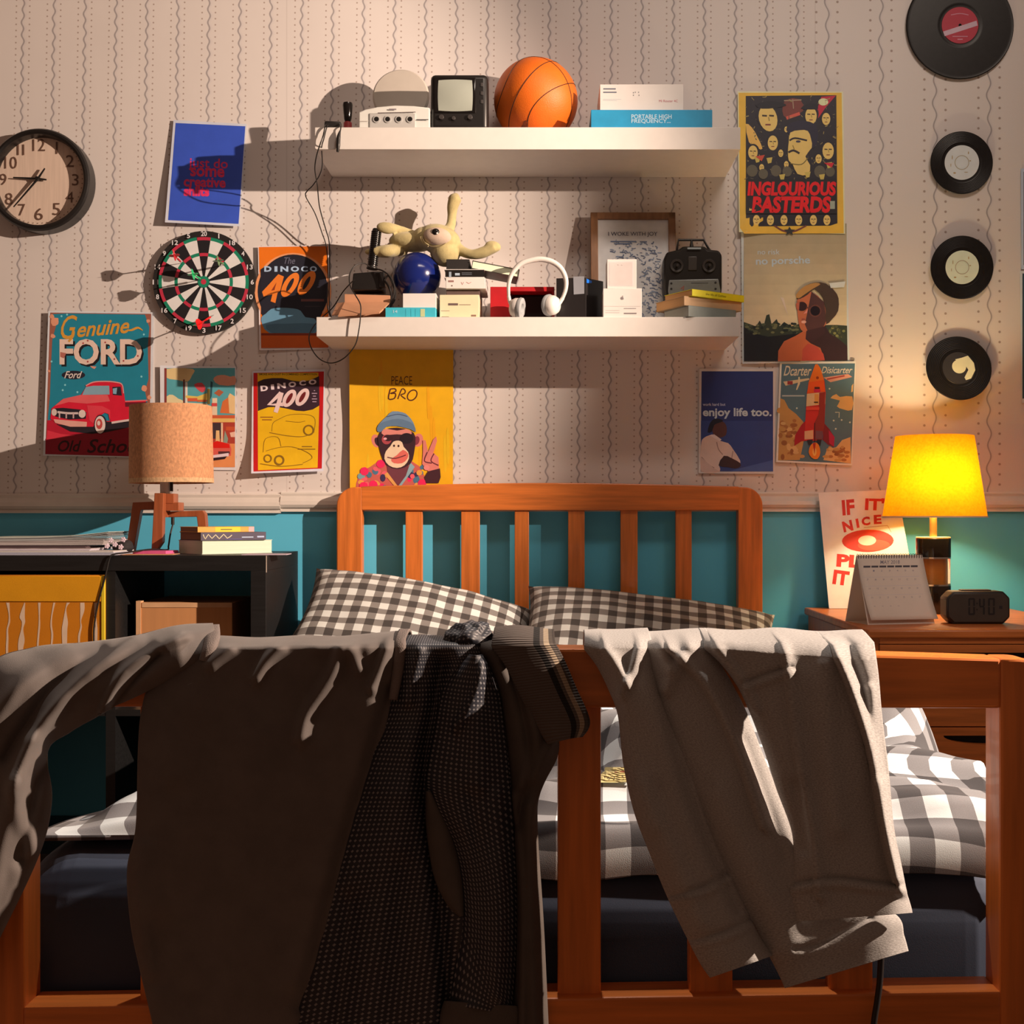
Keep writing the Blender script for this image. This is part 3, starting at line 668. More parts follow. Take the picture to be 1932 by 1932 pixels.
# the large man in the middle
a.poly([(720, 620), (700, 520), (760, 470), (900, 450), (1060, 500), (1090, 650), (1050, 780), (980, 780)], (34, 28, 40), 2)
a.poly([(740, 600), (860, 570), (960, 580), (1000, 680), (1010, 790), (930, 900), (990, 1010), (960, 1130), (830, 1120), (770, 1000), (720, 950), (710, 840), (720, 720)], SK, 2)
a.stroke([(730, 700), (800, 670), (950, 700)], 22, (40, 28, 30)); a.ell(840, 712, 30, 14, (60, 50, 60)); a.stroke([(715, 850), (780, 825), (855, 862)], 26, (40, 28, 30)); a.stroke([(740, 990), (880, 1000), (960, 920)], 12, (110, 84, 40)); a.stroke([(770, 760), (790, 810)], 12, (150, 108, 46))
for (x, y, r) in ((260, 1080, 70), (400, 1120, 60), (560, 1080, 66), (700, 1090, 60), (1110, 1090, 70), (1240, 1090, 60)): a.ell(x, y, r, r*1.1, (88, 72, 52), n=14)
for (x, y) in ((480, 940), (330, 930), (1230, 1000), (960, 1120), (1140, 1150), (640, 1150)): a.poly([(x-40, y-20), (x+35, y-30), (x+20, y+40), (x-20, y+50)], (190, 148, 66))
a.poly([(300, 900), (420, 880), (380, 960)], (190, 60, 40)); a.poly([(1160, 980), (1290, 980), (1260, 1040)], (190, 30, 40))
a.rect(182, 1190, 1325, 1620, (30, 24, 26))
RD = (222, 14, 22)
a.text('INGLOURIOUS', 200, 1215, 1315, 1395, RD, shear=0.12, bold=0.05); a.text('BASTERDS', 255, 1400, 1250, 1610, RD, shear=0.12, bold=0.05)
for x in (315, 490, 660, 845, 1030, 1200): face(x, 1700, 52)
a.rect(210, 1480, 255, 1580, SK); a.rect(1240, 1460, 1300, 1560, (150, 140, 110))
a.stroke([(540, 1770), (640, 1830), (730, 1850), (820, 1830), (940, 1770)], 20, (110, 50, 40)); a.poly([(730 + (75 if k % 2 == 0 else 34)*math.sin(k*math.pi/5), 1840 - (60 if k % 2 == 0 else 28)*math.cos(k*math.pi/5)) for k in range(10)], (44, 38, 34))
a.poster('film_poster', 'yellowed poster crowded with faces and red block lettering, right of the upper shelf', cuts=8)
# sunglasses poster
a = Art(1390, 430, 7.157, PD, (226, 192, 156), rough=0.28); a.curl = lambda u, v: 0.002 + 0.004*math.sin(u*5)*v
a.quad([(60, -60), (1490, -60), (1585, 1800), (72, 1835)], (236, 214, 180)); a.sheet = ([(58, -60), (1488, -60), (1520, 1805), (75, 1835)], a.sheet[1])
for k in range(10):
    t = k/9; c = tuple(int(p*(1-t)+q*t) for p, q in zip((176, 142, 98), (222, 180, 126)))
    y0, y1 = -60 + k*138, -60 + (k+1)*138 + 4; a.rect(95, y0, 1485, y1, c)
a.poly([(95, 1270), (180, 1300), (260, 1330), (310, 1250), (360, 1340), (400, 1180), (440, 1165), (470, 1300), (540, 1230), (580, 1330), (640, 1270), (740, 1330), (830, 1300), (1000, 1330), (1230, 1310), (1350, 1310), (1490, 1320), (1497, 1790), (98, 1800)], (62, 62, 44))
a.poly([(95, 1330), (200, 1420), (420, 1470), (600, 1450), (860, 1420), (860, 1800), (98, 1800)], (38, 36, 34), 0)
for k in range(46):
    x = 110 + random.random()*720; y = 1290 + random.random()*140; a.ell(x, y, 18+random.random()*18, 16, random.choice([(92, 88, 56), (44, 46, 38), (120, 108, 66)]), n=8)
for k in range(26):
    x = 1230 + random.random()*240; y = 1330 + random.random()*190; a.ell(x, y, 22, 18, random.choice([(140, 124, 66), (92, 84, 48), (70, 66, 44)]), n=8)
a.poly([(900, 1400), (1180, 1300), (1260, 1430), (1400, 1520), (1492, 1600), (1496, 1785), (880, 1795)], (64, 40, 36))
a.poly([(555, 1800), (560, 1660), (640, 1530), (790, 1460), (890, 1400), (900, 1290), (1000, 1290), (1000, 1560), (1130, 1620), (1190, 1790)], (190, 92, 52), 0); a.poly([(880, 1795), (890, 1640), (960, 1560), (1080, 1600), (1170, 1700), (1190, 1790)], (188, 70, 50))
a.poly([(815, 1010), (830, 960), (1000, 860), (1180, 1020), (1210, 1250), (1180, 1330), (990, 1400), (900, 1400), (850, 1340), (825, 1200)], (196, 100, 60), 2); a.poly([(950, 1160), (1010, 860), (1180, 1000), (1210, 1250), (1170, 1340), (960, 1400), (920, 1300)], (88, 52, 44), 0); a.poly([(940, 1390), (1180, 1330), (1190, 1420), (1000, 1560), (930, 1500)], (70, 42, 38))
a.poly([(800, 930), (830, 860), (930, 780), (1060, 735), (1200, 750), (1320, 850), (1375, 950), (1370, 1120), (1290, 1230), (1210, 1300), (1200, 1130), (1170, 960), (1050, 830), (960, 900), (850, 960)], (78, 56, 42), 2); a.poly([(800, 930), (830, 860), (930, 780), (1060, 740), (1130, 760), (1030, 820), (900, 910), (840, 950)], (190, 124, 62), 2)
a.ell(880, 1060, 70, 62, (60, 34, 30)); a.ell(1060, 1120, 84, 66, (34, 24, 26)); a.ring(1060, 1120, 66, 84, (110, 62, 48)); a.stroke([(940, 1070), (990, 1090)], 16, (120, 60, 44), 1); a.poly([(800, 1020), (850, 1000), (840, 1120), (805, 1090)], (190, 90, 60))
a.poly([(900, 1160), (960, 1090), (950, 1150)], (230, 130, 100)); a.ell(905, 1270, 34, 20, (226, 150, 116)); a.ell(900, 1235, 26, 14, (170, 78, 54))
a.text('no risk', 283, 290, 580, 358, (226, 208, 180), bold=0.004); a.text('no porsche', 258, 388, 990, 520, (238, 222, 196), bold=0.02, rot=-1.5); a.rect(1540, 1760, 1590, 1782, (150, 120, 90))
a.poly([(1250, 745), (1470, 722), (1450, 800), (1270, 812)], (232, 208, 170)); a.poly([(590, 935), (635, 945), (690, 1185)], (222, 180, 140))
a.poster('portrait_poster', 'glossy poster of a person in sunglasses under a tan sky, below the film poster', cuts=8)
# blue crossed-arms poster
a = Art(1310, 680, 8.78, PD, (226, 188, 152)); a.curl = lambda u, v: 0.002 + 0.003*(u-0.5)**2*v
a.quad([(82, 135), (1340, 140), (1330, 1880), (72, 1870)], (220, 182, 148))
a.poly([(120, 180), (1305, 180), (1305, 1840), (105, 1840)], (42, 48, 84)); a.poly([(110, 1000), (1305, 1000), (1305, 1840), (105, 1840)], (52, 60, 96)); a.poly([(560, 1840), (900, 1750), (1305, 1650), (1305, 1840)], (72, 82, 116))
a.text('work hard but', 140, 705, 515, 752, (206, 184, 176), bold=0.02); a.text('enjoy life too.', 140, 785, 1280, 968, (240, 218, 190), bold=0.03)
a.poly([(110, 1400), (150, 1290), (250, 1240), (330, 1230), (420, 1330), (560, 1370), (640, 1470), (760, 1660), (720, 1720), (480, 1600), (410, 1740), (420, 1840), (110, 1840)], (216, 166, 132), 2); a.stroke([(370, 1350), (400, 1470), (470, 1560)], 14, (150, 108, 84)); a.stroke([(640, 1500), (620, 1620)], 14, (160, 116, 92)); a.stroke([(120, 1600), (230, 1720), (330, 1780)], 14, (150, 108, 84))
a.poly([(400, 1740), (490, 1580), (620, 1620), (760, 1700), (760, 1760), (680, 1790), (560, 1770)], (62, 34, 32), 2)
a.poly([(300, 1060), (400, 1000), (500, 1030), (540, 1130), (520, 1240), (430, 1280), (350, 1270), (300, 1180)], (90, 46, 36), 2); a.poly([(220, 1190), (250, 1060), (310, 980), (400, 965), (480, 1000), (420, 1030), (330, 1070), (290, 1180)], (26, 22, 30), 2)
a.poly([(250, 1240), (330, 1225), (450, 1310), (420, 1340)], (228, 182, 150)); a.poly([(110, 1600), (330, 1790), (430, 1840), (110, 1840)], (200, 152, 122))
a.poster('blue_portrait_poster', 'navy poster of a white-shirted person with folded arms, left of the rocket poster', cuts=6)
# rocket poster
a = Art(1460, 670, 8.988, PD, (246, 206, 158)); a.curl = lambda u, v: 0.002 + 0.003*v*(1-u)
a.quad([(105, 110), (1392, 105), (1330, 1872), (38, 1812)], (250, 212, 160))
a.poly([(135, 150), (1375, 140), (1308, 1840), (70, 1785)], (92, 108, 96))
CL = [(214, 140, 62), (190, 108, 44), (236, 166, 84), (170, 90, 36)]
a.poly([(110, 730), (180, 760), (250, 900), (380, 1000), (500, 1130), (520, 1400), (440, 1780), (72, 1785)], CL[0], 0); a.poly([(840, 1780), (900, 1600), (1060, 1560), (1160, 1440), (1300, 1390), (1308, 1840)], CL[2])
for k in range(40):
    x = 100 + random.random()*380; y = 900 + random.random()*850
    if x < 150 + (y-750)*0.55: a.ell(x, y, 30+random.random()*40, 26+random.random()*26, random.choice(CL), n=9)
for k in range(22):
    x = 880 + random.random()*390; y = 1560 + random.random()*240; a.ell(x, y, 30+random.random()*30, 26, random.choice(CL), n=9)
a.poly([(960, 730), (1060, 660), (1120, 710), (1330, 700), (1325, 930), (1180, 920), (1070, 870), (1120, 770)], CL[2], 2); a.poly([(1320, 520), (1350, 480), (1340, 620), (1310, 630)], CL[2]); a.stroke([(140, 690), (520, 690)], 24, (190, 176, 140), 1)
a.text('Dcarter', 165, 180, 640, 350, (240, 198, 140), shear=0.4, bold=0.012); a.text('Disicarter', 800, 195, 1335, 310, (240, 198, 140), shear=0.4, bold=0.012)
a.poly([(840, 380), (1260, 320), (1330, 370), (960, 460)], (240, 150, 100)); a.stroke([(900, 410), (1200, 350)], 24, (190, 60, 40), 1); a.poly([(160, 450), (600, 390), (600, 420), (200, 520)], (236, 186, 120)); a.poly([(415, 370), (440, 370), (445, 480), (395, 590), (375, 590), (410, 470)], (240, 196, 130)); a.rect(230, 440, 320, 500, (170, 50, 40))
for x, y in ((390, 900), (945, 570), (1050, 1250), (1150, 1100), (1015, 1110), (1290, 1140)): a.ell(x, y, 16, 16, (220, 200, 150), n=7)
a.stroke([(1040, 970), (1110, 970), (1105, 1060)], 16, (216, 190, 140), 1)
a.poly([(345, 1540), (360, 1360), (470, 1180), (560, 1090), (600, 1450), (470, 1460)], (190, 24, 26)); a.poly([(850, 1150), (940, 1250), (1030, 1390), (1020, 1560), (920, 1520), (830, 1440)], (140, 20, 26)); a.poly([(930, 1270), (1030, 1390), (1020, 1550), (940, 1490)], (206, 26, 52))
a.poly([(700, 160), (740, 150), (790, 220), (860, 440), (880, 640), (860, 1160), (820, 1440), (690, 1460), (520, 1440), (540, 1000), (560, 640), (620, 380)], (222, 40, 26), 0); a.poly([(700, 160), (740, 150), (790, 220), (850, 420), (590, 460), (640, 330)], (250, 110, 20)); a.poly([(590, 460), (850, 420), (870, 620), (565, 650)], (250, 84, 16)); a.poly([(560, 655), (870, 625), (870, 830), (550, 870)], (240, 180, 110)); a.rect(690, 660, 760, 830, (240, 150, 60)); a.ell(740, 385, 24, 24, (170, 50, 10)); a.rect(690, 540, 780, 575, (90, 20, 10)); a.rect(680, 580, 790, 630, (220, 20, 60)); a.rect(680, 790, 750, 810, (60, 30, 20))
a.poly([(770, 640), (870, 625), (860, 1160), (820, 1440), (690, 1460), (690, 1150), (760, 1000)], (160, 40, 26)); a.rect(550, 880, 770, 930, (240, 70, 40)); a.poly([(520, 1290), (670, 1270), (670, 1420), (520, 1430)], (236, 160, 96)); a.poly([(710, 1280), (830, 1290), (830, 1420), (710, 1420)], (130, 70, 62)); a.stroke([(695, 1150), (690, 1500)], 14, (70, 20, 20), 1); a.poly([(560, 1440), (660, 1430), (640, 1520), (590, 1530)], (50, 34, 32)); a.poly([(730, 1430), (810, 1430), (790, 1540), (740, 1530)], (50, 34, 32))
a.poly([(630, 1520), (700, 1480), (760, 1520), (790, 1650), (740, 1760), (640, 1740), (590, 1640)], (250, 124, 24), 2); a.ell(690, 1640, 34, 70, (255, 176, 70)); a.poly([(660, 1490), (710, 1490), (690, 1690)], (200, 40, 20))
a.poster('rocket_poster', 'poster of a red and orange rocket lifting off, above the nightstand', cuts=6)
# chimp poster
a = Art(640, 660, 7.154, PD); a.curl = lambda u, v: 0.003 + 0.010*(1-u)**3 + 0.002*math.sin(v*9)*(1-u)
a.quad([(135, -10), (1540, -5), (1535, 1990), (145, 1990)], (255, 168, 10))
for k in range(16):
    x = 180 + random.random()*1300; y = 200+random.random()*1300; a.poly([(x, y), (x+30, y-40), (x+45, y+350), (x+10, y+420)], random.choice([(255, 178, 24), (255, 158, 8), (252, 176, 20)]), 2)
a.text('PEACE', 705, 355, 985, 472, (84, 30, 14), bold=-0.006)
for q in ([(690, 530), (665, 660), (745, 655), (760, 590), (690, 590), (765, 560), (750, 525), (690, 530)], [(790, 665), (845, 530), (890, 550), (880, 590), (830, 610), (895, 665)]): a.stroke(q, 17, (90, 30, 12), 3)
a.ring(985, 613, 0, 0, (90, 30, 12)) if False else a.stroke([(985 + 62*math.cos(t) - 20*math.sin(t), 613 + 70*math.sin(t)) for t in [k*math.pi/8 for k in range(16)]], 17, (90, 30, 12), 2, True)
DK, SKN, SK3 = (62, 24, 30), (238, 120, 96), (255, 196, 146)
a.poly([(215, 1990), (230, 1800), (290, 1640), (420, 1580), (560, 1480), (780, 1650), (960, 1490), (1080, 1570), (1150, 1700), (1200, 1990)], (214, 90, 70), 0)
fl = [(250, 36, 80), (80, 110, 120), (244, 150, 60), (60, 40, 70), (250, 90, 90), (130, 150, 140)]
for k in range(70):
    x = 240 + random.random()*900; y = 1560 + random.random()*400
    if (abs(x-780) > 130 + max(0, (1750-y))*0.2) and y > 1600 - (x-500)*0.2: a.ell(x, y, 28+random.random()*30, 24+random.random()*24, random.choice(fl), random.random()*90, n=8)
for x, y in ((340, 1640), (460, 1820), (560, 1540), (330, 1840), (1120, 1800)): a.ell(x, y, 60, 58, (250, 30, 76), n=9)
a.poly([(640, 1540), (940, 1500), (920, 1700), (800, 1840), (660, 1700)], (120, 50, 54)); a.poly([(610, 1680), (650, 1650), (790, 1840), (770, 1870)], (240, 150, 70)); a.poly([(960, 1520), (1020, 1580), (830, 1850), (790, 1850), (900, 1700)], (150, 160, 150))
a.ell(500, 1230, 62, 90, SKN, -20); a.ell(515, 1240, 34, 60, DK, -20); a.ell(1065, 1220, 66, 90, SKN, 15); a.ell(1045, 1225, 38, 60, (150, 50, 56), 15)
a.poly([(520, 1180), (600, 1080), (780, 1050), (960, 1090), (1030, 1180), (1010, 1400), (960, 1540), (800, 1610), (640, 1560), (560, 1400)], DK, 2)
a.poly([(575, 1100), (640, 1066), (780, 1090), (900, 1070), (970, 1100), (960, 1150), (780, 1140), (600, 1150)], (240, 130, 106), 2)
a.ell(640, 1210, 66, 66, (190, 66, 66)); a.ell(660, 1190, 62, 44, (60, 18, 26)); a.ell(910, 1195, 92, 72, (34, 14, 24)); a.ell(620, 1200, 24, 16, (255, 160, 150))
a.poly([(690, 1300), (730, 1240), (800, 1225), (850, 1250), (870, 1310), (930, 1380), (940, 1470), (880, 1560), (780, 1595), (670, 1560), (610, 1470), (630, 1370)], SK3, 2); a.poly([(780, 1420), (860, 1350), (930, 1400), (920, 1470), (850, 1530), (740, 1530), (700, 1480)], (240, 100, 78), 2)
a.stroke([(650, 1450), (760, 1465), (900, 1420)], 14, (120, 40, 40)); a.ell(740, 1295, 14, 16, (70, 26, 26)); a.ell(800, 1298, 14, 16, (70, 26, 26))
a.poly([(510, 1090), (540, 1000), (640, 900), (720, 830), (860, 845), (930, 890), (1000, 980), (1035, 1110), (960, 1070), (780, 1030), (640, 1040), (560, 1110)], (126, 136, 144), 2); a.poly([(510, 1090), (530, 1010), (640, 960), (790, 930), (920, 960), (1005, 1010), (1035, 1110), (960, 1060), (780, 1030), (640, 1040), (560, 1110)], (106, 118, 128), 2); a.stroke([(640, 905), (790, 870), (920, 900)], 10, (70, 74, 92))
a.poly([(1120, 1540), (1130, 1380), (1130, 1220), (1165, 1220), (1200, 1380), (1270, 1210), (1310, 1170), (1320, 1230), (1270, 1390), (1340, 1450), (1350, 1640), (1250, 1680), (1180, 1620)], SKN, 0); a.stroke([(1190, 1380), (1150, 1500), (1250, 1530)], 16, (110, 34, 40)); a.stroke([(1280, 1400), (1240, 1500), (1340, 1560)], 14, (110, 34, 40)); a.poly([(1200, 1640), (1360, 1600), (1370, 1720), (1340, 1800), (1170, 1800), (1150, 1720)], (70, 24, 30)); a.ell(1180, 1590, 40, 36, (250, 130, 110))
a.poster('chimp_poster', 'yellow poster of a beanie-wearing chimp making a peace sign, behind the headboard', cuts=10)
# two posters cut by the right edge of the photo
a = Art(0, 0, 1, PD, DW); a.quad([(1926, 318), (2066, 316), (2066, 506), (1927, 508)], (222, 208, 194)); a.rect(1931, 324, 2060, 500, (120, 100, 92)); a.poster('edge_poster', 'upper of two white-bordered posters at the far right edge of the wall')
a = Art(0, 0, 1, PD, DW); a.quad([(1924, 511), (2070, 508), (2072, 758), (1928, 760)], (224, 200, 172)); a.rect(1929, 516, 2065, 752, (44, 62, 62)); a.poster('edge_poster', 'lower of two white-bordered posters at the far right edge of the wall, dark teal')

# ---------------------------------------------------------------- records
M_vinyl = mat('black_vinyl', (0.010, 0.009, 0.010), 0.38, var=0.2, ns=60, spec=0.3)
def record(px, py, rpx, d, rl, lab, lc, tilt=0, white=DW, bar=False, torn=False, hole=4, grp='small records on the wall', name='vinyl_record'):
    c = W(px, py, d); r = rpx*(D-d)/F; rr = rl*(D-d)/F
    t = thing(name, lab, 'record', c, grp)
    A = Matrix.Rotation(R(90), 4, 'X') @ Matrix.Rotation(R(tilt), 4, 'Y')
    pf = [(0.0035, -0.001), (rr, -0.001), (r*0.985, -0.001), (r, 0), (r*0.985, 0.0015)]
    n = 16
    for k in range(n+1):
        q = r*0.97 - (r*0.97-rr*1.16)*k/n; pf += [(q, 0.0013 if k % 2 else 0.0009)]
    pf += [(rr*1.14, 0.0006), (rr*1.02, 0.0006), (rr, 0.0012), (0.0035, 0.0012)]
    T = Matrix.Rotation(R(tilt), 4, 'X') @ Matrix.Rotation(R(90), 4, 'X')
    b = B(); b.lathe(pf, c, 64, M=T, close=True); obj('disc', b, M_vinyl, t, angle=20)
    def mp(x, y, e): return c + T @ Vector((x/1000*rr, -y/1000*rr, 0.0014 + e)) if False else c + T @ Vector((x/1000*rr, y/-1000*rr, 0.0014 + e))
    a = Art(0, 0, 1, d, white, mapf=mp)
    if torn:
        a.ring(0, 0, 120, 1000, (46, 38, 34)); a.ell(10, -85, 430, 430, (226, 196, 140)); a.poly([(-210, -540), (200, -640), (580, -770), (920, -310), (980, 140), (700, 660), (380, 770), (300, 600), (560, 120), (440, -85), (100, -200)], (226, 196, 140))
    else:
        a.ring(0, 0, 90, 1000, lc, n=60)
        if bar:
            a.poly([(-930, 350), (900, -250), (960, 20), (-840, 600)], (200, 150, 140)); a.rect(-420, 590, 420, 640, (200, 110, 110)); a.rect(-140, 740, 140, 800, (200, 120, 120)); a.stroke([(-500, -560), (0, -640), (460, -560)], 50, (200, 110, 110))
        else:
            a.ring(0, 0, 380, 420, (170, 140, 100)); a.ell(0, 0, 330, 330, (226, 206, 170) if False else lc, n=24)
            for (x, y, w, h) in ((-420, 600, 160, 90), (380, -560, 60, 170), (-560, -300, 50, 260), (480, -100, 110, 60), (250, 560, 240, 40), (-640, 150, 40, 200)): a.ell(x, y, w/2, h/2, (176, 130, 72), n=8)
    a.part('label', t)
    return t
record(1811, 48, 101.7, 0.008, 34.5, 'large black vinyl record with a red label at the top right', (176, 34, 46), bar=True, grp=None)
record(1814.4, 307, 59, 0.012, 32.5, 'uppermost of the three small vinyl records, cream label', (226, 204, 176), tilt=1)
record(1815, 504.5, 59.5, 0.014, 31.5, 'middle of the three small vinyl records, cream label', (240, 220, 170), tilt=2)
record(1809, 694.5, 62, 0.030, 31, 'lowest of the three small vinyl records, torn dark label, above the yellow lamp', (226, 196, 140), tilt=-9, torn=True)

# ---------------------------------------------------------------- wall clock
c = W(71.5, 338, 0.05); s_ = (D-0.05)/F
ck = thing('wall_clock', 'round wall clock with a wood-look face and thick black rim', 'clock', (c.x, 0, c.z))
T = Matrix.Translation((c.x, 0, c.z)) @ Matrix.Rotation(R(90), 4, 'X')
b = B(); r0 = 97*s_
b.lathe([(0, 0.002), (r0, 0.002), (r0, 0.044), (r0-0.004, 0.050), (r0-0.010, 0.052), (r0-0.016, 0.048), (r0-0.019, 0.030), (r0-0.019, 0.020), (0, 0.020)], n=72, M=T)
obj('rim', b, mat('black_plastic', (0.012, 0.011, 0.011), 0.35), ck, angle=30)
b = B(); b.lathe([(0, 0.020), (r0-0.0185, 0.020), (r0-0.0185, 0.022), (0, 0.022)], n=64, M=T); obj('face', b, mat('bamboo', base((252, 196, 156)), 0.5, var=0.08, ns=10, stretch=(14, 14, 0.7)), ck)
a = Art(0, 220, 8.4, 0.0235, KW, eps=0.0002); NC = (120, 76, 54)
k = (D-0.0235)/(D-0.05)
for tx, x0, y0, x1, y1 in (('12', 520, 355, 715, 545), ('1', 885, 400, 915, 590), ('2', 1045, 610, 1170, 795), ('3', 1140, 910, 1245, 1090), ('4', 1045, 1190, 1165, 1360), ('5', 835, 1370, 955, 1560), ('6', 550, 1450, 680, 1640), ('7', 290, 1385, 400, 1570), ('8', 85, 1210, 200, 1395), ('9', -5, 905, 105, 1085), ('10', 75, 635, 268, 825), ('11', 270, 440, 385, 610)):
    if tx == '11': a.rect(272, 440, 298, 610, NC); a.rect(358, 440, 384, 610, NC)
    elif tx == '1': a.rect(885, 400, 912, 590, NC)
    else: a.text(tx, x0, y0, x1, y1, NC, bold=-0.004)
for k_ in range(60):
    t = k_*math.pi/30; a.ell(600+705*math.sin(t), 985-705*math.cos(t), 8, 8, NC, n=6)
a.part('numerals', ck)
M_blk = mat('black_satin', (0.01, 0.009, 0.009), 0.4)
for (nm, tip, tail, dd, w_) in (('hour_hand', (210, 965), (735, 1000), 0.030, 20), ('minute_hand', (215, 1432), (710, 820), 0.034, 24)):
    a = Art(0, 220, 8.4, dd); P0, P1 = [W(x/8.4, 220 + y/8.4, dd) for x, y in (tip, tail)]; q = W(600/8.4, 220+985/8.4, dd)
    b = B(); b.tube([P0, q, P1], 0.0014, n=6, sub=1, radii=[0.0018, 0.0034, 0.0022]); obj(nm, b, M_blk, ck)
b = B(); q = W(600/8.4, 220+985/8.4, 0.03); b.cyl((q.x, -0.02, q.z), (q.x, -0.038, q.z), 0.005); obj('hub', b, M_blk, ck)

# ---------------------------------------------------------------- dartboard and darts
c = W(384.5, 532, 0.02); s_ = (D-0.02)/F; r0 = 96.5*s_
db = thing('dartboard', 'round dartboard with red, green and white rings on the left of the wall', 'dartboard', (c.x, 0, c.z))
T = Matrix.Translation((c.x, 0, c.z)) @ Matrix.Rotation(R(90), 4, 'X')
b = B(); b.lathe([(0, 0.003), (r0, 0.003), (r0+0.0005, 0.009), (r0, 0.018), (0, 0.018)], n=72, M=T); obj('board', b, mat('black_felt', (0.014, 0.012, 0.012), 0.7), db)
a = Art(0, 0, 1, 0, KW, mapf=lambda x, y, e: Vector((c.x + x*s_, -0.0185 - e, c.z - y*s_)))
num = [20, 1, 18, 4, 13, 6, 10, 15, 2, 17, 3, 19, 7, 16, 8, 11, 14, 9, 12, 5]
BK, WH, RE, GR = (34, 26, 26), (255, 220, 192), (216, 48, 62), (24, 128, 84)
for k in range(20):
    a0, a1 = -90 + k*18 - 9, -90 + k*18 + 9; dk = k % 2 == 0
    for r1, r2, cc in ((11, 49, BK if dk else WH), (49, 55, RE if dk else GR), (55, 79, BK if dk else WH), (79, 85, RE if dk else GR)): a.ring(0, 0, r1, r2, cc, a0, a1, 80)
    t = R(k*18); x, y = 91.3*math.sin(t), -91.3*math.cos(t); w_ = 1.1 if num[k] == 1 else 3.0 if num[k] < 10 else 5.6
    a.text(str(num[k]), x-w_, y-4.6, x+w_, y+4.6, (250, 214, 190), bold=0.02)
a.ring(0, 0, 5, 11, GR); a.ell(0, 0, 5, 5, RE); a.part('scoring_face', db)
def dart(tip, fl, dtip, dfl, col, label):
    P0, P1 = W(*tip, dtip), W(*fl, dfl); t = thing('dart', label, 'dart', P0, 'darts in the dartboard'); v = (P1-P0)
    m1 = mat('dart_plastic', base(col), 0.35)
    b = B(); b.cyl(P0, P0+v*0.25, 0.0006, 0.0012, n=8); obj('point', b, mat('steel', (0.5, 0.5, 0.5), 0.3, metal=1), t)
    b = B(); b.cyl(P0+v*0.25, P0+v*0.55, 0.0028, 0.0028, n=12); b.cyl(P0+v*0.55, P0+v*0.8, 0.0016, 0.0016, n=10); obj('barrel', b, m1, t)
    q = v.to_track_quat('Z', 'Y').to_matrix().to_4x4(); b = B()
    for ang in (10, 100):
        tb = bmesh.new(); pts = [(-0.001, 0), (-0.013, 0.014), (-0.015, 0.026), (-0.011, 0.034), (0.011, 0.034), (0.015, 0.026), (0.013, 0.014), (0.001, 0)]
        A_ = [tb.verts.new((x, 0.0003, z)) for x, z in pts]; Q_ = [tb.verts.new((x, -0.0003, z)) for x, z in pts]
        tb.faces.new(A_); tb.faces.new(Q_[::-1])
        for i in range(8): tb.faces.new((A_[i], Q_[i], Q_[(i+1) % 8], A_[(i+1) % 8]))
        b.add(tb, 0, Matrix.Translation(P0 + v*0.78) @ q @ Matrix.Rotation(R(ang), 4, 'Z'))
    obj('flight', b, m1, t)
dart((381, 528), (364, 517.5), 0.02, 0.125, (20, 190, 100), 'bright green dart stuck beside the bullseye')
dart((344, 497), (329, 482), 0.02, 0.12, (230, 20, 36), 'red dart stuck in the upper left of the dartboard')
dart((404, 594), (375, 611.5), 0.02, 0.11, (250, 14, 14), 'red dart drooping at the bottom of the dartboard')
dart((424, 500), (412, 492), 0.02, 0.11, (110, 130, 70), 'olive green dart stuck in the upper right of the dartboard')
# ---------------------------------------------------------------- floating shelves
M_white = mat('white_laminate', (0.80, 0.77, 0.74), 0.4, var=0.02)
ZU, ZL = WZ(240, 0.26), WZ(598, 0.26)
for zt, zb, x0, x1, lab in ((ZU, WZ(282, 0.26), 594, 1397, 'upper white floating shelf holding the basketball and mini television'), (ZL, WZ(635, 0.26), 597, 1395, 'lower white floating shelf holding the headphones and plush toy')):
    b = B(); b.box(WX(x0, 0.26), WX(x1, 0.26), -0.26, -0.0005, zb, zt, bev=0.0012); solo('floating_shelf', b, M_white, lab, 'shelf', 'white floating shelves')
def fz(py, d): return WZ(py, d)
M_b = mat('black_plastic', (0.012, 0.011, 0.011), 0.35)
M_gloss = mat('glossy_black', (0.008, 0.007, 0.007), 0.12)
M_cable = mat('black_rubber', (0.012, 0.010, 0.010), 0.5)
CARD = (222, 140, 92)
def frontbox(name, x0, x1, ytop, zb, df, depth, mats, label, cat, group=None, bev=0.0012, yaw=0, art=None, root=False):
    """a box standing with its front df from the wall; x0,x1,ytop measured on the photo"""
    X0, X1, zt = WX(x0, df), WX(x1, df), WZ(ytop, df)
    b = B(); b.box(X0, X1, -df, -df+depth, zb, zt, bev=bev, M=rotz(((X0+X1)/2, -df, 0), yaw) if yaw else None)
    if not art: return solo(name, b, mats, label, cat, group)
    ms = art.into(b, 1); return solo(name, b, [mats] + ms, label, cat, group)

# --- upper shelf
def upright(px, d, zb): return Vector((WX(px, d), -d, zb))
# black tapered gadget on a red foot
q = upright(656, 0.17, ZU); t = thing('tapered_gadget', 'small glossy black tapered gadget on a red foot at the left of the upper shelf', 'gadget', q)
zt_ = WZ(194, 0.17); zm = WZ(229, 0.17)
b = B(); b.lathe([(0, 0), (0.011, 0), (0.012, 0.003), (0.011, zm-ZU-0.004), (0.006, zm-ZU), (0, zm-ZU)], q, 20); obj('foot', b, mat('red_plastic', base((205, 70, 64)), 0.4), t)
b = B(); b.lathe([(0, zm-ZU), (0.008, zm-ZU), (0.010, zm-ZU+0.006), (0.0138, zt_-ZU-0.008), (0.0128, zt_-ZU-0.001), (0.009, zt_-ZU), (0, zt_-ZU)], q, 24); obj('body', b, M_gloss, t)
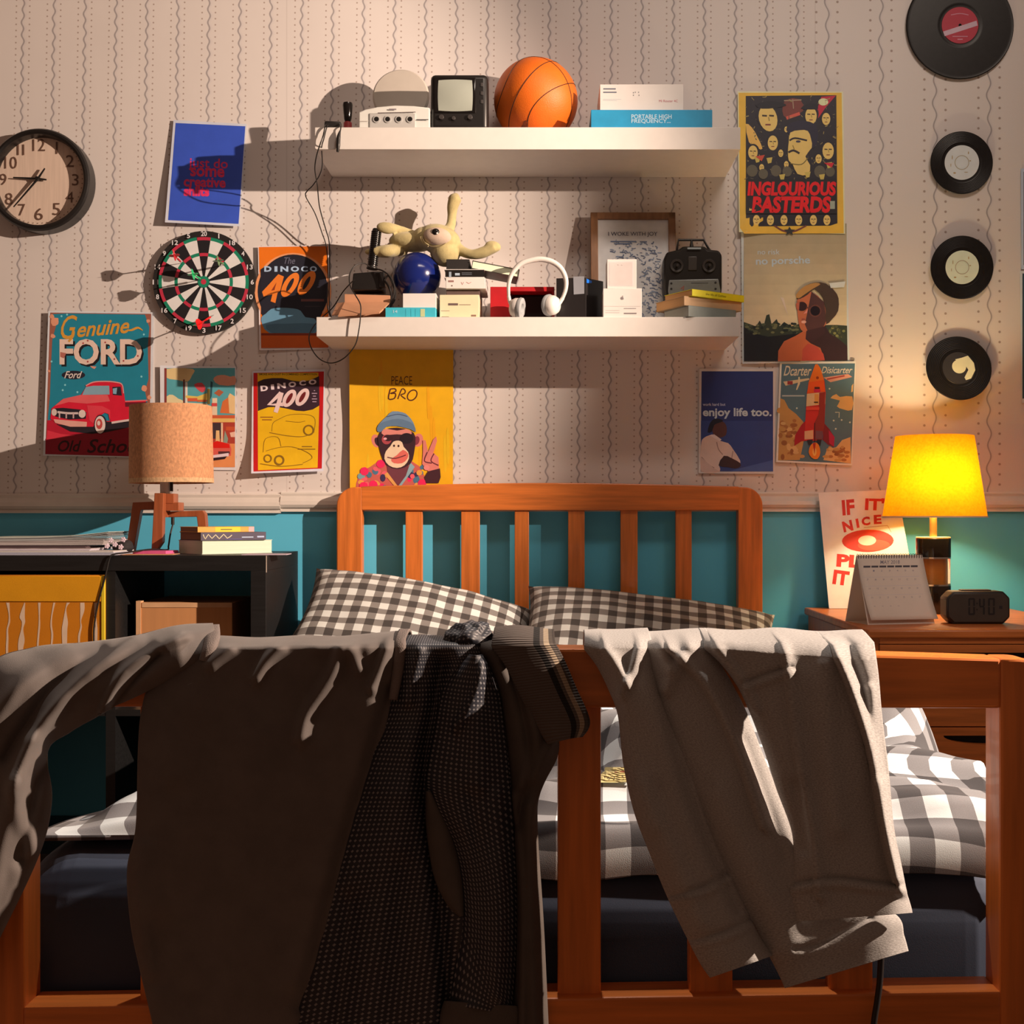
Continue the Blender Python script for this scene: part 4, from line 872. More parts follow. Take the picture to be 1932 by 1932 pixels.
# dark adapter lying at the edge with its cables
q = Vector((WX(627, 0.235), -0.235, ZU)); t = thing('power_adapter', 'black power adapter lying at the left edge of the upper shelf with dangling leads', 'adapter', q)
b = B(); b.box(WX(612, .235), WX(644, .235), -0.245, -0.20, ZU, ZU+0.022, bev=0.005, M=rotz((q.x, q.y, ZU), 8)); obj('housing', b, M_b, t)
b = B(); b.tube([(WX(640, .25), -0.245, ZU+0.012), W(643, 240, 0.268), W(642, 248, 0.270)], 0.0016); b.tube([W(642, 246, .270), W(639, 258, 0.270), W(638, 274, .270), W(637, 287, .269)], 0.005, radii=[0.0015, 0.0052, 0.0056, 0.003], n=12); obj('dangling_plug', b, M_b, t)
b = B()
b.tube([(WX(615, .25), -0.246, ZU+0.012), W(613, 240, 0.268), W(610, 255, .272), W(604, 272, 0.272), W(597, 295, 0.25), W(594, 318, 0.22), W(597, 340, 0.17), W(599, 352, 0.14), W(603, 391, 0.09), W(615, 434, .06), W(621, 457, .045), W(622, 505, .04), W(621, 560, .06), W(624, 596, .10), (WX(640, .12), -0.12, ZL+0.004)], 0.0016, sub=8)
b.tube([(WX(620, .25), -0.24, ZU+0.010), W(617, 239, 0.268), W(611, 262, .275), W(607, 278, .26), W(608, 310, .19), W(603, 330, .15), W(590, 350, .12), W(580, 360, .11), W(577, 371, .10), W(594, 402, .08), W(607, 438, .06), W(616, 468, .045), W(619, 520, .04), W(618, 580, .07), (WX(632, .1), -0.1, ZL+0.004)], 0.0015, sub=8)
obj('lead', b, M_cable, t)
# games console with open round lid
dF = 0.24; q = Vector((WX(742, dF), -dF+0.1, ZU)); t = thing('game_console', 'cream game console with four controller ports and its round lid open', 'console', q)
M_cr = mat('cream_plastic', base((245, 212, 180)), 0.45, var=0.03); M_gr = mat('grey_plastic', base((206, 176, 150)), 0.5, var=0.03)
X0, X1 = WX(677, dF), WX(811, dF); tp = [(x, WZ(y, dF)) for x, y in ((WX(677, dF), 211), (WX(690, dF), 206), (WX(712, dF), 201.5), (WX(745, dF), 198.5), (WX(780, dF), 199.5), (WX(811, dF), 203))]
b = B(); b.prism([(X0, ZU)] + tp + [(X1, ZU)], -dF, -dF+0.185, bev=0.003); obj('body', b, M_cr, t)
b = B(); b.box(WX(697, dF), WX(784, dF), -dF-0.003, -dF+0.01, ZU+0.001, WZ(214, dF), bev=0.002); obj('port_panel', b, M_gr, t)
for x in (711, 732, 753, 774):
    b = B(); z = WZ(226, dF); X = WX(x, dF)
    b.cyl((X, -dF-0.0025, z), (X, -dF-0.0055, z), 0.0092, n=20); obj('port', b, M_gr, t)
    b = B(); b.cyl((X, -dF-0.005, z), (X, -dF-0.0062, z), 0.0062, n=18); obj('socket', b, M_b, t)
a = Art(570, 120, 7.43, dF+0.0035); a.rect(1215, 632, 1320, 650, (140, 110, 100)); a.stroke([(1060, 692), (1590, 680)], 10, (90, 60, 50), 1); a.rect(1600, 780, 1770, 792, (60, 44, 40)); a.stroke([(800, 806), (940, 806)], 6, (200, 160, 130), 1); a.part('markings', t)
c = Vector((WX(757, 0.10), -0.105, WZ(184, 0.10))); b = B(); b.lathe([(0, -0.004), (0.074, -0.004), (0.0765, -0.001), (0.0765, 0.004), (0.072, 0.009), (0, 0.012)], c, 56, M=Matrix.Rotation(R(82), 4, 'X')); obj('lid', b, mat('lid_plastic', base((214, 176, 144)), 0.45, var=0.03), t, angle=25)
# mini television
dF = 0.235; q = Vector((WX(868, dF), -dF+0.1, ZU)); t = thing('mini_television', 'small black portable television with a grey screen on the upper shelf', 'television', q)
X0, X1, zt_ = WX(812, dF), WX(921, dF), WZ(139, dF)
b = B(); b.box(X0, X1, -dF, -dF+0.05, ZU, zt_, bev=0.013, seg=4)
xb0, xb1 = X0+0.016, X1+0.012
b.hexa([(X0+.004, -dF+.045, ZU+.004), (X1-.004, -dF+.045, ZU+.004), (xb1-.02, -dF+.2, ZU+.002), (xb0, -dF+.2, ZU+.002), (X0+.004, -dF+.045, zt_-.006), (X1-.004, -dF+.045, zt_-.006), (xb1-.02, -dF+.2, zt_-.03), (xb0, -dF+.2, zt_-.03)], bev=0.006)
obj('cabinet', b, M_b, t)
b = B(); 
b.prism([(WX(x, dF), WZ(y, dF)) for x, y in ((818, 146), (898, 146), (898, 214), (818, 214))], -dF-0.003, -dF+0.01, bev=0.004); obj('bezel', b, M_gloss, t)
def scr(u, v):
    a_, c_ = 2*u-1, 2*v-1; x = 859 + a_*33*(1-0.04*c_*c_); y = 180 + c_*30*(1-0.05*a_*a_); return W(x, y, dF+0.0035+0.004*(1-a_*a_)*(1-c_*c_))
obj('screen', grid_obj(16, 16, scr), mat('crt_glass', base((206, 184, 150), KW, 0.62), 0.25, var=0.02), t)
for x, k in ((833, 1), (856, 0), (887, 1)):
    b = B(); X, z = WX(x, dF), WZ(222 if k else 224, dF)
    b.cyl((X, -dF+.001, z), (X, -dF-0.007, z), 0.0065 if k else 0.005, n=14, bev=0.001); obj('knob', b, mat('dark_grey_plastic', (0.05, 0.045, 0.045), 0.35), t)
for y in (160, 176, 192):
    b = B(); X, z = WX(909, dF), WZ(y, dF); b.box(X-.0035, X+.0035, -dF-.002, -dF+.002, z-.005, z+.005, bev=.001, M=None); obj('button', b, mat('dark_grey_plastic', (0.05, 0.045, 0.045), 0.35), t)
# basketball
rb = 0.1128; c = Vector((WX(1011, 0.125), -0.125, ZU+rb))
t = thing('basketball', 'orange basketball with dark seams on the upper shelf', 'ball', (c.x, c.y, ZU))
b = B(); b.ball(c, rb, 64, 48); obj('ball_skin', b, mat('orange_rubber', base((252, 104, 18)), 0.5, bump=0.35, bs=420, var=0.06), t)
e1 = Vector((.34, -.59, .73)).normalized(); e2 = Vector((-.62, -.5, -.6)); e2 = (e2 - e1*e1.dot(e2)).normalized(); e3 = e1.cross(e2)
Mb = Matrix((e3, e1, e2)).transposed(); b = B()
def loop(f): b.tube([c + Mb @ (Vector(f(k*2*math.pi/72)).normalized() * (rb*1.0005)) for k in range(72)], 0.0011, n=6, sub=1, closed=True)
loop(lambda s: (math.cos(s), math.sin(s), 0)); loop(lambda s: (0, math.cos(s), math.sin(s)))
loop(lambda s: (0.62 + 0.16*math.cos(2*s), 0.95*math.cos(s), 0.95*math.sin(s))); loop(lambda s: (-0.62 - 0.16*math.cos(2*s), 0.95*math.cos(s), 0.95*math.sin(s)))
obj('seams', b, mat('seam_rubber', (0.02, 0.01, 0.008), 0.6), t)
def onball(x, y, e):
    p = Vector((WX(x, .25)-c.x, 0, WZ(y, .25)-c.z)); p.y = -math.sqrt(max(1e-6, rb*rb - p.x**2 - p.z**2)); return c + p.normalized()*(rb+0.0006+e)
a = Art(0, 0, 1, 0, KW, mapf=onball); a.stroke([(979, 233), (984, 226), (992, 220)], 5, (150, 60, 20)); a.ring(991, 221, 3, 5, (140, 56, 20), n=14); a.part('valve_print', t)
# teal book-box and white carton
dF = 0.255
a = Art(1100, 140, 6.232, dF+0.0004); a.text('PORTABLE HIGH', 568, 472, 1042, 525, (226, 236, 226), bold=0.02); a.text('FREQUENCY...', 568, 527, 1030, 582, (226, 236, 226), bold=0.02)
frontbox('boxed_device', 1115, 1344, 207, ZU, dF, 0.2, mat('teal_card', base((30, 140, 162)), 0.5), 'flat teal box lettered in white, under the white carton on the upper shelf', 'box', art=a)
zt_ = WZ(207, dF)
t = thing('white_carton', 'white carton with small print lying on the teal box', 'box', (WX(1210, .23), -.14, zt_))
b = B(); b.box(WX(1133, .23), WX(1286, .23), -.225, -.07, zt_, zt_+.006, bev=.001); obj('carton_base', b, mat('grey_card', base((150, 130, 112)), .6), t)
lidb = B(); lidb.box(WX(1132, .23), WX(1289, .23), -.23, -.06, zt_+.006, WZ(159, .23), bev=.001)
a = Art(1100, 140, 6.232, .2304); 
for y, w_ in ((165, 145), (205, 155)): a.rect(240, y, 240+w_, y+14, (110, 100, 100))
for x, y in ((590, 210), (612, 205), (650, 205), (590, 240), (655, 240)): a.rect(x, y, x+8, y+14, (140, 120, 110))
a.text('Mi Router 4C', 895, 300, 1115, 328, (230, 130, 120)); a.rect(240, 292, 450, 296, (220, 196, 176)); a.rect(240, 305, 400, 309, (220, 196, 176)); ms = a.into(lidb, 1); obj('carton_lid', lidb, [mat('white_card', (0.80, 0.77, 0.75), .5, var=.02)] + ms, t)

# --- lower shelf
# open cardboard mailer
t = thing('cardboard_mailer', 'small open cardboard mailer with its front flap folded down, left end of the lower shelf', 'box', (WX(695, .2), -.16, ZL))
M_card = mat('cardboard', base(CARD), 0.8, var=0.06, ns=20)
b = B(); X0, X1 = WX(650, .2), WX(732, .2); z1 = WZ(539, .2)
b.hexa([(X0, -.2, ZL), (X1+.006, -.2, ZL), (X1+.006, -.07, ZL), (X0, -.07, ZL), (X0, -.2, z1-.022), (X1+.006, -.2, z1-.026), (X1-.012, -.07, z1-.002), (X0+.012, -.07, z1-.002)], bev=.001)
obj('box_body', b, M_card, t)
b = B(); b.hexa([W(651, 540, .19), W(714, 540, .19), W(731, 556, .204), W(650, 556, .204), W(651, 537, .18), W(714, 537, .18), W(736, 556, .209), W(650, 556, .209)]) if False else None
b = B(); b.hexa([W(650, 572, .203), W(736, 572, .203), W(716, 592, .275), W(638, 598, .275), W(650, 570, .205), W(736, 570, .205), W(716, 589, .277), W(638, 595, .277)]); obj('flap', b, M_card, t)
b = B(); b.hexa([W(636, 574, .19), W(650, 572, .203), W(640, 594, .26), W(626, 596, .25), W(636, 572, .19), W(650, 570, .203), W(640, 592, .26), W(626, 594, .25)]); obj('flap', b, M_card, t)
# black device with cables on the mailer
zd = z1-.002
t = thing('black_device', 'flat black electronic device lying on the cardboard mailer', 'device', (WX(692, .14), -.14, zd))
b = B(); b.hexa([(WX(663, .15), -.15, zd), (WX(722, .15), -.15, zd), (WX(728, .09), -.08, zd), (WX(668, .09), -.08, zd), (WX(666, .15), -.148, WZ(515, .15)), (WX(718, .15), -.148, WZ(511, .15)), (WX(724, .09), -.08, WZ(511, .15)), (WX(670, .09), -.08, WZ(514, .15))], bev=.003); obj('housing', b, M_b, t)
b = B(); b.box(WX(716, .15), WX(726, .15), -.157, -.14, zd+.006, WZ(512, .15)-.002, bev=.002); obj('plug', b, M_b, t)
b = B(); b.tube([(WX(722, .155), -.155, zd+.015), W(732, 520, .16), W(741, 535, .165), W(746, 552, .17), W(744, 566, .18), W(738, 576, .2), W(736, 586, .215)], .0028)
b.tube([W(700, 506, .15), W(720, 510, .165), W(736, 522, .175), W(744, 540, .18), W(742, 560, .19), W(734, 578, .21), W(728, 590, .22)], .0022)
b.tube([W(726, 530, .16), W(733, 540, .165), W(738, 556, .17), W(734, 572, .19), W(728, 582, .21)], .003); obj('cable', b, M_cable, t)
b = B(); b.tube([W(697, 503, .16), W(687, 497, .165), W(672, 500, .175), W(663, 510, .185), W(659, 523, .20), W(661, 540, .23), W(670, 556, .26), W(680, 575, .275), W(680, 598, .28), W(677, 623, .28), W(670, 651, .275), W(650, 675, .26), W(626, 685, .24), W(604, 678, .22), W(588, 658, .20), W(583, 636, .18), W(590, 618, .15), W(606, 600, .12), W(628, 580, .10), W(646, 552, .12), W(659, 537, .15), W(668, 528, .158)], .0016, sub=8); obj('lead', b, M_cable, t)
# ribbed black handle standing on the device
t = thing('ribbed_handle', 'upright black ribbed cylinder with a glossy row of rings beside the blue ball', 'tool', (WX(702, .13), -.13, WZ(512, .15)))
P0, P1 = W(702, 508, .13), W(711, 432, .125); P0.z = max(P0.z, WZ(511, .15)+.0005); v = P1-P0
b = B(); b.cyl(P0, P0+v*.06, .0155, .0145, n=24, bev=.001); b.cyl(P0+v*.05, P0+v*.97, .0115, n=24); b.cyl(P0+v*.95, P1, .0122, .0105, n=24, bev=.001); obj('core', b, M_b, t)
for k in range(17):
    b = B(); z = .10 + k*.05; b.cyl(P0+v*z, P0+v*(z+.032), .0138, n=24, bev=.0008); obj('ring', b, M_gloss, t)
# blue ball on a little stack
c = Vector((WX(787, .13), -.13, 0)); rb = 45*(D-.13)/F; zwb = WZ(558, .2)
zb2 = zwb; c.z = zb2 + rb
b = B(); b.ball(c, rb, 48, 32); solo('blue_ball', b, mat('blue_lacquer', base((30, 44, 112), KW, .5), .2, var=.05, coat=.4), 'glossy dark blue ball on a small white box', 'ball', angle=180)
ztb = WZ(580, .25); a = Art(620, 420, 7.157, .2504); a.text('14', 870, 1180, 930, 1220, (214, 240, 226), bold=.03); a.rect(1240, 1165, 1300, 1270, (214, 196, 130)); 
for x in (1040, 1110, 1170): a.rect(x, 1165, x+3, 1270, (40, 130, 130))
frontbox('paperback_book', 727, 822, 580, ZL, .25, .15, mat('teal_cover', base((74, 180, 176)), .5), 'small teal book lying under the white box and blue ball', 'book', art=a)
b = B(); b.box(WX(760, .235), WX(823, .235), -.235, -.06, ztb, zwb, bev=.001); solo('white_box', b, mat('white_card', (0.80, 0.77, 0.75), .5, var=.02), 'small white box between the teal book and blue ball', 'box')
# cream carton with stack
a = Art(560, 350, 4.39, .2304); a.rect(1255, 975, 1335, 993, (120, 84, 70)); a.rect(1345, 985, 1440, 990, (170, 120, 90)); a.rect(1195, 1035, 1265, 1040, (200, 150, 110)); a.rect(1200, 1085, 1260, 1089, (170, 120, 90)); a.rect(1445, 1070, 1485, 1085, (160, 110, 80))
frontbox('cream_carton', 829.5, 904, 556, ZL, .23, .15, mat('cream_card', base((250, 208, 150)), .6, var=.03), 'cream carton with small print under the cassette-sized boxes', 'box', art=a)
zc = WZ(556, .23); zc2 = WZ(546.5, .2)
b = B(); b.box(WX(842, .2), WX(905, .2), -.2, -.06, zc, zc2, bev=.001); solo('brown_case', b, mat('brown_card', base((110, 76, 62)), .6), 'flat brown case squeezed between the cream carton and white box', 'box')
a = Art(560, 350, 4.39, .2154); a.rect(1255, 785, 1300, 800, (170, 110, 90)); a.stroke([(1362, 800), (1372, 822), (1382, 800)], 4, (220, 130, 110), 1); a.stroke([(1405, 800), (1425, 812), (1445, 800)], 4, (220, 130, 110), 1); a.rect(1280, 825, 1290, 835, (130, 90, 70))
zc3 = WZ(524, .215)
t = frontbox('white_media_box', 841, 916, 524, zc2, .215, .14, mat('white_card', (0.80, 0.77, 0.75), .5, var=.02), 'white box with faint print under the black cassette case', 'box', art=a)
b = B(); b.box(WX(838, .21), WX(914, .21), -.21, -.1, zc3, zc3+.003, bev=.0006); b.box(WX(840, .21), WX(913, .21), -.209, -.1, zc3+.003, WZ(508, .21)-.0015, mi=1); b.box(WX(838, .21), WX(914, .21), -.21, -.1, WZ(508, .21)-.0015, WZ(508, .21), mi=0)
zc4 = WZ(508, .21)
t = thing('cassette_case', 'black cassette case with white edges under the tilted paperback', 'case', (WX(876, .21), -.155, zc3)); obj('case_shell', b, [mat('clear_white', (0.75, 0.72, 0.7), .3), M_b], t)
a = Art(560, 350, 4.39, .2104); a.rect(1260, 715, 1280, 760, (170, 160, 150)); a.rect(1310, 725, 1350, 745, (190, 180, 170)); a.rect(1365, 722, 1450, 726, (120, 110, 104)); a.rect(1365, 735, 1450, 739, (120, 110, 104)); a.part('spine_print', t)
b = B(); b.box(WX(842, .19), WX(886, .19), -.19, -.08, zc4, WZ(489, .19), bev=.001); solo('dark_book', b, mat('black_cover', (.02, .018, .018), .5), 'small black book at the foot of the plush toy', 'book')
# tilted paperback
def tilted(name, lab, x0, y0, x1, y1, th, d0, d1, dep, mcov, mpage, group=None):
    P0, P1 = W(x0, y0, d0), W(x1, y1, d1); u = (P1-P0); L = u.length; u.normalize(); v = Vector((-u.y, u.x, 0)).normalized()
    if v.y < 0: v = -v
    n = u.cross(v).normalized()
    if n.z < 0: n = -n
    M = Matrix(((u.x, v.x, n.x, P0.x), (u.y, v.y, n.y, P0.y), (u.z, v.z, n.z, P0.z), (0, 0, 0, 1)))
    t = thing(name, lab, 'book', P0 + u*L/2 + v*dep/2, group)
    b = B(); b.box(.002, L-.002, .002, dep-.002, .0012, th-.0012, M=M); obj('pages', b, mpage, t)
    b = B(); b.box(0, L, 0, dep, 0, .0012, M=M); b.box(0, L, 0, dep, th-.0012, th, M=M); b.box(L-.0015, L, 0, dep, 0, th, M=M); obj('cover', b, mcov, t)
    return t
M_page = mat('page_edges', base((250, 222, 170)), .8, var=.1, ns=4, stretch=(1, 1, 160))
tilted('tilted_book', 'dark-covered paperback lying tilted across the cassette stack', 889, 506, 978, 523, .021, .20, .19, .1, mat('dark_cover', (.035, .025, .025), .45), M_page)
# red box, black box
t = thing('red_box', 'open red box with a dark inside behind the white headphones', 'box', (WX(985, .2), -.13, ZL)); X0, X1, z1 = WX(925, .19), WX(1046, .19), WZ(541, .19)
M_red = mat('red_card', base((196, 16, 22)), .5)
b = B(); b.box(X0, X0+.052, -.19, -.06, ZL, z1, bev=.001); b.box(X0+.05, X1, -.19, -.06, z1-.012, z1, bev=.001); b.box(X1-.006, X1, -.19, -.06, ZL, z1-.01); b.box(X0+.05, X1, -.07, -.06, ZL, z1-.01); b.box(X0+.05, X1, -.19, -.06, ZL, ZL+.004); obj('shell', b, M_red, t)
b = B(); b.box(X0+.056, X1-.01, -.14, -.072, ZL+.005, z1-.016); obj('inside_shadow_block', b, mat('inside_shadow', (.012, .01, .01), .8), t)  # near-black block stands in for the shade inside the open box
b = B(); b.box(X0+.092, X0+.13, -.15, -.08, z1, z1+.003); obj('tab', b, mat('dark_red', base((90, 14, 20)), .5), t)
t = thing('black_box', 'tall black box with a grey sticker beside the white headphones', 'box', (WX(1090, .2), -.15, ZL)); cx = WX(1106, .22); z1 = WZ(523.5, .22)
M = rotz((cx, -.22, 0), 28)
b = B(); b.box(cx-.079, cx, -.22, -.12, ZL, z1, bev=.001, M=rotz((cx, -.22, 0), -8)); 
b.hexa([(cx-.002, -.22, ZL), (WX(1138, .13), -.13, ZL), (WX(1120, .06), -.06, ZL), (cx-.03, -.06, ZL), (cx-.002, -.22, z1-.001), (WX(1138, .13), -.13, WZ(531, .13)), (WX(1120, .06), -.06, WZ(531, .13)), (cx-.03, -.06, z1-.001)]); obj('carton', b, mat('black_card', (.014, .012, .013), .4), t)
a = Art(900, 370, 3.715, 0, KW); 
def sm(x, y, e): p = W(900+x/3.715, 370+y/3.715, .2205+e); p.y = -.2205 - e + (cx-p.x)*-math.tan(R(8))*-1*-1 if False else -.2212 - e + (cx - p.x)*math.tan(R(8))*1.0; return p
a.mapf = sm; a.poly([(675, 562), (752, 562), (752, 684), (678, 688)], (160, 140, 128)); a.part('sticker', t)
a = Art(900, 370, 3.715, .203, KW); b = B(); b.hexa([W(1106.5, 526, .2205), W(1116, 530, .196), W(1116, 534, .196), W(1106.5, 534, .2205)] + [p + Vector((.0006, -.0006, 0)) for p in (W(1106.5, 526, .2205), W(1116, 530, .196), W(1116, 534, .196), W(1106.5, 534, .2205))]); obj('blue_label', b, mat('blue_print', base((30, 110, 190)), .4), t)
# headphones
t = thing('headphones', 'white over-ear headphones standing on the lower shelf', 'headphones', (WX(1010, .24), -.24, ZL)); M_hw = mat('white_plastic', (.80, .77, .74), .3, var=.02); M_pad = mat('grey_leather', base((190, 166, 146)), .6)
H = lambda x, y, d: W(900+x/3.715, 370+y/3.715, d)
b = B(); b.tube([H(222, 700, .235), H(222, 620, .24), H(245, 545, .243), H(300, 480, .245), H(370, 452, .245), H(450, 442, .245), H(530, 462, .244), H(590, 510, .242), H(622, 580, .24), H(622, 650, .238), H(600, 715, .236)], .0052, n=12, sub=8, radii=[.004, .0052, .0066, .0072, .0072, .0072, .0072, .0066, .0055, .0048]); obj('headband', b, M_hw, t)
for (x, y, d, rx, rz, ang, wh) in ((285, 785, .235, .0145, .029, 14, 0), (520, 765, .235, .020, .026, -32, 1)):
    c = H(x, y, d); c.z = max(c.z, ZL + rz*.86)
    ax = Vector((1, -0.55 if wh else -.25, -.15)).normalized() if not wh else Vector((-.75, .55, .1)).normalized()
    qm = ax.to_track_quat('Z', 'Y').to_matrix().to_4x4(); s_ = -1 if not wh else -1
    b = B(); b.lathe([(0, -.020), (.014, -.020), (.021, -.016), (.0255, -.008), (.026, 0), (0, .001)], c, 32, M=qm); obj('ear_cup', b, M_hw, t)
    b = B(); b.lathe([(.010, .002), (.016, .0), (.0255, .001), (.0285, .006), (.0275, .012), (.022, .015), (.013, .013), (.010, .006)], c, 32, M=qm); obj('ear_pad', b, M_pad, t)
b = B(); b.tube([H(222, 700, .235), H(232, 745, .236), H(255, 800, .237)], .005, n=10); obj('arm', b, M_hw, t)
b = B(); b.tube([H(600, 715, .236), H(575, 755, .238), H(548, 790, .243)], .0055, n=10); obj('arm', b, M_hw, t)
# white product boxes
M_wc = mat('white_card', (0.80, 0.77, 0.75), .5, var=.02)
a = Art(900, 370, 3.715, .2504); ax_, ay_ = 1018, 714
a.ell(ax_-4.5, ay_+2, 7.5, 10, (150, 120, 104)); a.ell(ax_+3.5, ay_+2, 7.5, 10, (150, 120, 104)); a.ell(ax_+12, ay_-1, 4.5, 4.5, (255, 214, 186)); a.ell(ax_+3, ay_-13, 2.6, 4.4, (150, 120, 104), 30)
a.stroke([(888, 772), (1148, 772)], 2.5, (224, 186, 160), 1); a.rect(1030, 785, 1115, 790, (170, 140, 124)); a.rect(1030, 818, 1118, 826, (140, 112, 98))
for y in (800, 815): a.rect(900, y, 1000, y+3, (214, 180, 156))
frontbox('product_box', 1138, 1211, 544, ZL, .25, .1, M_wc, 'lower white product box with a small fruit logo in front of the framed print', 'box', 'white product boxes', art=a)
z1 = WZ(544, .25)
a = Art(900, 370, 3.715, .2454); a.rect(926, 458, 1094, 628, (244, 206, 180)); a.rect(932, 464, 1088, 622, (238, 196, 168)); a.stroke([(965, 495), (1000, 482), (1040, 486)], 4, (236, 196, 168), 2); a.stroke([(985, 480), (992, 484)], 3, (190, 150, 130), 1); a.stroke([(1012, 482), (1018, 486)], 3, (190, 150, 130), 1)
frontbox('product_box', 1145.5, 1201, 489, z1, .245, .075, M_wc, 'upper white product box stacked on the one with a fruit logo', 'box', 'white product boxes', art=a)
# framed print leaning on the wall
t = thing('framed_print', 'brown wooden picture frame with a printed verse leaning on the wall', 'picture frame', (WX(1195, .06), -.06, ZL))
dz = WZ(402, .03) - ZL; X0, X1 = WX(1114.5, .045), WX(1275, .045)
M = Matrix.Translation((0, -.085, ZL)) @ Matrix.Rotation(R(-math.degrees(math.atan2(.058, dz))), 4, 'X')
H_ = math.hypot(dz, .058)
b = B(); fw = .020
for q in ((X0, X0+fw, 0, H_), (X1-fw, X1, 0, H_), (X0, X1, H_-fw, H_), (X0, X1, 0, fw)): b.box(q[0], q[1], -.008, .012, q[2], q[3], bev=.0015, M=M)
obj('frame', b, wood('walnut', (150, 92, 54), 'z', KW), t)
b = B(); b.box(X0+fw-.002, X1-fw+.002, 0, .004, fw-.002, H_-fw+.002, M=M); obj('backing', b, mat('print_paper', base((236, 206, 182)), .5), t)
def fm(x, y, e): return M @ Vector((X0 + (x-795)/(1392-795)*(X1-X0), -.0006 - e, H_*(1 - (y-115)/(858-115))))
a = Art(900, 370, 3.715, 0, KW, mapf=fm); a.text('I WOKE WITH JOY', 920, 238, 1265, 272, (92, 84, 88), bold=.005)
for k in range(300):
    x = 925 + random.random()*340; y = 300 + random.random()*500
    if y > 420 and x < 1130 and y < 660: continue
    L = 8 + random.random()*26; g = random.choice([(120, 118, 128), (150, 144, 148), (98, 98, 110)]); an = random.choice([0, .5, -.6, .2]); a.stroke([(x, y), (x+L*.5, y+4-random.random()*8), (x + L*math.cos(an), y + L*math.sin(an))], 4+random.random()*5, g, 2)
for y, x0, x1 in ((298, 935, 1110), (312, 960, 1075), (300, 1140, 1190)): a.rect(x0, y, x1, y+8, (110, 112, 126))
a.part('printed_verse', t)
# radio control transmitter
t = thing('remote_transmitter', 'black twin-stick radio control transmitter with a carry handle', 'remote control', (WX(1307, .1), -.1, ZL))
dF = .11; G = lambda x, y: (WX(900+x/3.715, dF), WZ(370+y/3.715, dF))
b = B(); b.prism([G(1308, 440), G(1330, 392), G(1420, 372), G(1440, 350), G(1600, 350), G(1620, 372), G(1695, 378), G(1718, 410), G(1718, 640), G(1700, 845), G(1330, 845), G(1305, 640)], -dF, -dF+.05, bev=.006); obj('case', b, M_b, t)
b = B(); b.tube([Vector((*[G(1405, 375)[0]], -dF+.02, G(1405, 375)[1])), Vector((G(1418, 296)[0], -dF+.02, G(1418, 296)[1])), Vector((G(1595, 296)[0], -dF+.02, G(1595, 296)[1])), Vector((G(1640, 375)[0], -dF+.02, G(1640, 375)[1]))], .0035, sub=1, n=10); obj('carry_handle', b, M_b, t)
b = B(); b.cyl((G(1510, 350)[0], -dF+.02, G(1510, 350)[1]), (G(1510, 300)[0], -dF+.02, G(1510, 300)[1]), .006, .003, n=14); obj('antenna_base', b, M_b, t)
b = B(); b.prism([G(1338, 665), G(1345, 590), G(1690, 582), G(1706, 665), G(1690, 760), G(1350, 760)], -dF-.005, -dF+.01, bev=.002); obj('silver_panel', b, mat('silver_plastic', base((150, 134, 118)), .35, metal=.3), t)
M_dg = mat('dark_grey_plastic', (0.05, 0.045, 0.045), 0.35)
for x in (1400, 1625):
    X, z = G(x, 490); b = B(); b.lathe([(.011, 0), (.0175, 0), (.0185, .003), (.0175, .005), (.012, .004)], (X, -dF, z), 28, M=Matrix.Rotation(R(90), 4, 'X'), close=True); obj('stick_ring', b, M_dg, t)
    b = B(); b.cyl((X, -dF+.004, z), (X, -dF-.022, z-.002), .0028, .0036, n=12, bev=.0006); obj('stick', b, M_dg, t)
b = B(); X, z = G(1510, 470); b.box(X-.012, X+.012, -dF-.003, -dF+.002, z-.02, z+.018, bev=.002); obj('centre_panel', b, M_dg, t)
a = Art(900, 370, 3.715, dF+.0056); 
for x, y in ((1362, 612), (1362, 650), (1672, 606), (1672, 650)): a.ell(x, y, 8, 8, (40, 34, 32), n=10)
a.stroke([(1430, 650), (1450, 630), (1445, 660)], 7, (190, 80, 60), 1); a.rect(1500, 606, 1620, 611, (100, 90, 84)); a.rect(1475, 360, 1570, 372, (190, 176, 160)); a.part('markings', t)
# three books fanned at the right end
def book(name, lab, corner, zt, th, ang, L, dep, mcov, mpage, group, art=None, spine_side='front'):
    M = Matrix.Translation((corner.x, corner.y, zt-th)) @ Matrix.Rotation(R(ang), 4, 'Z')
    t = thing(name, lab, 'book', M @ Vector((L/2, dep/2, 0)), group)
    b = B(); b.box(.002, L-.0015, .0015, dep-.0015, .0012, th-.0012, M=M); obj('pages', b, mpage, t)
    b = B(); b.box(0, L, 0, dep, 0, .0013, M=M, bev=.0004); b.box(0, L, 0, dep, th-.0013, th, M=M, bev=.0004)
    if spine_side == 'front': b.box(0, L, 0, .0016, 0, th, M=M)
    obj('cover', b, mcov, t)
    if art:
        a = Art(0, 0, 1, 0, KW, mapf=lambda x, y, e: M @ Vector((x, -.0002-e, y))); art(a, L, th); a.part('spine_lettering', t)
    return t
g = 'books at the right end of the lower shelf'
co = W(1306, 552, .27); z1 = WZ(545, .27); z2 = z1-.0178; z3 = z2-.0245; tan_pg = mat('tan_pages', base((226, 150, 86)), .8, var=.1, ns=4, stretch=(1, 1, 160))
book('paperback_book', 'thick grey paperback at the bottom of the pile below the remote control', Vector((WX(1299, .27), -.27, 0)), z3, z3-ZL, 30, .155, .11, mat('grey_cover', base((140, 130, 110)), .5), mat('grey_pages', base((196, 172, 142)), .8, var=.1, ns=4, stretch=(1, 1, 160)), g)
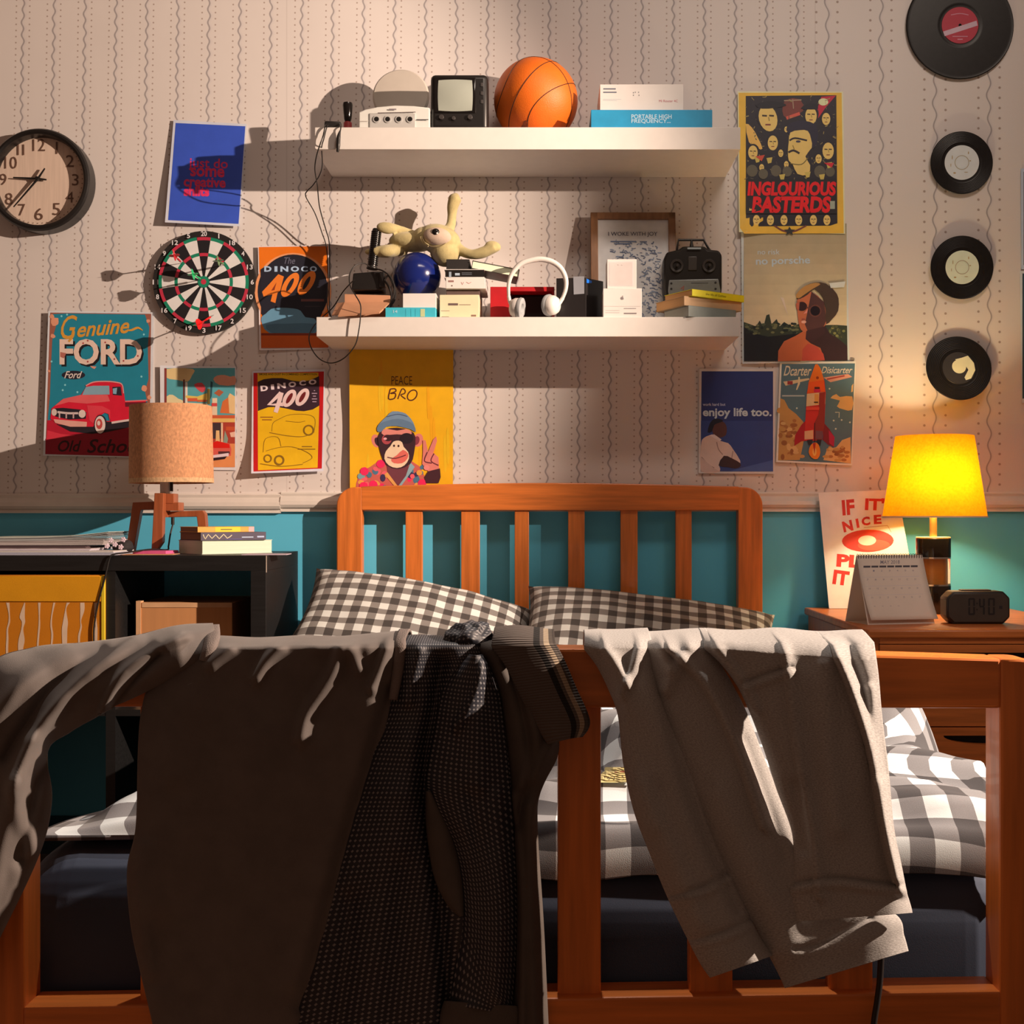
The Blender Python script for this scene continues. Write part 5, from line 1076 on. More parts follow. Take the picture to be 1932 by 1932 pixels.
book('paperback_book', 'tan paperback in the middle of the pile below the remote control', Vector((WX(1291, .27), -.27, 0)), z2, .0245, 31, .19, .125, mat('tan_cover', base((214, 150, 96)), .5), tan_pg, g)
def yl(a, L, th): a.text('the life of Galileo', .045, th*.36, .115, th*.68, (120, 90, 10)); a.sh[-1] = (np.array([(x, th*1.04 - y) for x, y in a.sh[-1][0]]),) + a.sh[-1][1:]
book('paperback_book', 'yellow paperback on top of the pile below the remote control', co, z1, .0178, 33, .178, .115, mat('yellow_cover', base((246, 204, 20)), .5), tan_pg, g, art=yl)

# plush toy sprawled on the little stacks
def Pz(x, y, d): return W(560+x/4.39, 350+y/4.39, d)
t = thing('plush_toy', 'pale yellow-green plush toy with long floppy limbs sprawled on the lower shelf', 'plush toy', (WX(830, .12), -.12, ZL+.09))
M_pl = mat('plush_fabric', base((214, 170, 104)), .95, var=.10, ns=60, bump=.6, bs=700, sheen=.3)
b = B(); k = (D-.12)/F/4.39
b.ball(Pz(1180, 450, .13), (180*k, .052, 124*k), M=Matrix.Rotation(R(15), 4, 'Y')); b.ball(Pz(1230, 560, .13), (124*k, .046, 112*k)); b.ball(Pz(950, 470, .11), (190*k, .042, 80*k), M=Matrix.Rotation(R(4), 4, 'Y')); b.ball(Pz(1060, 440, .12), (110*k, .045, 95*k))
def limb(pts, radii): b.tube([Pz(*p) for p in pts], .01, n=14, sub=6, radii=[r*k*1.18 for r in radii])
limb([(1240, 400, .12), (1275, 330, .11), (1285, 250, .10), (1290, 180, .10), (1310, 110, .10), (1320, 85, .10)], [48, 34, 32, 40, 48, 30])
b.ball(Pz(1305, 130, .10), (46*k, 40*k, 72*k), M=Matrix.Rotation(R(12), 4, 'Y'))
limb([(1010, 430, .11), (930, 395, .11), (850, 360, .12), (760, 350, .13)], [40, 30, 24, 40]); b.ball(Pz(742, 352, .135), (84*k, 36*k, 48*k), M=Matrix.Rotation(R(10), 4, 'Y'))
limb([(900, 520, .11), (820, 535, .12), (740, 545, .13), (640, 550, .13)], [50, 44, 46, 34]); b.ball(Pz(745, 548, .14), (72*k, 38*k, 44*k)); b.ball(Pz(610, 550, .12), (50*k, 34*k, 26*k))
limb([(1300, 500, .13), (1370, 545, .14), (1450, 570, .15), (1540, 555, .155), (1640, 510, .16)], [52, 36, 34, 40, 38]); b.ball(Pz(1625, 505, .16), (68*k, 36*k, 46*k), M=Matrix.Rotation(R(12), 4, 'Y'))
o = obj('body', b, M_pl, t, angle=180)
rm = o.modifiers.new('merge', 'REMESH'); rm.mode = 'VOXEL'; rm.voxel_size = .0028; rm.use_smooth_shade = True
sm_ = o.modifiers.new('soften', 'SMOOTH'); sm_.iterations = 4; sm_.factor = .6
b = B(); b.ball(Pz(1165, 425, .165), (118*k, .022, 76*k), M=Matrix.Rotation(R(8), 4, 'Y')); obj('face_patch', b, mat('pink_plush', base((224, 172, 134)), .95, bump=.4, bs=700), t)
b = B(); b.ball(Pz(1150, 385, .184), (31*k, .006, 29*k)); obj('eye', b, M_gloss, t)
b = B(); b.ball(Pz(1162, 396, .1905), (10*k, .002, 8*k)); obj('eye_glint', b, mat('white_plastic', (.80, .77, .74), .3, var=.02), t)
b = B(); b.tube([Pz(1035, 425, .170), Pz(1055, 465, .176), Pz(1100, 500, .178), Pz(1180, 505, .177), Pz(1250, 460, .172), Pz(1258, 438, .168)], .0012, n=6); obj('mouth_seam', b, mat('seam_thread', base((130, 96, 60)), .9), t)
b = B(); b.tube([Pz(1030, 425, .166), Pz(1048, 470, .17), Pz(1090, 500, .172)], .004, n=8); obj('lip', b, M_pl, t)
# ---------------------------------------------------------------- left: cube shelf unit and things on it
DFC = 0.41; M_bk = mat('black_brown_laminate', base((33, 27, 23), KW, .8), .45, var=.25, ns=14, stretch=(.6, 9, 9))
ZC = WZ(1048, DFC); X1 = WX(502, DFC); X0 = X1 - .77; th = .038
cab = thing('cube_shelf_unit', 'black-brown cube shelf unit left of the bed', 'shelf unit', ((X0+X1)/2, -.21, 0))
yb, yf = -.02, -DFC
for nm, q in (('top_panel', (X0, X1, yf, yb, ZC-th, ZC)), ('bottom_panel', (X0, X1, yf, yb, .03, .03+th)), ('side_panel', (X0, X0+th, yf, yb, .03+th, ZC-th)), ('side_panel', (X1-th, X1, yf, yb, .03+th, ZC-th))):
    b = B(); b.box(*q, bev=.001); obj(nm, b, M_bk, cab)
zm = ZC-th-.342; xm0, xm1 = WX(199, DFC), WX(217, DFC)
b = B(); b.box(X0+th, xm0, yf+.003, yb, zm-.016, zm); b.box(xm1, X1-th, yf+.003, yb, zm-.016, zm); obj('middle_shelf', b, M_bk, cab)
b = B(); b.box(xm0, xm1, yf+.002, yb, .03+th, ZC-th); obj('divider', b, M_bk, cab)
b = B(); b.box(X1-.0005, X1+.0006, yf+.0, yf+.006, ZC-th-.004, ZC-.001); obj('edge_strip', b, mat('chipped_edge', base((190, 150, 120)), .6), cab)
for x in (X0+.06, X1-.06):
    for y in (yf+.05, yb-.05):
        b = B(); b.cyl((x, y, 0), (x, y, .031), .015); obj('foot', b, M_b, cab)
# yellow storage box with white drips
dB = DFC+.004; t = thing('storage_box', 'yellow fabric storage box with white wavy drips in the black shelf unit', 'storage box', (WX(70, dB), -.22, zm))
Xa, Xb, zt_ = X0+th+.006, WX(198, dB), WZ(1085, dB); M_yl = mat('yellow_canvas', base((252, 152, 6)), .75, var=.06, ns=12, bump=.2, bs=900); M_yd = mat('amber_canvas', base((234, 124, 2)), .75, var=.05, ns=12, bump=.2, bs=900)
b = B(); b.box(Xa, Xb, -dB, -.05, zm+.001, zt_, bev=.003); obj('box_body', b, M_yd, t)
b = B(); b.box(Xa, WX(191, dB), -dB-.003, -dB+.004, WZ(1135, dB), zt_-.002, bev=.0015); obj('cuff', b, M_yl, t)
b = B(); b.box(WX(191.5, dB), Xb+.0004, -dB-.003, -dB+.004, zm+.002, zt_-.001, bev=.0015); obj('edge_binding', b, mat('yellow_binding', base((255, 196, 40)), .6), t)
a = Art(0, 1040, 6.44, dB+.0004, KW)
for pts in ([(95, 625, 40), (112, 760, 16), (112, 860, 22), (90, 950, 20), (90, 1060, 26), (85, 1200, 28), (90, 1400, 24)], [(300, 625, 10), (270, 790, 62), (285, 860, 40), (270, 950, 26), (262, 1080, 74), (250, 1200, 60), (262, 1400, 30)], [(478, 625, 32), (478, 780, 16), (478, 900, 22), (460, 1120, 22), (450, 1400, 24)], [(660, 625, 24), (630, 780, 16), (622, 900, 20), (635, 1020, 24), (620, 1200, 20), (600, 1400, 24)], [(830, 625, 40), (800, 700, 12), (795, 860, 60), (785, 950, 66), (785, 1100, 60), (790, 1400, 40)], [(1000, 625, 52), (1000, 720, 50), (980, 840, 14), (985, 920, 20), (965, 1010, 26), (960, 1100, 24), (965, 1400, 20)], [(1170, 625, 44), (1155, 700, 20), (1160, 800, 22), (1170, 900, 20), (1168, 1000, 34), (1160, 1400, 24)], [(-90, 625, 30), (-100, 900, 26), (-95, 1400, 30)]):
    C_ = spline(pts, 5); a.poly([(p.x-p.z/2, p.y) for p in C_] + [(p.x+p.z/2, p.y) for p in C_[::-1]], (255, 196, 150))
a.part('white_drips', t)
# cardboard box in the right cube
dB = .33; t = thing('cardboard_box', 'corrugated cardboard box inside the right cube of the shelf unit', 'box', (WX(350, dB), -.2, zm))
b = B(); b.box(WX(257, dB), WX(438, dB), -dB, -.06, zm, WZ(1137, dB), bev=.002); obj('box_body', b, mat('cardboard', base((236, 144, 80)), .8, var=.05, ns=5, stretch=(14, 14, .6)), t)
b = B(); b.box(WX(257, dB), WX(266, dB), -dB-.002, -dB+.02, zm+.001, WZ(1134, dB)); b.box(WX(268, dB), WX(438, dB), -dB-.0015, -dB+.001, WZ(1146, dB), WZ(1137, dB)); obj('folded_edge', b, mat('cardboard_edge', base((250, 170, 110)), .8), t)
# magazines and papers
gm = 'papers and magazines on the shelf unit'; z = ZC
def pile(name, lab, cat, xs, xe, d, th_, col, skew, curl=0.0, dep=.21, layers=7, mcol=None, yaw=0):
    global z
    Xs, Xe = WX(xs, d), WX(xe, d); z0 = z
    t = thing(name, lab, cat, ((Xs+Xe)/2, -d+dep/2, z0), gm)
    def lay(i0, i1, nm, m):
        b = B(); n = 14
        for i in range(i0, i1):
            bz0, bz1 = z0 + th_*i/layers, z0 + th_*(i+.86)/layers; e = .004*random.random()
            for j in range(n):
                u0, u1 = j/n, (j+1)/n; f = lambda u: curl*(u**3)*(.25 + i/layers) - .0*u
                xa, xb = Xs+(Xe-Xs)*u0, Xs+(Xe-Xs)*u1 - (e if j == n-1 else 0)
                b.hexa([(xa, -d-e, bz0+f(u0)), (xb, -d-e, bz0+f(u1)), (xb, -d+dep, bz0+f(u1)), (xa, -d+dep, bz0+f(u0)), (xa, -d-e, bz1+f(u0)), (xb, -d-e, bz1+f(u1)), (xb, -d+dep, bz1+f(u1)), (xa, -d+dep, bz1+f(u0))])
        if yaw: bmesh.ops.rotate(b.bm, cent=((Xs+Xe)/2, -d+dep/2, 0), matrix=Matrix.Rotation(R(yaw), 3, 'Z'), verts=b.bm.verts)
        obj(nm, b, m, t, smooth=False)
    lay(0, layers-1, 'pages', mat('page_edges2', base(col), .8, var=.15, ns=4, stretch=(1, 1, 300))); lay(layers-1, layers, 'cover', mcol or mat('magazine_cover', base((190, 150, 130)), .4, var=.3, ns=20))
    z = z0 + th_*.985 + .0004
pile('notebook', 'white spiral notebook at the bottom of the paper pile on the shelf unit', 'notebook', -40, 217, .375, .0105, (255, 222, 212), 0, layers=3, dep=.15, mcol=mat('white_card', (0.80, 0.77, 0.75), .5, var=.02))
pile('magazine', 'thin magazine with a pinkish edge lying on the white spiral notebook', 'magazine', -60, 172, .36, .006, (236, 196, 180), 0, layers=3, dep=.2)
pile('magazine', 'dark-covered magazine in the middle of the paper pile on the shelf unit', 'magazine', -50, 165, .35, .006, (120, 84, 76), 0, layers=3, dep=.2, mcol=mat('dark_cover2', base((70, 44, 42)), .4))
pile('magazine', 'thick magazine with wavy page edges near the top of the paper pile', 'magazine', -60, 196, .33, .010, (226, 186, 160), 0, curl=.004, layers=6, dep=.21)
pile('magazine', 'topmost curled magazine of the paper pile on the shelf unit', 'magazine', -40, 205, .32, .010, (206, 180, 156), 0, curl=.013, layers=6, dep=.21, mcol=mat('pale_cover', base((230, 206, 170)), .4, var=.1))
# small dark floral pouch
q = Vector((WX(222, .30), -.26, ZC)); t = thing('floral_pouch', 'small dark pouch with pale pink flowers beside the paper pile', 'pouch', q)
b = B(); b.ball((q.x, q.y, ZC+.016), (.026, .03, .016)); b.ball((q.x+.008, q.y, ZC+.022), (.016, .024, .014)); obj('pouch_body', b, mat('dark_fabric', (.025, .022, .024), .8), t)
for x, y, d in ((209, 1019, .29), (233, 1018, .292), (202, 1030, .30), (228, 1032, .295), (217, 1027, .30)):
    b = B(); p = W(x, y, d); b.ball(p, (.0055, .003, .005), 10, 6)
    for k_ in range(5): b.ball(p + Vector((.0045*math.cos(k_*1.256), -.001, .0045*math.sin(k_*1.256))), (.003, .002, .003), 8, 5)
    obj('flower', b, mat('pink_petals', base((240, 190, 176)), .8), t)
# loose paper sheets
for (x0, x1, y, d, c, lab, n_) in ((236, 332, .0, .33, (255, 160, 100), 'orange sheet of paper under the tripod lamp', 0), (262, 326, .0, .29, (244, 96, 132), 'pink sticky note pad beside the tripod lamp', 1), (462, 545, 0, .34, (226, 180, 170), 'pale pamphlet at the right corner of the shelf unit', 2)):
    b = B(); Xa, Xb = WX(x0, d), WX(x1, d); h = (.0012, .0075, .0018)[n_]; zz0 = ZC + (.0014 if n_ == 1 else 0)
    b.box(Xa, Xb, -d-.04, -d+.04, zz0, zz0+h, M=rotz(((Xa+Xb)/2, -d, 0), (4, -6, 3)[n_])); solo('paper_sheet' if n_ != 1 else 'note_pad', b, mat('coloured_paper', base(c), .7), lab, 'paper')
# burlap tripod lamp
dL = .20; cx = WX(324, dL); zl0, zl1 = WZ(911.5, dL), WZ(766.5, dL); k = (D-dL)/F
lp = thing('tripod_lamp', 'unlit tripod table lamp with a burlap drum shade and wooden legs', 'table lamp', (cx, -dL, ZC))
def burlap(name, c):
    m = mat(name, base(c), .9, var=.22, ns=190, bump=.5, bs=900, stretch=(1, 1, .6)); return m
b = B(); r1, r0 = 75*k, 77*k; T = Matrix.Rotation(R(-.6), 4, 'Y')
b.lathe([(r0, zl0-zl0), (r1, zl1-zl0), (r1-.0015, zl1-zl0), (r0-.0015, 0)], (cx, -dL, zl0), 64, M=T, close=True); obj('shade', b, burlap('burlap', (232, 146, 92)), lp)
b = B(); b.lathe([(r0+.0004, 0), (r0+.0002, .012), (r0-.0015, .012), (r0-.0015, 0)], (cx, -dL, zl0), 64, M=T, close=True); obj('shade_hem', b, burlap('burlap_hem', (240, 170, 112)), lp)
M_red = wood('red_wood', (178, 84, 42), 'z', KW, .45)
zn = WZ(932, dL)
b = B(); X = WX(312, dL); b.cyl((X, -dL, zn), (X, -dL, zl0+.07), .0135, n=24); obj('neck', b, mat('white_plastic', (.80, .77, .74), .3, var=.02), lp)
b = B(); b.cyl((WX(325, dL), -dL-.006, WZ(927, dL)), (WX(325, dL), -dL-.006, zl0+.03), .0042, n=12); obj('switch_stem', b, M_b, lp)
b = B(); b.ball((WX(312, dL), -dL, zl0+.085), .024, 20, 14); obj('bulb', b, mat('opal_glass', (.8, .78, .74), .2), lp)
def leg(pts, w_, y0, y1):
    b = B(); b.prism([(WX(x, dL), WZ(y, dL)) for x, y in pts], y0, y1, bev=.0015); return b
obj('leg', leg([(303, 931), (320, 931), (318, 1022), (303, 1044), (297, 1044)], 0, -dL-.052, -dL-.03), M_red, lp)
b = leg([(253, 948), (303, 946), (303, 961), (268, 962), (253, 1046), (239, 1046)], 0, -dL-.012, -dL+.012); obj('leg', b, M_red, lp)
b = leg([(318, 965), (383, 963), (388, 970), (394, 1044), (380, 1044), (372, 975), (318, 976)], 0, -dL-.005, -dL+.019); obj('leg', b, M_red, lp)
b = B(); b.box(WX(303, dL), WX(334, dL), -dL-.03, -dL+.012, WZ(950, dL), zn+.0005, bev=.0015); b.box(WX(305, dL), WX(343, dL), -dL-.028, -dL+.02, WZ(964, dL), WZ(948, dL), bev=.0015); b.box(WX(303, dL), WX(319, dL), -dL-.04, -dL+.01, WZ(976, dL), WZ(950, dL)); obj('joint_block', b, M_red, lp)
b = B(); b.cyl((WX(326, dL), -dL, WZ(976, dL)), (WX(326, dL), -dL, WZ(990, dL)), .0045, n=12); b.tube([(WX(326, dL), -dL, WZ(990, dL)), W(321, 1010, .21), W(318, 1030, .22), Vector((WX(315, .23), -.23, ZC+.009)), Vector((WX(285, .30), -.30, ZC+.012)), Vector((WX(240, .37), -.37, ZC+.006)), W(214, 1046, .412), W(206, 1056, .418), W(198, 1090, .419), W(187, 1130, .419), W(180, 1165, .419), W(177, 1200, .419), W(180, 1290, .418)], .0022, sub=8); obj('lamp_lead', b, M_cable, lp)
# books under the lamp light
gb = 'books beside the burlap lamp'; c0 = W(381, 1046, .325)
zA = WZ(1020, .325); zB = WZ(1004.5, .33); zD = WZ(994, .335)
brown = mat('brown_pages', base((150, 100, 66)), .8, var=.12, ns=4, stretch=(1, 1, 160)); creamp = mat('cream_pages', base((255, 232, 184)), .8, var=.05, ns=4, stretch=(1, 1, 160))
book('hardback_book', 'thick cream-edged book at the bottom of the stack beside the burlap lamp', Vector((c0.x, -.325, 0)), zA, zA-ZC, 42, .20, .135, mat('cream_cover', base((246, 220, 176)), .6), creamp, gb, spine_side='none')
def dk(a, L, th_):
    a.stroke([(.006, th_*.3), (.012, th_*.85), (.02, th_*.3), (.03, th_*.8), (.04, th_*.35), (.05, th_*.85), (.062, th_*.3), (.072, th_*.8), (.085, th_*.4)], .0022, (244, 200, 140), 2); a.rect(L*.62, th_*.3, L*.8, th_*.42, (220, 210, 210)); a.rect(L*.86, th_*.3, L*.97, th_*.5, (200, 190, 196)); a.rect(L*.2+.03, th_*.1, L*.62, th_*.16, (90, 80, 130))
    a.sh[:] = [(np.array([(x, th_*1.05 - y) for x, y in q[0]]),) + q[1:] if i == 0 else q for i, q in enumerate(a.sh)]
book('paperback_book', 'dark purple paperback with pale lettering in the middle of the stack beside the burlap lamp'.replace('in the middle of the stack', 'mid-stack'), Vector((WX(379, .33), -.33, 0)), zB, zB-zA, 41, .182, .125, mat('purple_cover', base((78, 58, 70)), .5), brown, gb, art=dk)
def yo(a, L, th_):
    a.rect(L*.3, th_*.05, L*.75, th_*.95, (255, 200, 30)); a.rect(L*.40, th_*.4, L*.60, th_*.6, (150, 110, 30)); a.rect(L*.9, th_*.05, L, th_*.95, (250, 170, 150))
    q = a.sh[1]; a.sh[1] = (np.array([(x, th_ - y) for x, y in q[0]]),) + q[1:]
book('paperback_book', 'orange and yellow paperback on top of the stack beside the burlap lamp', Vector((WX(373, .335), -.335, 0)), zD, zD-zB-.0002, 40, .155, .11, mat('orange_cover', base((250, 160, 50)), .5), brown, gb, art=yo)

# ---------------------------------------------------------------- right: nightstand and things on it
ZN = WZ(1188, .70); XN0, XN1 = WX(1517, .03), WX(1895, .03); yf = -.70; MN_ = {a_: wood('nightstand_wood', (206, 100, 38), a_, (235, 200, 165), .38) for a_ in 'xyz'}
ns_ = thing('nightstand', 'brown wooden nightstand with cut-out drawer grips right of the bed', 'nightstand', ((XN0+XN1)/2, -.36, 0))
tt = .020
b = B(); b.box(XN0, XN1, yf, -.03, ZN-tt, ZN, bev=.005, seg=3); obj('top', b, MN_['x'], ns_)
ins = .012
b = B(); b.box(XN0+ins, XN0+ins+.018, yf+.02, -.03, 0, ZN-tt); obj('side_panel', b, MN_['z'], ns_)
b = B(); b.box(XN1-ins-.018, XN1-ins, yf+.02, -.03, 0, ZN-tt); obj('side_panel', b, MN_['z'], ns_)
b = B(); b.box(XN0+ins+.018, XN1-ins-.018, -.045, -.03, .02, ZN-tt); obj('back_panel', b, MN_['z'], ns_)
b = B(); b.box(XN0+ins+.018, XN1-ins-.018, yf+.03, -.045, .04, .058); obj('bottom_panel', b, MN_['x'], ns_)
b = B(); b.box(XN0+ins+.018, XN1-ins-.018, yf+.010, yf+.03, ZN-tt-.0125, ZN-tt); obj('apron', b, MN_['x'], ns_)
zd0 = ZN-tt-.013; zs = [zd0, WZ(1371, .685), WZ(1371, .685)-.22, .05]
xc = WX(1869, .69)
for i in range(3):
    b = B(); za, zb = zs[i]-.0015, zs[i+1]+.0015; hw, hd = .105, .020; X0_, X1_ = XN0+ins+.019, XN1-ins-.019
    top = za - (.018 if i else .018)
    # front with a half-oval grip cut: built as pieces around the cut
    poly = [(X0_, zb), (X1_, zb), (X1_, za), (X0_, za)]
    g0, g1 = top, top-hd
    arc = [(xc - hw*math.cos(R(a_)), g0 - hd*math.sin(R(a_))) for a_ in range(0, 181, 12)]
    yq0, yq1 = yf+.012, yf+.03
    b.box(X0_, X1_, yq0, yq1, g0, za); b.prism([(X0_, zb), (X0_, g0)] + arc + [(X1_, g0), (X1_, zb)], yq0, yq1)
    o = obj('drawer', b, MN_['x'], ns_)
    b = B(); b.box(xc-hw-.01, xc+hw+.01, yq1+.005, yq1+.01, g1-.01, g0+.01); obj('grip_shadow_plate', b, mat('grip_shadow', (.012, .008, .006), .8), o)  # near-black plate behind the cut paints the shade of the hollow
# donut-print card leaning against the wall
card = [W(1544, 929, .035), W(1693, 925, .035), W(1733, 1147, .085), W(1564, 1147, .085)]
dzc = ZN + .0006 - min(card[2].z, card[3].z); card = [p + Vector((0, 0, 0)) for p in card]
card[2].z = ZN+.001; card[3].z = ZN+.001
def cm(x, y, e):
    # bilinear from crop corners TL(275,550) TR(910,533) BR(1081,1483) BL(359,1483)
    v = (y-545)/(1483-545); xl, xr = 275+(359-275)*v, 910+(1081-910)*v; u = (x-xl)/(xr-xl)
    p = card[0]*(1-u)*(1-v) + card[1]*u*(1-v) + card[2]*u*v + card[3]*(1-u)*v; return p + Vector((0, -.0012-e, 0))
a = Art(1480, 800, 4.274, 0, (255, 222, 170), eps=.00025, mapf=cm); a.quad([(275, 548), (910, 540), (1081, 1483), (359, 1483)], (255, 226, 178))
RR = (224, 40, 24)
a.text('IF', 465, 610, 565, 735, RR, bold=.04, rot=-4); a.text("IT'S", 650, 605, 880, 705, RR, bold=.04, rot=3); a.text('N', 470, 780, 550, 868, RR, bold=.05, rot=-12); a.text('I', 578, 765, 600, 840, RR, bold=.05, rot=-10); a.text('C', 622, 752, 690, 822, RR, bold=.05, rot=-6); a.text('E', 720, 738, 782, 812, RR, bold=.05, rot=-2)
a.ell(672, 945, 208, 90, RR); a.ell(720, 980, 130, 44, (236, 76, 44)); a.ell(666, 942, 72, 40, (250, 206, 150)); a.stroke([(640, 838), (830, 825), (860, 880)], 4, (200, 130, 90), 1)
a.text('PLAY', 420, 1062, 880, 1165, RR, bold=.05, rot=4); a.text('IT', 392, 1180, 520, 1296, RR, bold=.05, rot=8)
a.poster('lettered_card', "cream card lettered in red around a red ring, leaning behind the calendar", 'card')
# yellow lamp
dY = .23; kx = (D-dY)/F; cx = WX(1763, dY); zb, zt_ = WZ(975.5, dY), WZ(823, dY)
yl_ = thing('yellow_lamp', 'lit table lamp with a bright yellow tapered shade on the nightstand', 'table lamp', (cx, -dY, ZN))
def shade_mat():
    m = bpy.data.materials.new('yellow_shade'); m.use_nodes = True; nt = m.node_tree; out = nt.nodes['Material Output']; nt.nodes.remove(nt.nodes['Principled BSDF'])
    tc = nt.nodes.new('ShaderNodeTexCoord'); n = nt.nodes.new('ShaderNodeTexNoise'); n.inputs['Scale'].default_value = 160; n.inputs['Detail'].default_value = 5; nt.links.new(tc.outputs['Object'], n.inputs['Vector'])
    cr = nt.nodes.new('ShaderNodeValToRGB'); nt.links.new(n.outputs['Fac'], cr.inputs[0]); cr.color_ramp.elements[0].position = .3; cr.color_ramp.elements[1].position = .65
    cr.color_ramp.elements[0].color = (.74, .42, .03, 1); cr.color_ramp.elements[1].color = (.82, .50, .04, 1)
    d = nt.nodes.new('ShaderNodeBsdfDiffuse'); t = nt.nodes.new('ShaderNodeBsdfTranslucent'); mx = nt.nodes.new('ShaderNodeMixShader'); mx.inputs[0].default_value = .45
    nt.links.new(cr.outputs[0], d.inputs[0]); nt.links.new(cr.outputs[0], t.inputs[0]); nt.links.new(d.outputs[0], mx.inputs[1]); nt.links.new(t.outputs[0], mx.inputs[2]); nt.links.new(mx.outputs[0], out.inputs[0]); return m
b = B(); r0, r1 = 95*kx, 71.5*kx
b.lathe([(r0, 0), (r1, zt_-zb), (r1-.001, zt_-zb), (r0-.001, 0)], (cx, -dY, zb), 64, close=True); obj('shade', b, shade_mat(), yl_)
gold = mat('gold_metal', (.72, .46, .12), .3, metal=.9, var=.05)
b = B(); b.lathe([(r0+.0012, -.0015), (r0+.0012, .0025), (r0-.0018, .0025), (r0-.0018, -.0015)], (cx, -dY, zb), 64, close=True); obj('shade_rim', b, mat('cream_trim', (.8, .7, .5), .5), yl_)
b = B()
for a_ in (90, 210, 330): b.tube([(cx, -dY, zb+.03), (cx+(r0-.006)*math.cos(R(a_)), -dY+(r0-.006)*math.sin(R(a_)), zb+.03)], .0012, sub=1)
obj('shade_carrier', b, gold, yl_)
b = B(); z0 = WZ(1013, dY); b.cyl((cx-.003, -dY, z0), (cx-.003, -dY, zb+.035), .0095, n=24); obj('stem', b, gold, yl_)
rb = 32*kx; zq = [ZN+.0005, WZ(1103, dY), WZ(1052, dY), z0]
b = B(); b.cyl((cx-.003, -dY, zq[2]), (cx-.003, -dY, zq[3]-.003), rb, n=48, bev=.002); obj('upper_block', b, M_gloss, yl_)
b = B(); b.cyl((cx-.003, -dY, zq[3]-.003), (cx-.003, -dY, zq[3]), rb*.98, n=48); obj('top_plate', b, mat('cream_trim', (.8, .7, .5), .5), yl_)
b = B(); b.cyl((cx-.003, -dY, zq[0]), (cx-.003, -dY, zq[1]), rb, n=48, bev=.002); obj('lower_block', b, M_gloss, yl_)
b = B(); b.cyl((cx-.003, -dY, zq[1]+.0005), (cx-.003, -dY, zq[2]-.0005), rb*.97, n=48)
o = obj('glass_segment', b, mat('clear_glass', (.95, .93, .88), .03, trans=1.0, var=0), yl_)
b = B(); b.cyl((cx-.003, -dY, zq[1]+.001), (cx-.003, -dY, zq[2]-.001), rb*.55, n=32); obj('amber_core', b, mat('amber', (.45, .22, .04), .35, var=.1), yl_)
for z_ in (zq[1], zq[2]):
    b = B(); b.lathe([(rb*.86, -.002), (rb*1.005, -.002), (rb*1.005, .002), (rb*.86, .002)], (cx-.003, -dY, z_), 48, close=True); obj('silver_ring', b, mat('chrome', (.7, .68, .64), .15, metal=1, var=.02), yl_)
b = B(); zbulb = WZ(905, dY); b.ball((cx-.003, -dY, zbulb), (.026, .026, .03), 24, 16)
em = bpy.data.materials.new('lit_bulb'); em.use_nodes = True; p = em.node_tree.nodes['Principled BSDF']; p.inputs['Emission Color'].default_value = (1, .75, .42, 1); p.inputs['Emission Strength'].default_value = 70; p.inputs['Base Color'].default_value = (.8, .7, .5, 1)
obj('bulb', b, em, yl_)
pl = lamp('lamp_bulb_light', 'POINT', (cx-.003, -dY-.045, zbulb), None, 7.0, (1.0, 0.83, 0.50), shadow_soft_size=.025); pl.parent = yl_; pl.location = Vector((cx-.003, -dY-.036, zbulb)) - Vector((cx, -dY, ZN))
# desk calendar
yaw = 13; cb = Vector((WX(1637, .58), -.58, ZN)); wC = .172
Mc = Matrix.Translation(cb) @ Matrix.Rotation(R(yaw), 4, 'Z')
cal = thing('desk_calendar', 'white spiral desk calendar standing in front of the lettered card', 'calendar', Mc @ Vector((wC/2, .055, 0)))
hC, dC = WZ(1048, .53) - ZN, .112
M_pp = mat('calendar_paper', (.82, .73, .66), .6, var=.02)
def slab(P, th_=.0006):
    n = (P[1]-P[0]).cross(P[3]-P[0]).normalized()*th_; return [p for p in P] + [p+n for p in P]
Cq = lambda x, y, z_: Mc @ Vector((x, y, z_))
b = B(); b.hexa(slab([Cq(0, 0, .0), Cq(wC, 0, .0), Cq(wC, dC*.5, hC), Cq(0, dC*.5, hC)])); b.hexa(slab([Cq(0, dC, .0), Cq(wC, dC, .0), Cq(wC, dC*.5, hC), Cq(0, dC*.5, hC)])); b.hexa(slab([Cq(0, 0, 0), Cq(wC, 0, 0), Cq(wC, dC, 0), Cq(0, dC, 0)])); obj('stand', b, mat('white_board', (.78, .69, .63), .6, var=.02), cal)
def pg(u, v, e=0):   # front page: lifts away from the stand towards its lower edge
    z_ = hC*(1 - v*.93) ; y = dC*.5*(1-v*.93) - .0012 - .012*v**3 - e; return Cq(u*wC + .004*v*v, y, z_)
o = obj('page', grid_obj(10, 14, pg), M_pp, cal); solidify(o, .0005)
def cpm(x, y, e):
    v = (y-200)/(800-200); xl, xr = 255+(398-255)*v, 1000+(1142-1000)*v; return pg((x-xl)/(xr-xl), v, .0004+e)
a = Art(0, 0, 1, 0, DW, mapf=cpm); a.text('MAY 2018', 525, 248, 742, 282, (120, 100, 96), bold=.005)
for k_ in range(7): a.rect(335+k_*89, 298, 335+k_*89+78, 316, (70, 56, 54))
for j in range(5):
    for i in range(7):
        if j == 0 and i < 1: continue
        x, y = 362 + i*89 + j*22, 340 + j*83; dn = j*7+i; a.text(str(dn), x-9, y-2, x+9, y+14, (140, 116, 110)) if dn <= 31 else None
    a.stroke([(335+j*22, 415+j*83-8), (960+j*22, 410+j*83-8)], 1.6, (190, 162, 150), 1)
a.part('date_print', cal)
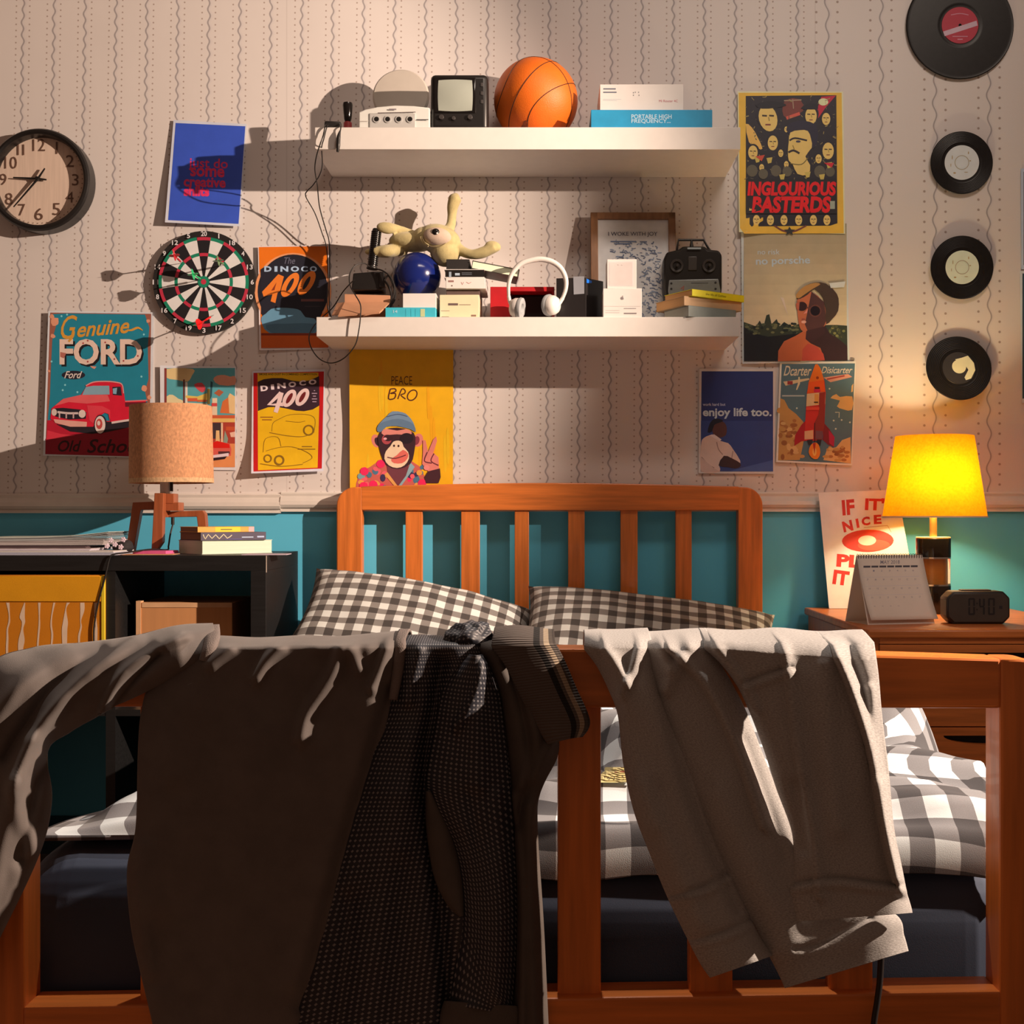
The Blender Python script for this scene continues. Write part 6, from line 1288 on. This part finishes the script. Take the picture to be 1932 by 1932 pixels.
for k_ in range(26):
    b = B(); x = wC*(k_+.5)/26; b.tube([Cq(x, dC*.5 + .006*math.cos(t_), hC-.003 + .006*math.sin(t_)) for t_ in [j*math.pi/5 for j in range(10)]], .0007, n=5, sub=1, closed=True); obj('spiral_coil', b, M_b, cal)
# alarm clock
dA = .56; X0_, X1_ = WX(1786, dA), WX(1906, dA); zt_ = ZN + 62*(D-dA)/F; w_ = X1_-X0_; h_ = zt_-ZN; ch = .016
ac = thing('alarm_clock', 'black digital alarm clock on the right of the nightstand', 'alarm clock', ((X0_+X1_)/2, -dA+.02, ZN))
oc = lambda i, c_: [(X0_+i+c_, ZN+i), (X1_-i-c_, ZN+i), (X1_-i, ZN+i+c_), (X1_-i, zt_-i-c_), (X1_-i-c_, zt_-i), (X0_+i+c_, zt_-i), (X0_+i, zt_-i-c_), (X0_+i, ZN+i+c_)]
b = B(); b.prism(oc(0, ch), -dA, -dA+.05, bev=.004); obj('case', b, mat('black_soft_plastic', (.014, .011, .010), .5), ac)
b = B(); b.prism(oc(.005, ch*.8), -dA-.002, -dA+.01, bev=.001); obj('front_plate', b, mat('lcd_dark', (.05, .042, .036), .35), ac)
a = Art(1560, 1010, 5.194, dA+.0024, DW); LC = (16, 12, 12)
def seg(x, y, w, h, on):
    T_ = 16
    if 'a' in on: a.rect(x+6, y, x+w-6, y+T_, LC)
    if 'g' in on: a.rect(x+6, y+h/2-T_/2, x+w-6, y+h/2+T_/2, LC)
    if 'd' in on: a.rect(x+6, y+h-T_, x+w-6, y+h, LC)
    for s_, xx, yy in (('f', x, y), ('b', x+w-T_, y), ('e', x, y+h/2), ('c', x+w-T_, y+h/2)):
        if s_ in on: a.rect(xx, yy+6, xx+T_, yy+h/2-6, LC)
seg(1388, 615, 64, 165, 'abcdef'); seg(1492, 615, 56, 165, 'fgbc'); seg(1582, 615, 64, 165, 'abcdef'); a.rect(1466, 660, 1478, 676, LC); a.rect(1466, 720, 1478, 736, LC); a.rect(1690, 690, 1720, 720, (26, 20, 20)); a.part('display_digits', ac)
b = B(); b.box((X0_+X1_)/2-.035, (X0_+X1_)/2+.035, -dA+.012, -dA+.036, zt_-.001, zt_+.003, bev=.0015); obj('snooze_bar', b, mat('black_soft_plastic', (.014, .011, .010), .5), ac)
# ---------------------------------------------------------------- clothes over the footboard
def railtop(X):
    t = (X - WX(43, FD)) / (WX(1889, FD) - WX(43, FD)); return WZ(1243 - 19*math.sin(math.pi*min(1, max(0, t))), FD)
def np_spline(P, n):
    P = np.array(P, float); m = len(P); t = np.linspace(0, m-1, n); i = np.clip(t.astype(int), 0, m-2); f = (t-i)[:, None]
    g = lambda j: P[np.clip(j, 0, m-1)]
    a, b, c, d = g(i-1), g(i), g(i+1), g(i+2)
    return 0.5*((2*b) + (c-a)*f + (2*a-5*b+4*c-d)*f**2 + (3*b-a-3*c+d)*f**3)
def cloth(name, parent, mt, A, Bq, d0=FD+.008, bulge=.012, folds=(), over=None, lift=.012, nu=70, nv=130, thick=.003, wr=.0015, seed=1, dA=None, dB=None, bp=3.0, ease=1.0, vfade=0.0):
    """a hanging piece of fabric spanned between two measured edges; folds are raised along measured lines;
    `over` continues the piece over the foot rail and down behind it by that length"""
    a, b_ = np_spline([q[:2] for q in A], nv+1), np_spline([q[:2] for q in Bq], nv+1)
    da = np_spline([(q,) for q in dA], nv+1)[:, 0] if dA else np.full(nv+1, d0)
    db = np_spline([(q,) for q in dB], nv+1)[:, 0] if dB else np.full(nv+1, d0)
    u = np.linspace(0, 1, nu+1)
    PX = a[:, None, 0]*(1-u) + b_[:, None, 0]*u; PY = a[:, None, 1]*(1-u) + b_[:, None, 1]*u
    v = np.linspace(0, 1, nv+1); w_ = u**ease; vf = np.minimum(1, v/vfade) if vfade else np.ones(nv+1)
    DD = da[:, None]*(1-w_) + db[:, None]*w_ + bulge*(1-np.abs(2*u-1)**bp)[None, :]*vf[:, None]
    for fo in folds:
        pts, h, w = fo[0], fo[1], fo[2]; sk = fo[3] if len(fo) > 3 else 1.0
        pts = np_spline(pts, max(2, 5*len(pts))) if len(pts) > 2 else np.array(pts, float)
        best = np.full(PX.shape, 1e9); sg = np.zeros(PX.shape); tt = np.zeros(PX.shape); n = len(pts)-1
        for k in range(n):
            x0, y0 = pts[k]; dx, dy = pts[k+1]-pts[k]; L2 = dx*dx+dy*dy+1e-9
            t = np.clip(((PX-x0)*dx + (PY-y0)*dy)/L2, 0, 1); ex, ey = PX-x0-dx*t, PY-y0-dy*t; r = np.hypot(ex, ey); m = r < best
            best = np.where(m, r, best); sg = np.where(m, np.sign(dx*ey - dy*ex), sg); tt = np.where(m, (k+t)/n, tt)
        ww = np.where(sg > 0, w*sk, w); DD = DD + h*np.exp(-(best/ww)**2)
    if wr:
        N = np.array([[noise.noise(Vector((PX[j, i]/70.0, PY[j, i]/110.0, seed*3.1))) + .5*noise.noise(Vector((PX[j, i]/30.0, PY[j, i]/45.0, seed*5.7))) for i in range(nu+1)] for j in range(nv+1)])
        DD = DD + wr*N
    k = (D-DD)/F
    P = np.stack([(PX-VX)*k, -DD, CZ-(PY-VY)*k], -1)
    rows = [P[j] for j in range(nv+1)]
    if over:
        top = P[0]; zr_ = np.array([railtop(x) for x in top[:, 0]]); ex = []; fr = DD[0]-FD
        hump = lift*(1 + .35*np.array([noise.noise(Vector((x*16, seed*2.3, 0))) for x in top[:, 0]]))
        for (y, z) in ((-FB+.022, -over), (-FB+.020, -over*.5), (-FB+.016, -.02), (-FB+.008, .35*1), (-FB-.006, .85), (-FD+.022, 1.0), (-FD+.008, .92), (-FD-.002, .62)):
            Z = zr_ + (hump*z if z > 0 else z); Y = np.full(nu+1, y) - (fr*.7 if y < -FD+.001 else 0)
            ex.append(np.stack([top[:, 0], Y, Z], -1))
        keep = P[0][:, 2] > zr_ - 1e9
        rows = ex + rows
    nr = len(rows)-1; bm = bmesh.new(); uvl = bm.loops.layers.uv.new('cloth')
    V = [[bm.verts.new(Vector(rows[j][i])) for i in range(nu+1)] for j in range(nr+1)]
    wd_ = float(np.mean(np.linalg.norm(P[:, -1]-P[:, 0], axis=1))); ac = np.concatenate([[0], np.cumsum([np.linalg.norm(rows[j+1][nu//2]-rows[j][nu//2]) for j in range(nr)])])
    for j in range(nr):
        for i in range(nu):
            ix = ((i, j), (i+1, j), (i+1, j+1), (i, j+1)); f = bm.faces.new([V[q][p] for p, q in ix])
            for lp, (p, q) in zip(f.loops, ix): lp[uvl].uv = (p/nu*wd_, ac[q])
    bmesh.ops.recalc_face_normals(bm, faces=bm.faces)
    o = obj(name, bm, mt, parent, angle=180); solidify(o, thick, 0); return o
def uvmat(name, fn, rough=.85):
    m = bpy.data.materials.new(name); m.use_nodes = True; nt = m.node_tree; p = nt.nodes['Principled BSDF']; p.inputs['Roughness'].default_value = rough
    uv = nt.nodes.new('ShaderNodeUVMap'); sx = nt.nodes.new('ShaderNodeSeparateXYZ'); nt.links.new(uv.outputs[0], sx.inputs[0]); fn(nt, p, mathnodes(nt), sx.outputs[0], sx.outputs[1], uv.outputs[0]); return m
def lining_fn(nt, p, M, U, V_, uv):
    s = .0050; a_ = M('SUBTRACT', M('FRACT', M('MULTIPLY', U, 1/s)), .5); c_ = M('SUBTRACT', M('FRACT', M('MULTIPLY', V_, 1/s)), .5)
    d = M('ADD', M('ABSOLUTE', a_), M('ABSOLUTE', c_)); f = M('MULTIPLY', M('SUBTRACT', .36, d), 8.0, clamp=True)
    cr = nt.nodes.new('ShaderNodeMix'); cr.data_type = 'RGBA'; nt.links.new(f, cr.inputs[0]); cr.inputs[6].default_value = (.014, .016, .026, 1); cr.inputs[7].default_value = (.20, .20, .215, 1); nt.links.new(cr.outputs[2], p.inputs['Base Color'])
    p.inputs['Roughness'].default_value = .6
M_lin = uvmat('dotted_lining', lining_fn)
M_jk = mat('brown_grey_twill', (.115, .098, .092), .78, var=.10, ns=40, bump=.25, bs=1600, sheen=.15)
M_jk2 = mat('brown_grey_twill_dark', (.080, .068, .062), .8, var=.10, ns=40, bump=.25, bs=1600)
def rib_fn(nt, p, M, U, V_, uv):
    w = nt.nodes.new('ShaderNodeTexWave'); w.bands_direction = 'Y'; w.inputs['Scale'].default_value = 105; nt.links.new(uv, w.inputs['Vector'])
    b = nt.nodes.new('ShaderNodeBump'); b.inputs['Strength'].default_value = .9; b.inputs['Distance'].default_value = .0016; nt.links.new(w.outputs['Fac'], b.inputs['Height']); nt.links.new(b.outputs[0], p.inputs['Normal'])
    cr = nt.nodes.new('ShaderNodeValToRGB'); cr.color_ramp.interpolation = 'CONSTANT'; nt.links.new(M('MULTIPLY', U, 1/.055), cr.inputs[0]); e = cr.color_ramp.elements
    e[0].color = (.12, .10, .092, 1); e[1].position = .64; e[1].color = (.012, .011, .012, 1)
    for pos, c in ((.74, (.12, .10, .09, 1)), (.80, (.42, .34, .25, 1)), (.88, (.09, .075, .065, 1)), (.94, (.05, .04, .036, 1))): x = e.new(pos); x.color = c
    nt.links.new(cr.outputs[0], p.inputs['Base Color'])
M_rib = uvmat('striped_rib_knit', rib_fn, .9)
jk = thing('jacket', 'dark brown bomber jacket with dotted lining hung over the footboard', 'jacket', (-.22, -FD, .75))
# right-hand outer panel first (lowest layer), then lining, then body
cloth('outer_panel', jk, M_jk2, [(905, 1228), (938, 1300), (952, 1390), (965, 1500), (972, 1650), (972, 1800), (966, 1932), (962, 2010)], [(960, 1226), (1000, 1290), (1046, 1378), (1050, 1425), (1018, 1492), (1012, 1560), (1024, 1750), (1036, 2010)], d0=FD+.010, bulge=.014, over=.045, lift=.010, nu=30, seed=3,
      folds=[([(985, 1290), (1010, 1400), (985, 1480)], .007, 12), ([(955, 1250), (985, 1330), (1000, 1440), (975, 1560)], -.006, 10), ([(1000, 1520), (1000, 1700), (1008, 1932)], .006, 10), ([(968, 1500), (985, 1700), (985, 1932)], .006, 8), ([(1040, 1400), (1005, 1470)], .006, 9)])
cloth('lining', jk, M_lin, [(742, 1222), (735, 1330), (688, 1440), (635, 1600), (585, 1770), (550, 1932), (540, 2010)], [(905, 1222), (945, 1320), (962, 1450), (975, 1580), (980, 1720), (975, 1850), (966, 2010)], d0=FD+.012, bulge=.012, over=.045, lift=.011, nu=60, seed=4,
      folds=[([(790, 1230), (775, 1290), (770, 1320)], .008, 12), ([(835, 1250), (820, 1330), (800, 1480), (830, 1700), (850, 1932)], -.016, 16), ([(740, 1500), (720, 1700), (700, 1932)], .010, 30), ([(660, 1700), (640, 1932)], -.008, 20), ([(770, 1400), (760, 1600)], .006, 24)])
cloth('lining_patch', jk, M_jk2, [(806, 1492), (806, 1560), (820, 1650), (845, 1705), (868, 1728)], [(812, 1494), (850, 1560), (870, 1630), (876, 1690), (874, 1728)], d0=FD+.020, bulge=.008, nu=20, nv=40, seed=5)
cloth('lining_sleeve', jk, M_lin, [(886, 1236), (842, 1290), (822, 1380), (806, 1470), (815, 1510), (850, 1580), (868, 1650), (872, 1740), (858, 1840), (850, 1895)], [(908, 1236), (938, 1300), (952, 1400), (962, 1500), (970, 1600), (974, 1700), (972, 1800), (964, 1905), (962, 1910), (958, 1912)], d0=FD+.020, bulge=.022, bp=2.2, nu=50, seed=6,
      folds=[([(912, 1245), (895, 1310), (860, 1370)], .010, 10, .6), ([(940, 1500), (945, 1700), (940, 1880)], .006, 14), ([(890, 1500), (905, 1700), (890, 1880)], -.004, 14), ([(900, 1350), (905, 1480)], .005, 16)])
cloth('sleeve_cuff', jk, M_jk2, [(840, 1888), (832, 1920), (826, 2000)], [(978, 1898), (980, 1920), (972, 2000)], d0=FD+.024, bulge=.016, nu=20, nv=20, seed=7)
cloth('body_panel', jk, M_jk, [(392, 1226), (330, 1246), (285, 1290), (268, 1345), (262, 1420), (258, 1560), (242, 1640), (248, 1740), (266, 1830), (290, 1932), (300, 2010)], [(752, 1222), (748, 1262), (740, 1310), (728, 1370), (705, 1440), (672, 1540), (640, 1650), (612, 1760), (585, 1860), (560, 1935), (545, 2010)], d0=FD+.016, bulge=.016, bp=6, over=.045, lift=.014, nu=130, nv=170, seed=8, wr=.001,
      folds=[([(525, 1222), (503, 1245), (482, 1278)], .012, 13, .6), ([(642, 1224), (622, 1275), (578, 1345), (566, 1392)], .012, 15, .55), ([(662, 1226), (676, 1262)], .008, 11), ([(728, 1226), (714, 1265), (700, 1298)], .010, 12, .6), ([(432, 1224), (398, 1252)], .009, 12), ([(600, 1222), (640, 1222), (690, 1224)], .005, 16),
             ([(735, 1300), (700, 1420), (655, 1560), (610, 1720), (565, 1900)], -.007, 12), ([(700, 1330), (670, 1470), (620, 1640), (560, 1850)], .006, 24), ([(350, 1330), (330, 1500), (300, 1700)], .007, 40), ([(330, 1500), (315, 1650), (300, 1850)], -.006, 24), ([(480, 1400), (470, 1700), (450, 1932)], .006, 60), ([(270, 1600), (262, 1700), (285, 1830)], .006, 16)])
cloth('seam_tape', jk, mat('grey_rib_tape', (.17, .14, .13), .9, var=.1, bump=.6, bs=900), [(744, 1221), (742, 1262), (735, 1320)], [(764, 1221), (760, 1262), (748, 1320)], d0=FD+.021, bulge=.003, over=.045, lift=.0155, nu=8, nv=20, seed=8, wr=0)
cloth('sleeve', jk, M_jk, [(402, 1178), (335, 1182), (250, 1202), (160, 1214), (60, 1224), (-25, 1262), (-70, 1400), (-75, 1560), (-75, 1720), (-70, 1880)], [(410, 1240), (350, 1266), (278, 1302), (228, 1326), (186, 1349), (132, 1380), (89, 1416), (96, 1510), (72, 1612), (-6, 1776)], dA=[FB-.01, FB-.004, FB, FB, FB-.002, FD+.0, FD+.02, FD+.02, FD+.02, FD+.02], dB=[FD+.024, FD+.024, FD+.022, FD+.022, FD+.024, FD+.026, FD+.026, FD+.03, FD+.03, FD+.03], bulge=.030, bp=2.4, ease=.4, vfade=.12, nu=90, nv=150, seed=9, wr=.0022,
      folds=[([(345, 1200), (240, 1262), (192, 1340)], .012, 12, .5), ([(300, 1235), (245, 1290), (205, 1335)], -.010, 9), ([(255, 1205), (150, 1285), (70, 1380), (20, 1490)], .016, 15, .5), ([(190, 1225), (90, 1310), (10, 1430)], -.010, 13), ([(130, 1225), (40, 1290), (-20, 1370)], .012, 18), ([(60, 1400), (30, 1500), (60, 1600)], .012, 18), ([(88, 1430), (60, 1500), (40, 1620)], -.010, 14), ([(30, 1480), (0, 1600), (-30, 1750)], .012, 18), ([(395, 1190), (350, 1200), (300, 1215)], .007, 10)])
cloth('shoulder_seam', jk, mat('grey_rib_tape', (.17, .14, .13), .9, var=.1, bump=.6, bs=900), [(386, 1181), (388, 1200), (384, 1222), (377, 1246)], [(413, 1180), (414, 1200), (408, 1222), (398, 1250)], dA=[FB+.004, FD+.004, FD+.026, FD+.030], dB=[FB+.004, FD+.004, FD+.024, FD+.028], bulge=.006, nu=12, nv=30, seed=8, wr=.001)
cloth('rib_hem', jk, M_rib, [(930, 1219), (958, 1258), (984, 1312), (1010, 1362), (1036, 1402)], [(1046, 1216), (1062, 1246), (1086, 1302), (1110, 1360), (1096, 1388)], d0=FD+.026, bulge=.010, over=.045, lift=.017, nu=50, nv=60, seed=10, wr=.001, thick=.005)
b = B(); c = W(882, 1207, FD-.01)
t = bmesh.new(); bmesh.ops.create_icosphere(t, subdivisions=5, radius=1); uvl = t.loops.layers.uv.new('cloth')
for v in t.verts:
    n_ = v.co.copy(); r = 1 + .16*noise.noise(n_*1.7 + Vector((3, 1, 2))) - .22*abs(noise.noise(n_*1.5 + Vector((9, 4, 1)))) + .05*noise.noise(n_*5)
    v.co = Vector((n_.x*.0275*r, n_.y*.030*r, n_.z*.0215*r + .004*n_.x)) + c
for f in t.faces:
    for lp in f.loops: q = lp.vert.co - c; lp[uvl].uv = (q.x*1.0 - q.y*.5, q.z + q.y*.9)
obj('bunched_lining', t, M_lin, jk, angle=180)

def heather_fn(nt, p, M, U, V_, uv):
    n = nt.nodes.new('ShaderNodeTexNoise'); n.inputs['Scale'].default_value = 420; n.inputs['Detail'].default_value = 4
    mp = nt.nodes.new('ShaderNodeMapping'); mp.inputs['Scale'].default_value = (1, 2.2, 1); nt.links.new(uv, mp.inputs[0]); nt.links.new(mp.outputs[0], n.inputs['Vector'])
    cr = nt.nodes.new('ShaderNodeValToRGB'); nt.links.new(n.outputs['Fac'], cr.inputs[0]); cr.color_ramp.elements[0].position = .32; cr.color_ramp.elements[1].position = .68
    cr.color_ramp.elements[0].color = (.27, .265, .265, 1); cr.color_ramp.elements[1].color = (.46, .455, .45, 1)
    n3 = nt.nodes.new('ShaderNodeTexNoise'); n3.inputs['Scale'].default_value = 9; n3.inputs['Detail'].default_value = 3; nt.links.new(uv, n3.inputs['Vector'])
    st = nt.nodes.new('ShaderNodeMix'); st.data_type = 'RGBA'; st.blend_type = 'MULTIPLY'; nt.links.new(M('MULTIPLY', M('SUBTRACT', n3.outputs['Fac'], .60), 5.0, clamp=True), st.inputs[0]); nt.links.new(cr.outputs[0], st.inputs[6]); st.inputs[7].default_value = (.55, .52, .5, 1)
    nt.links.new(st.outputs[2], p.inputs['Base Color']); p.inputs['Sheen Weight'].default_value = .2
    b = nt.nodes.new('ShaderNodeBump'); b.inputs['Strength'].default_value = .35; b.inputs['Distance'].default_value = .001; nt.links.new(n.outputs['Fac'], b.inputs['Height']); nt.links.new(b.outputs[0], p.inputs['Normal'])
M_hd = uvmat('grey_marl_jersey', heather_fn, .9)
hd = thing('sweatshirt', 'grey marl sweatshirt draped over the right of the footboard', 'sweatshirt', (.2, -FD, .75))
G_ = -.0045   # stitched seams sink a little
cloth('body', hd, M_hd, [(1205, 1224), (1220, 1280), (1246, 1355), (1282, 1450), (1322, 1550), (1366, 1645), (1422, 1745), (1466, 1828), (1482, 1863)], [(1340, 1222), (1400, 1330), (1440, 1430), (1470, 1500), (1530, 1610), (1610, 1690), (1690, 1728), (1704, 1765), (1712, 1794)], d0=FD+.016, bulge=.018, bp=4, over=.045, lift=.018, nu=80, nv=150, seed=12,
      folds=[([(1262, 1224), (1330, 1290), (1385, 1400), (1420, 1500), (1440, 1560)], .010, 11, .45), ([(1300, 1224), (1275, 1262), (1258, 1300)], .008, 12), ([(1250, 1226), (1262, 1262)], .008, 11), ([(1405, 1400), (1450, 1520), (1480, 1620)], -.003, 13), ([(1360, 1500), (1430, 1660), (1490, 1790)], .006, 30), ([(1500, 1790), (1560, 1775), (1640, 1730)], G_, 6), ([(1470, 1790), (1600, 1780), (1700, 1745)], .002, 20)])
cloth('sleeve', hd, M_hd, [(1104, 1224), (1128, 1256), (1150, 1300), (1168, 1350), (1178, 1440), (1198, 1530), (1226, 1605), (1258, 1685), (1296, 1765), (1322, 1815), (1341, 1843)], [(1228, 1222), (1240, 1258), (1264, 1330), (1302, 1430), (1340, 1552), (1376, 1645), (1406, 1715), (1430, 1765), (1444, 1785), (1452, 1795), (1458, 1803)], d0=FD+.020, bulge=.022, bp=2.6, over=.045, lift=.019, nu=70, nv=160, seed=13,
      folds=[([(1140, 1226), (1165, 1262), (1180, 1290)], .010, 10, .5), ([(1205, 1226), (1190, 1270), (1172, 1310)], .010, 10, .6), ([(1160, 1240), (1175, 1300), (1190, 1420), (1230, 1560)], .006, 18), ([(1235, 1260), (1270, 1400), (1320, 1560), (1390, 1720)], -.008, 10), ([(1272, 1690), (1330, 1672), (1384, 1640)], G_, 6), ([(1268, 1700), (1330, 1684), (1390, 1652)], .003, 7), ([(1308, 1772), (1370, 1755), (1432, 1726)], G_, 6), ([(1316, 1786), (1380, 1766), (1440, 1738)], .002, 6), ([(1210, 1480), (1270, 1620), (1320, 1740)], .005, 20)])
cloth('sleeve', hd, M_hd, [(1330, 1222), (1366, 1256), (1402, 1310), (1440, 1405), (1466, 1485), (1496, 1570), (1498, 1640), (1492, 1690), (1502, 1738)], [(1652, 1246), (1656, 1280), (1662, 1350), (1674, 1450), (1684, 1560), (1698, 1630), (1708, 1680), (1717, 1712), (1719, 1722)], d0=FD+.032, bulge=.020, bp=5, over=.045, lift=.021, nu=110, nv=150, seed=14,
      folds=[([(1352, 1226), (1400, 1290), (1425, 1340)], .010, 11, .4), ([(1478, 1224), (1490, 1300), (1505, 1420), (1530, 1560), (1545, 1690)], .008, 12, .4), ([(1572, 1224), (1605, 1300), (1640, 1410), (1668, 1560), (1690, 1660)], .016, 12, .35), ([(1600, 1226), (1636, 1330), (1660, 1460)], -.010, 12), ([(1640, 1300), (1652, 1420), (1672, 1560), (1700, 1680)], .010, 10), ([(1400, 1290), (1445, 1272), (1490, 1258)], G_, 6), ([(1404, 1300), (1450, 1283), (1492, 1268)], .003, 7),
             ([(1492, 1668), (1570, 1656), (1650, 1664), (1706, 1668)], G_, 6), ([(1492, 1680), (1570, 1668), (1650, 1676), (1708, 1682)], .004, 8), ([(1500, 1480), (1520, 1600)], -.006, 14), ([(1555, 1260), (1560, 1400), (1580, 1560)], .006, 20)])
# black cord hanging in front of the lower rail
b = B(); b.tube([W(1672, 1690, FD+.012), W(1664, 1780, FD+.012), W(1660, 1850, FD+.010), W(1655, 1890, FD+.010), W(1648, 1940, FD+.010), W(1640, 2060, FD+.010)], .0033, n=10)
solo('trailing_cable', b, M_cable, 'black cord hanging down from under the grey sweatshirt', 'cord')
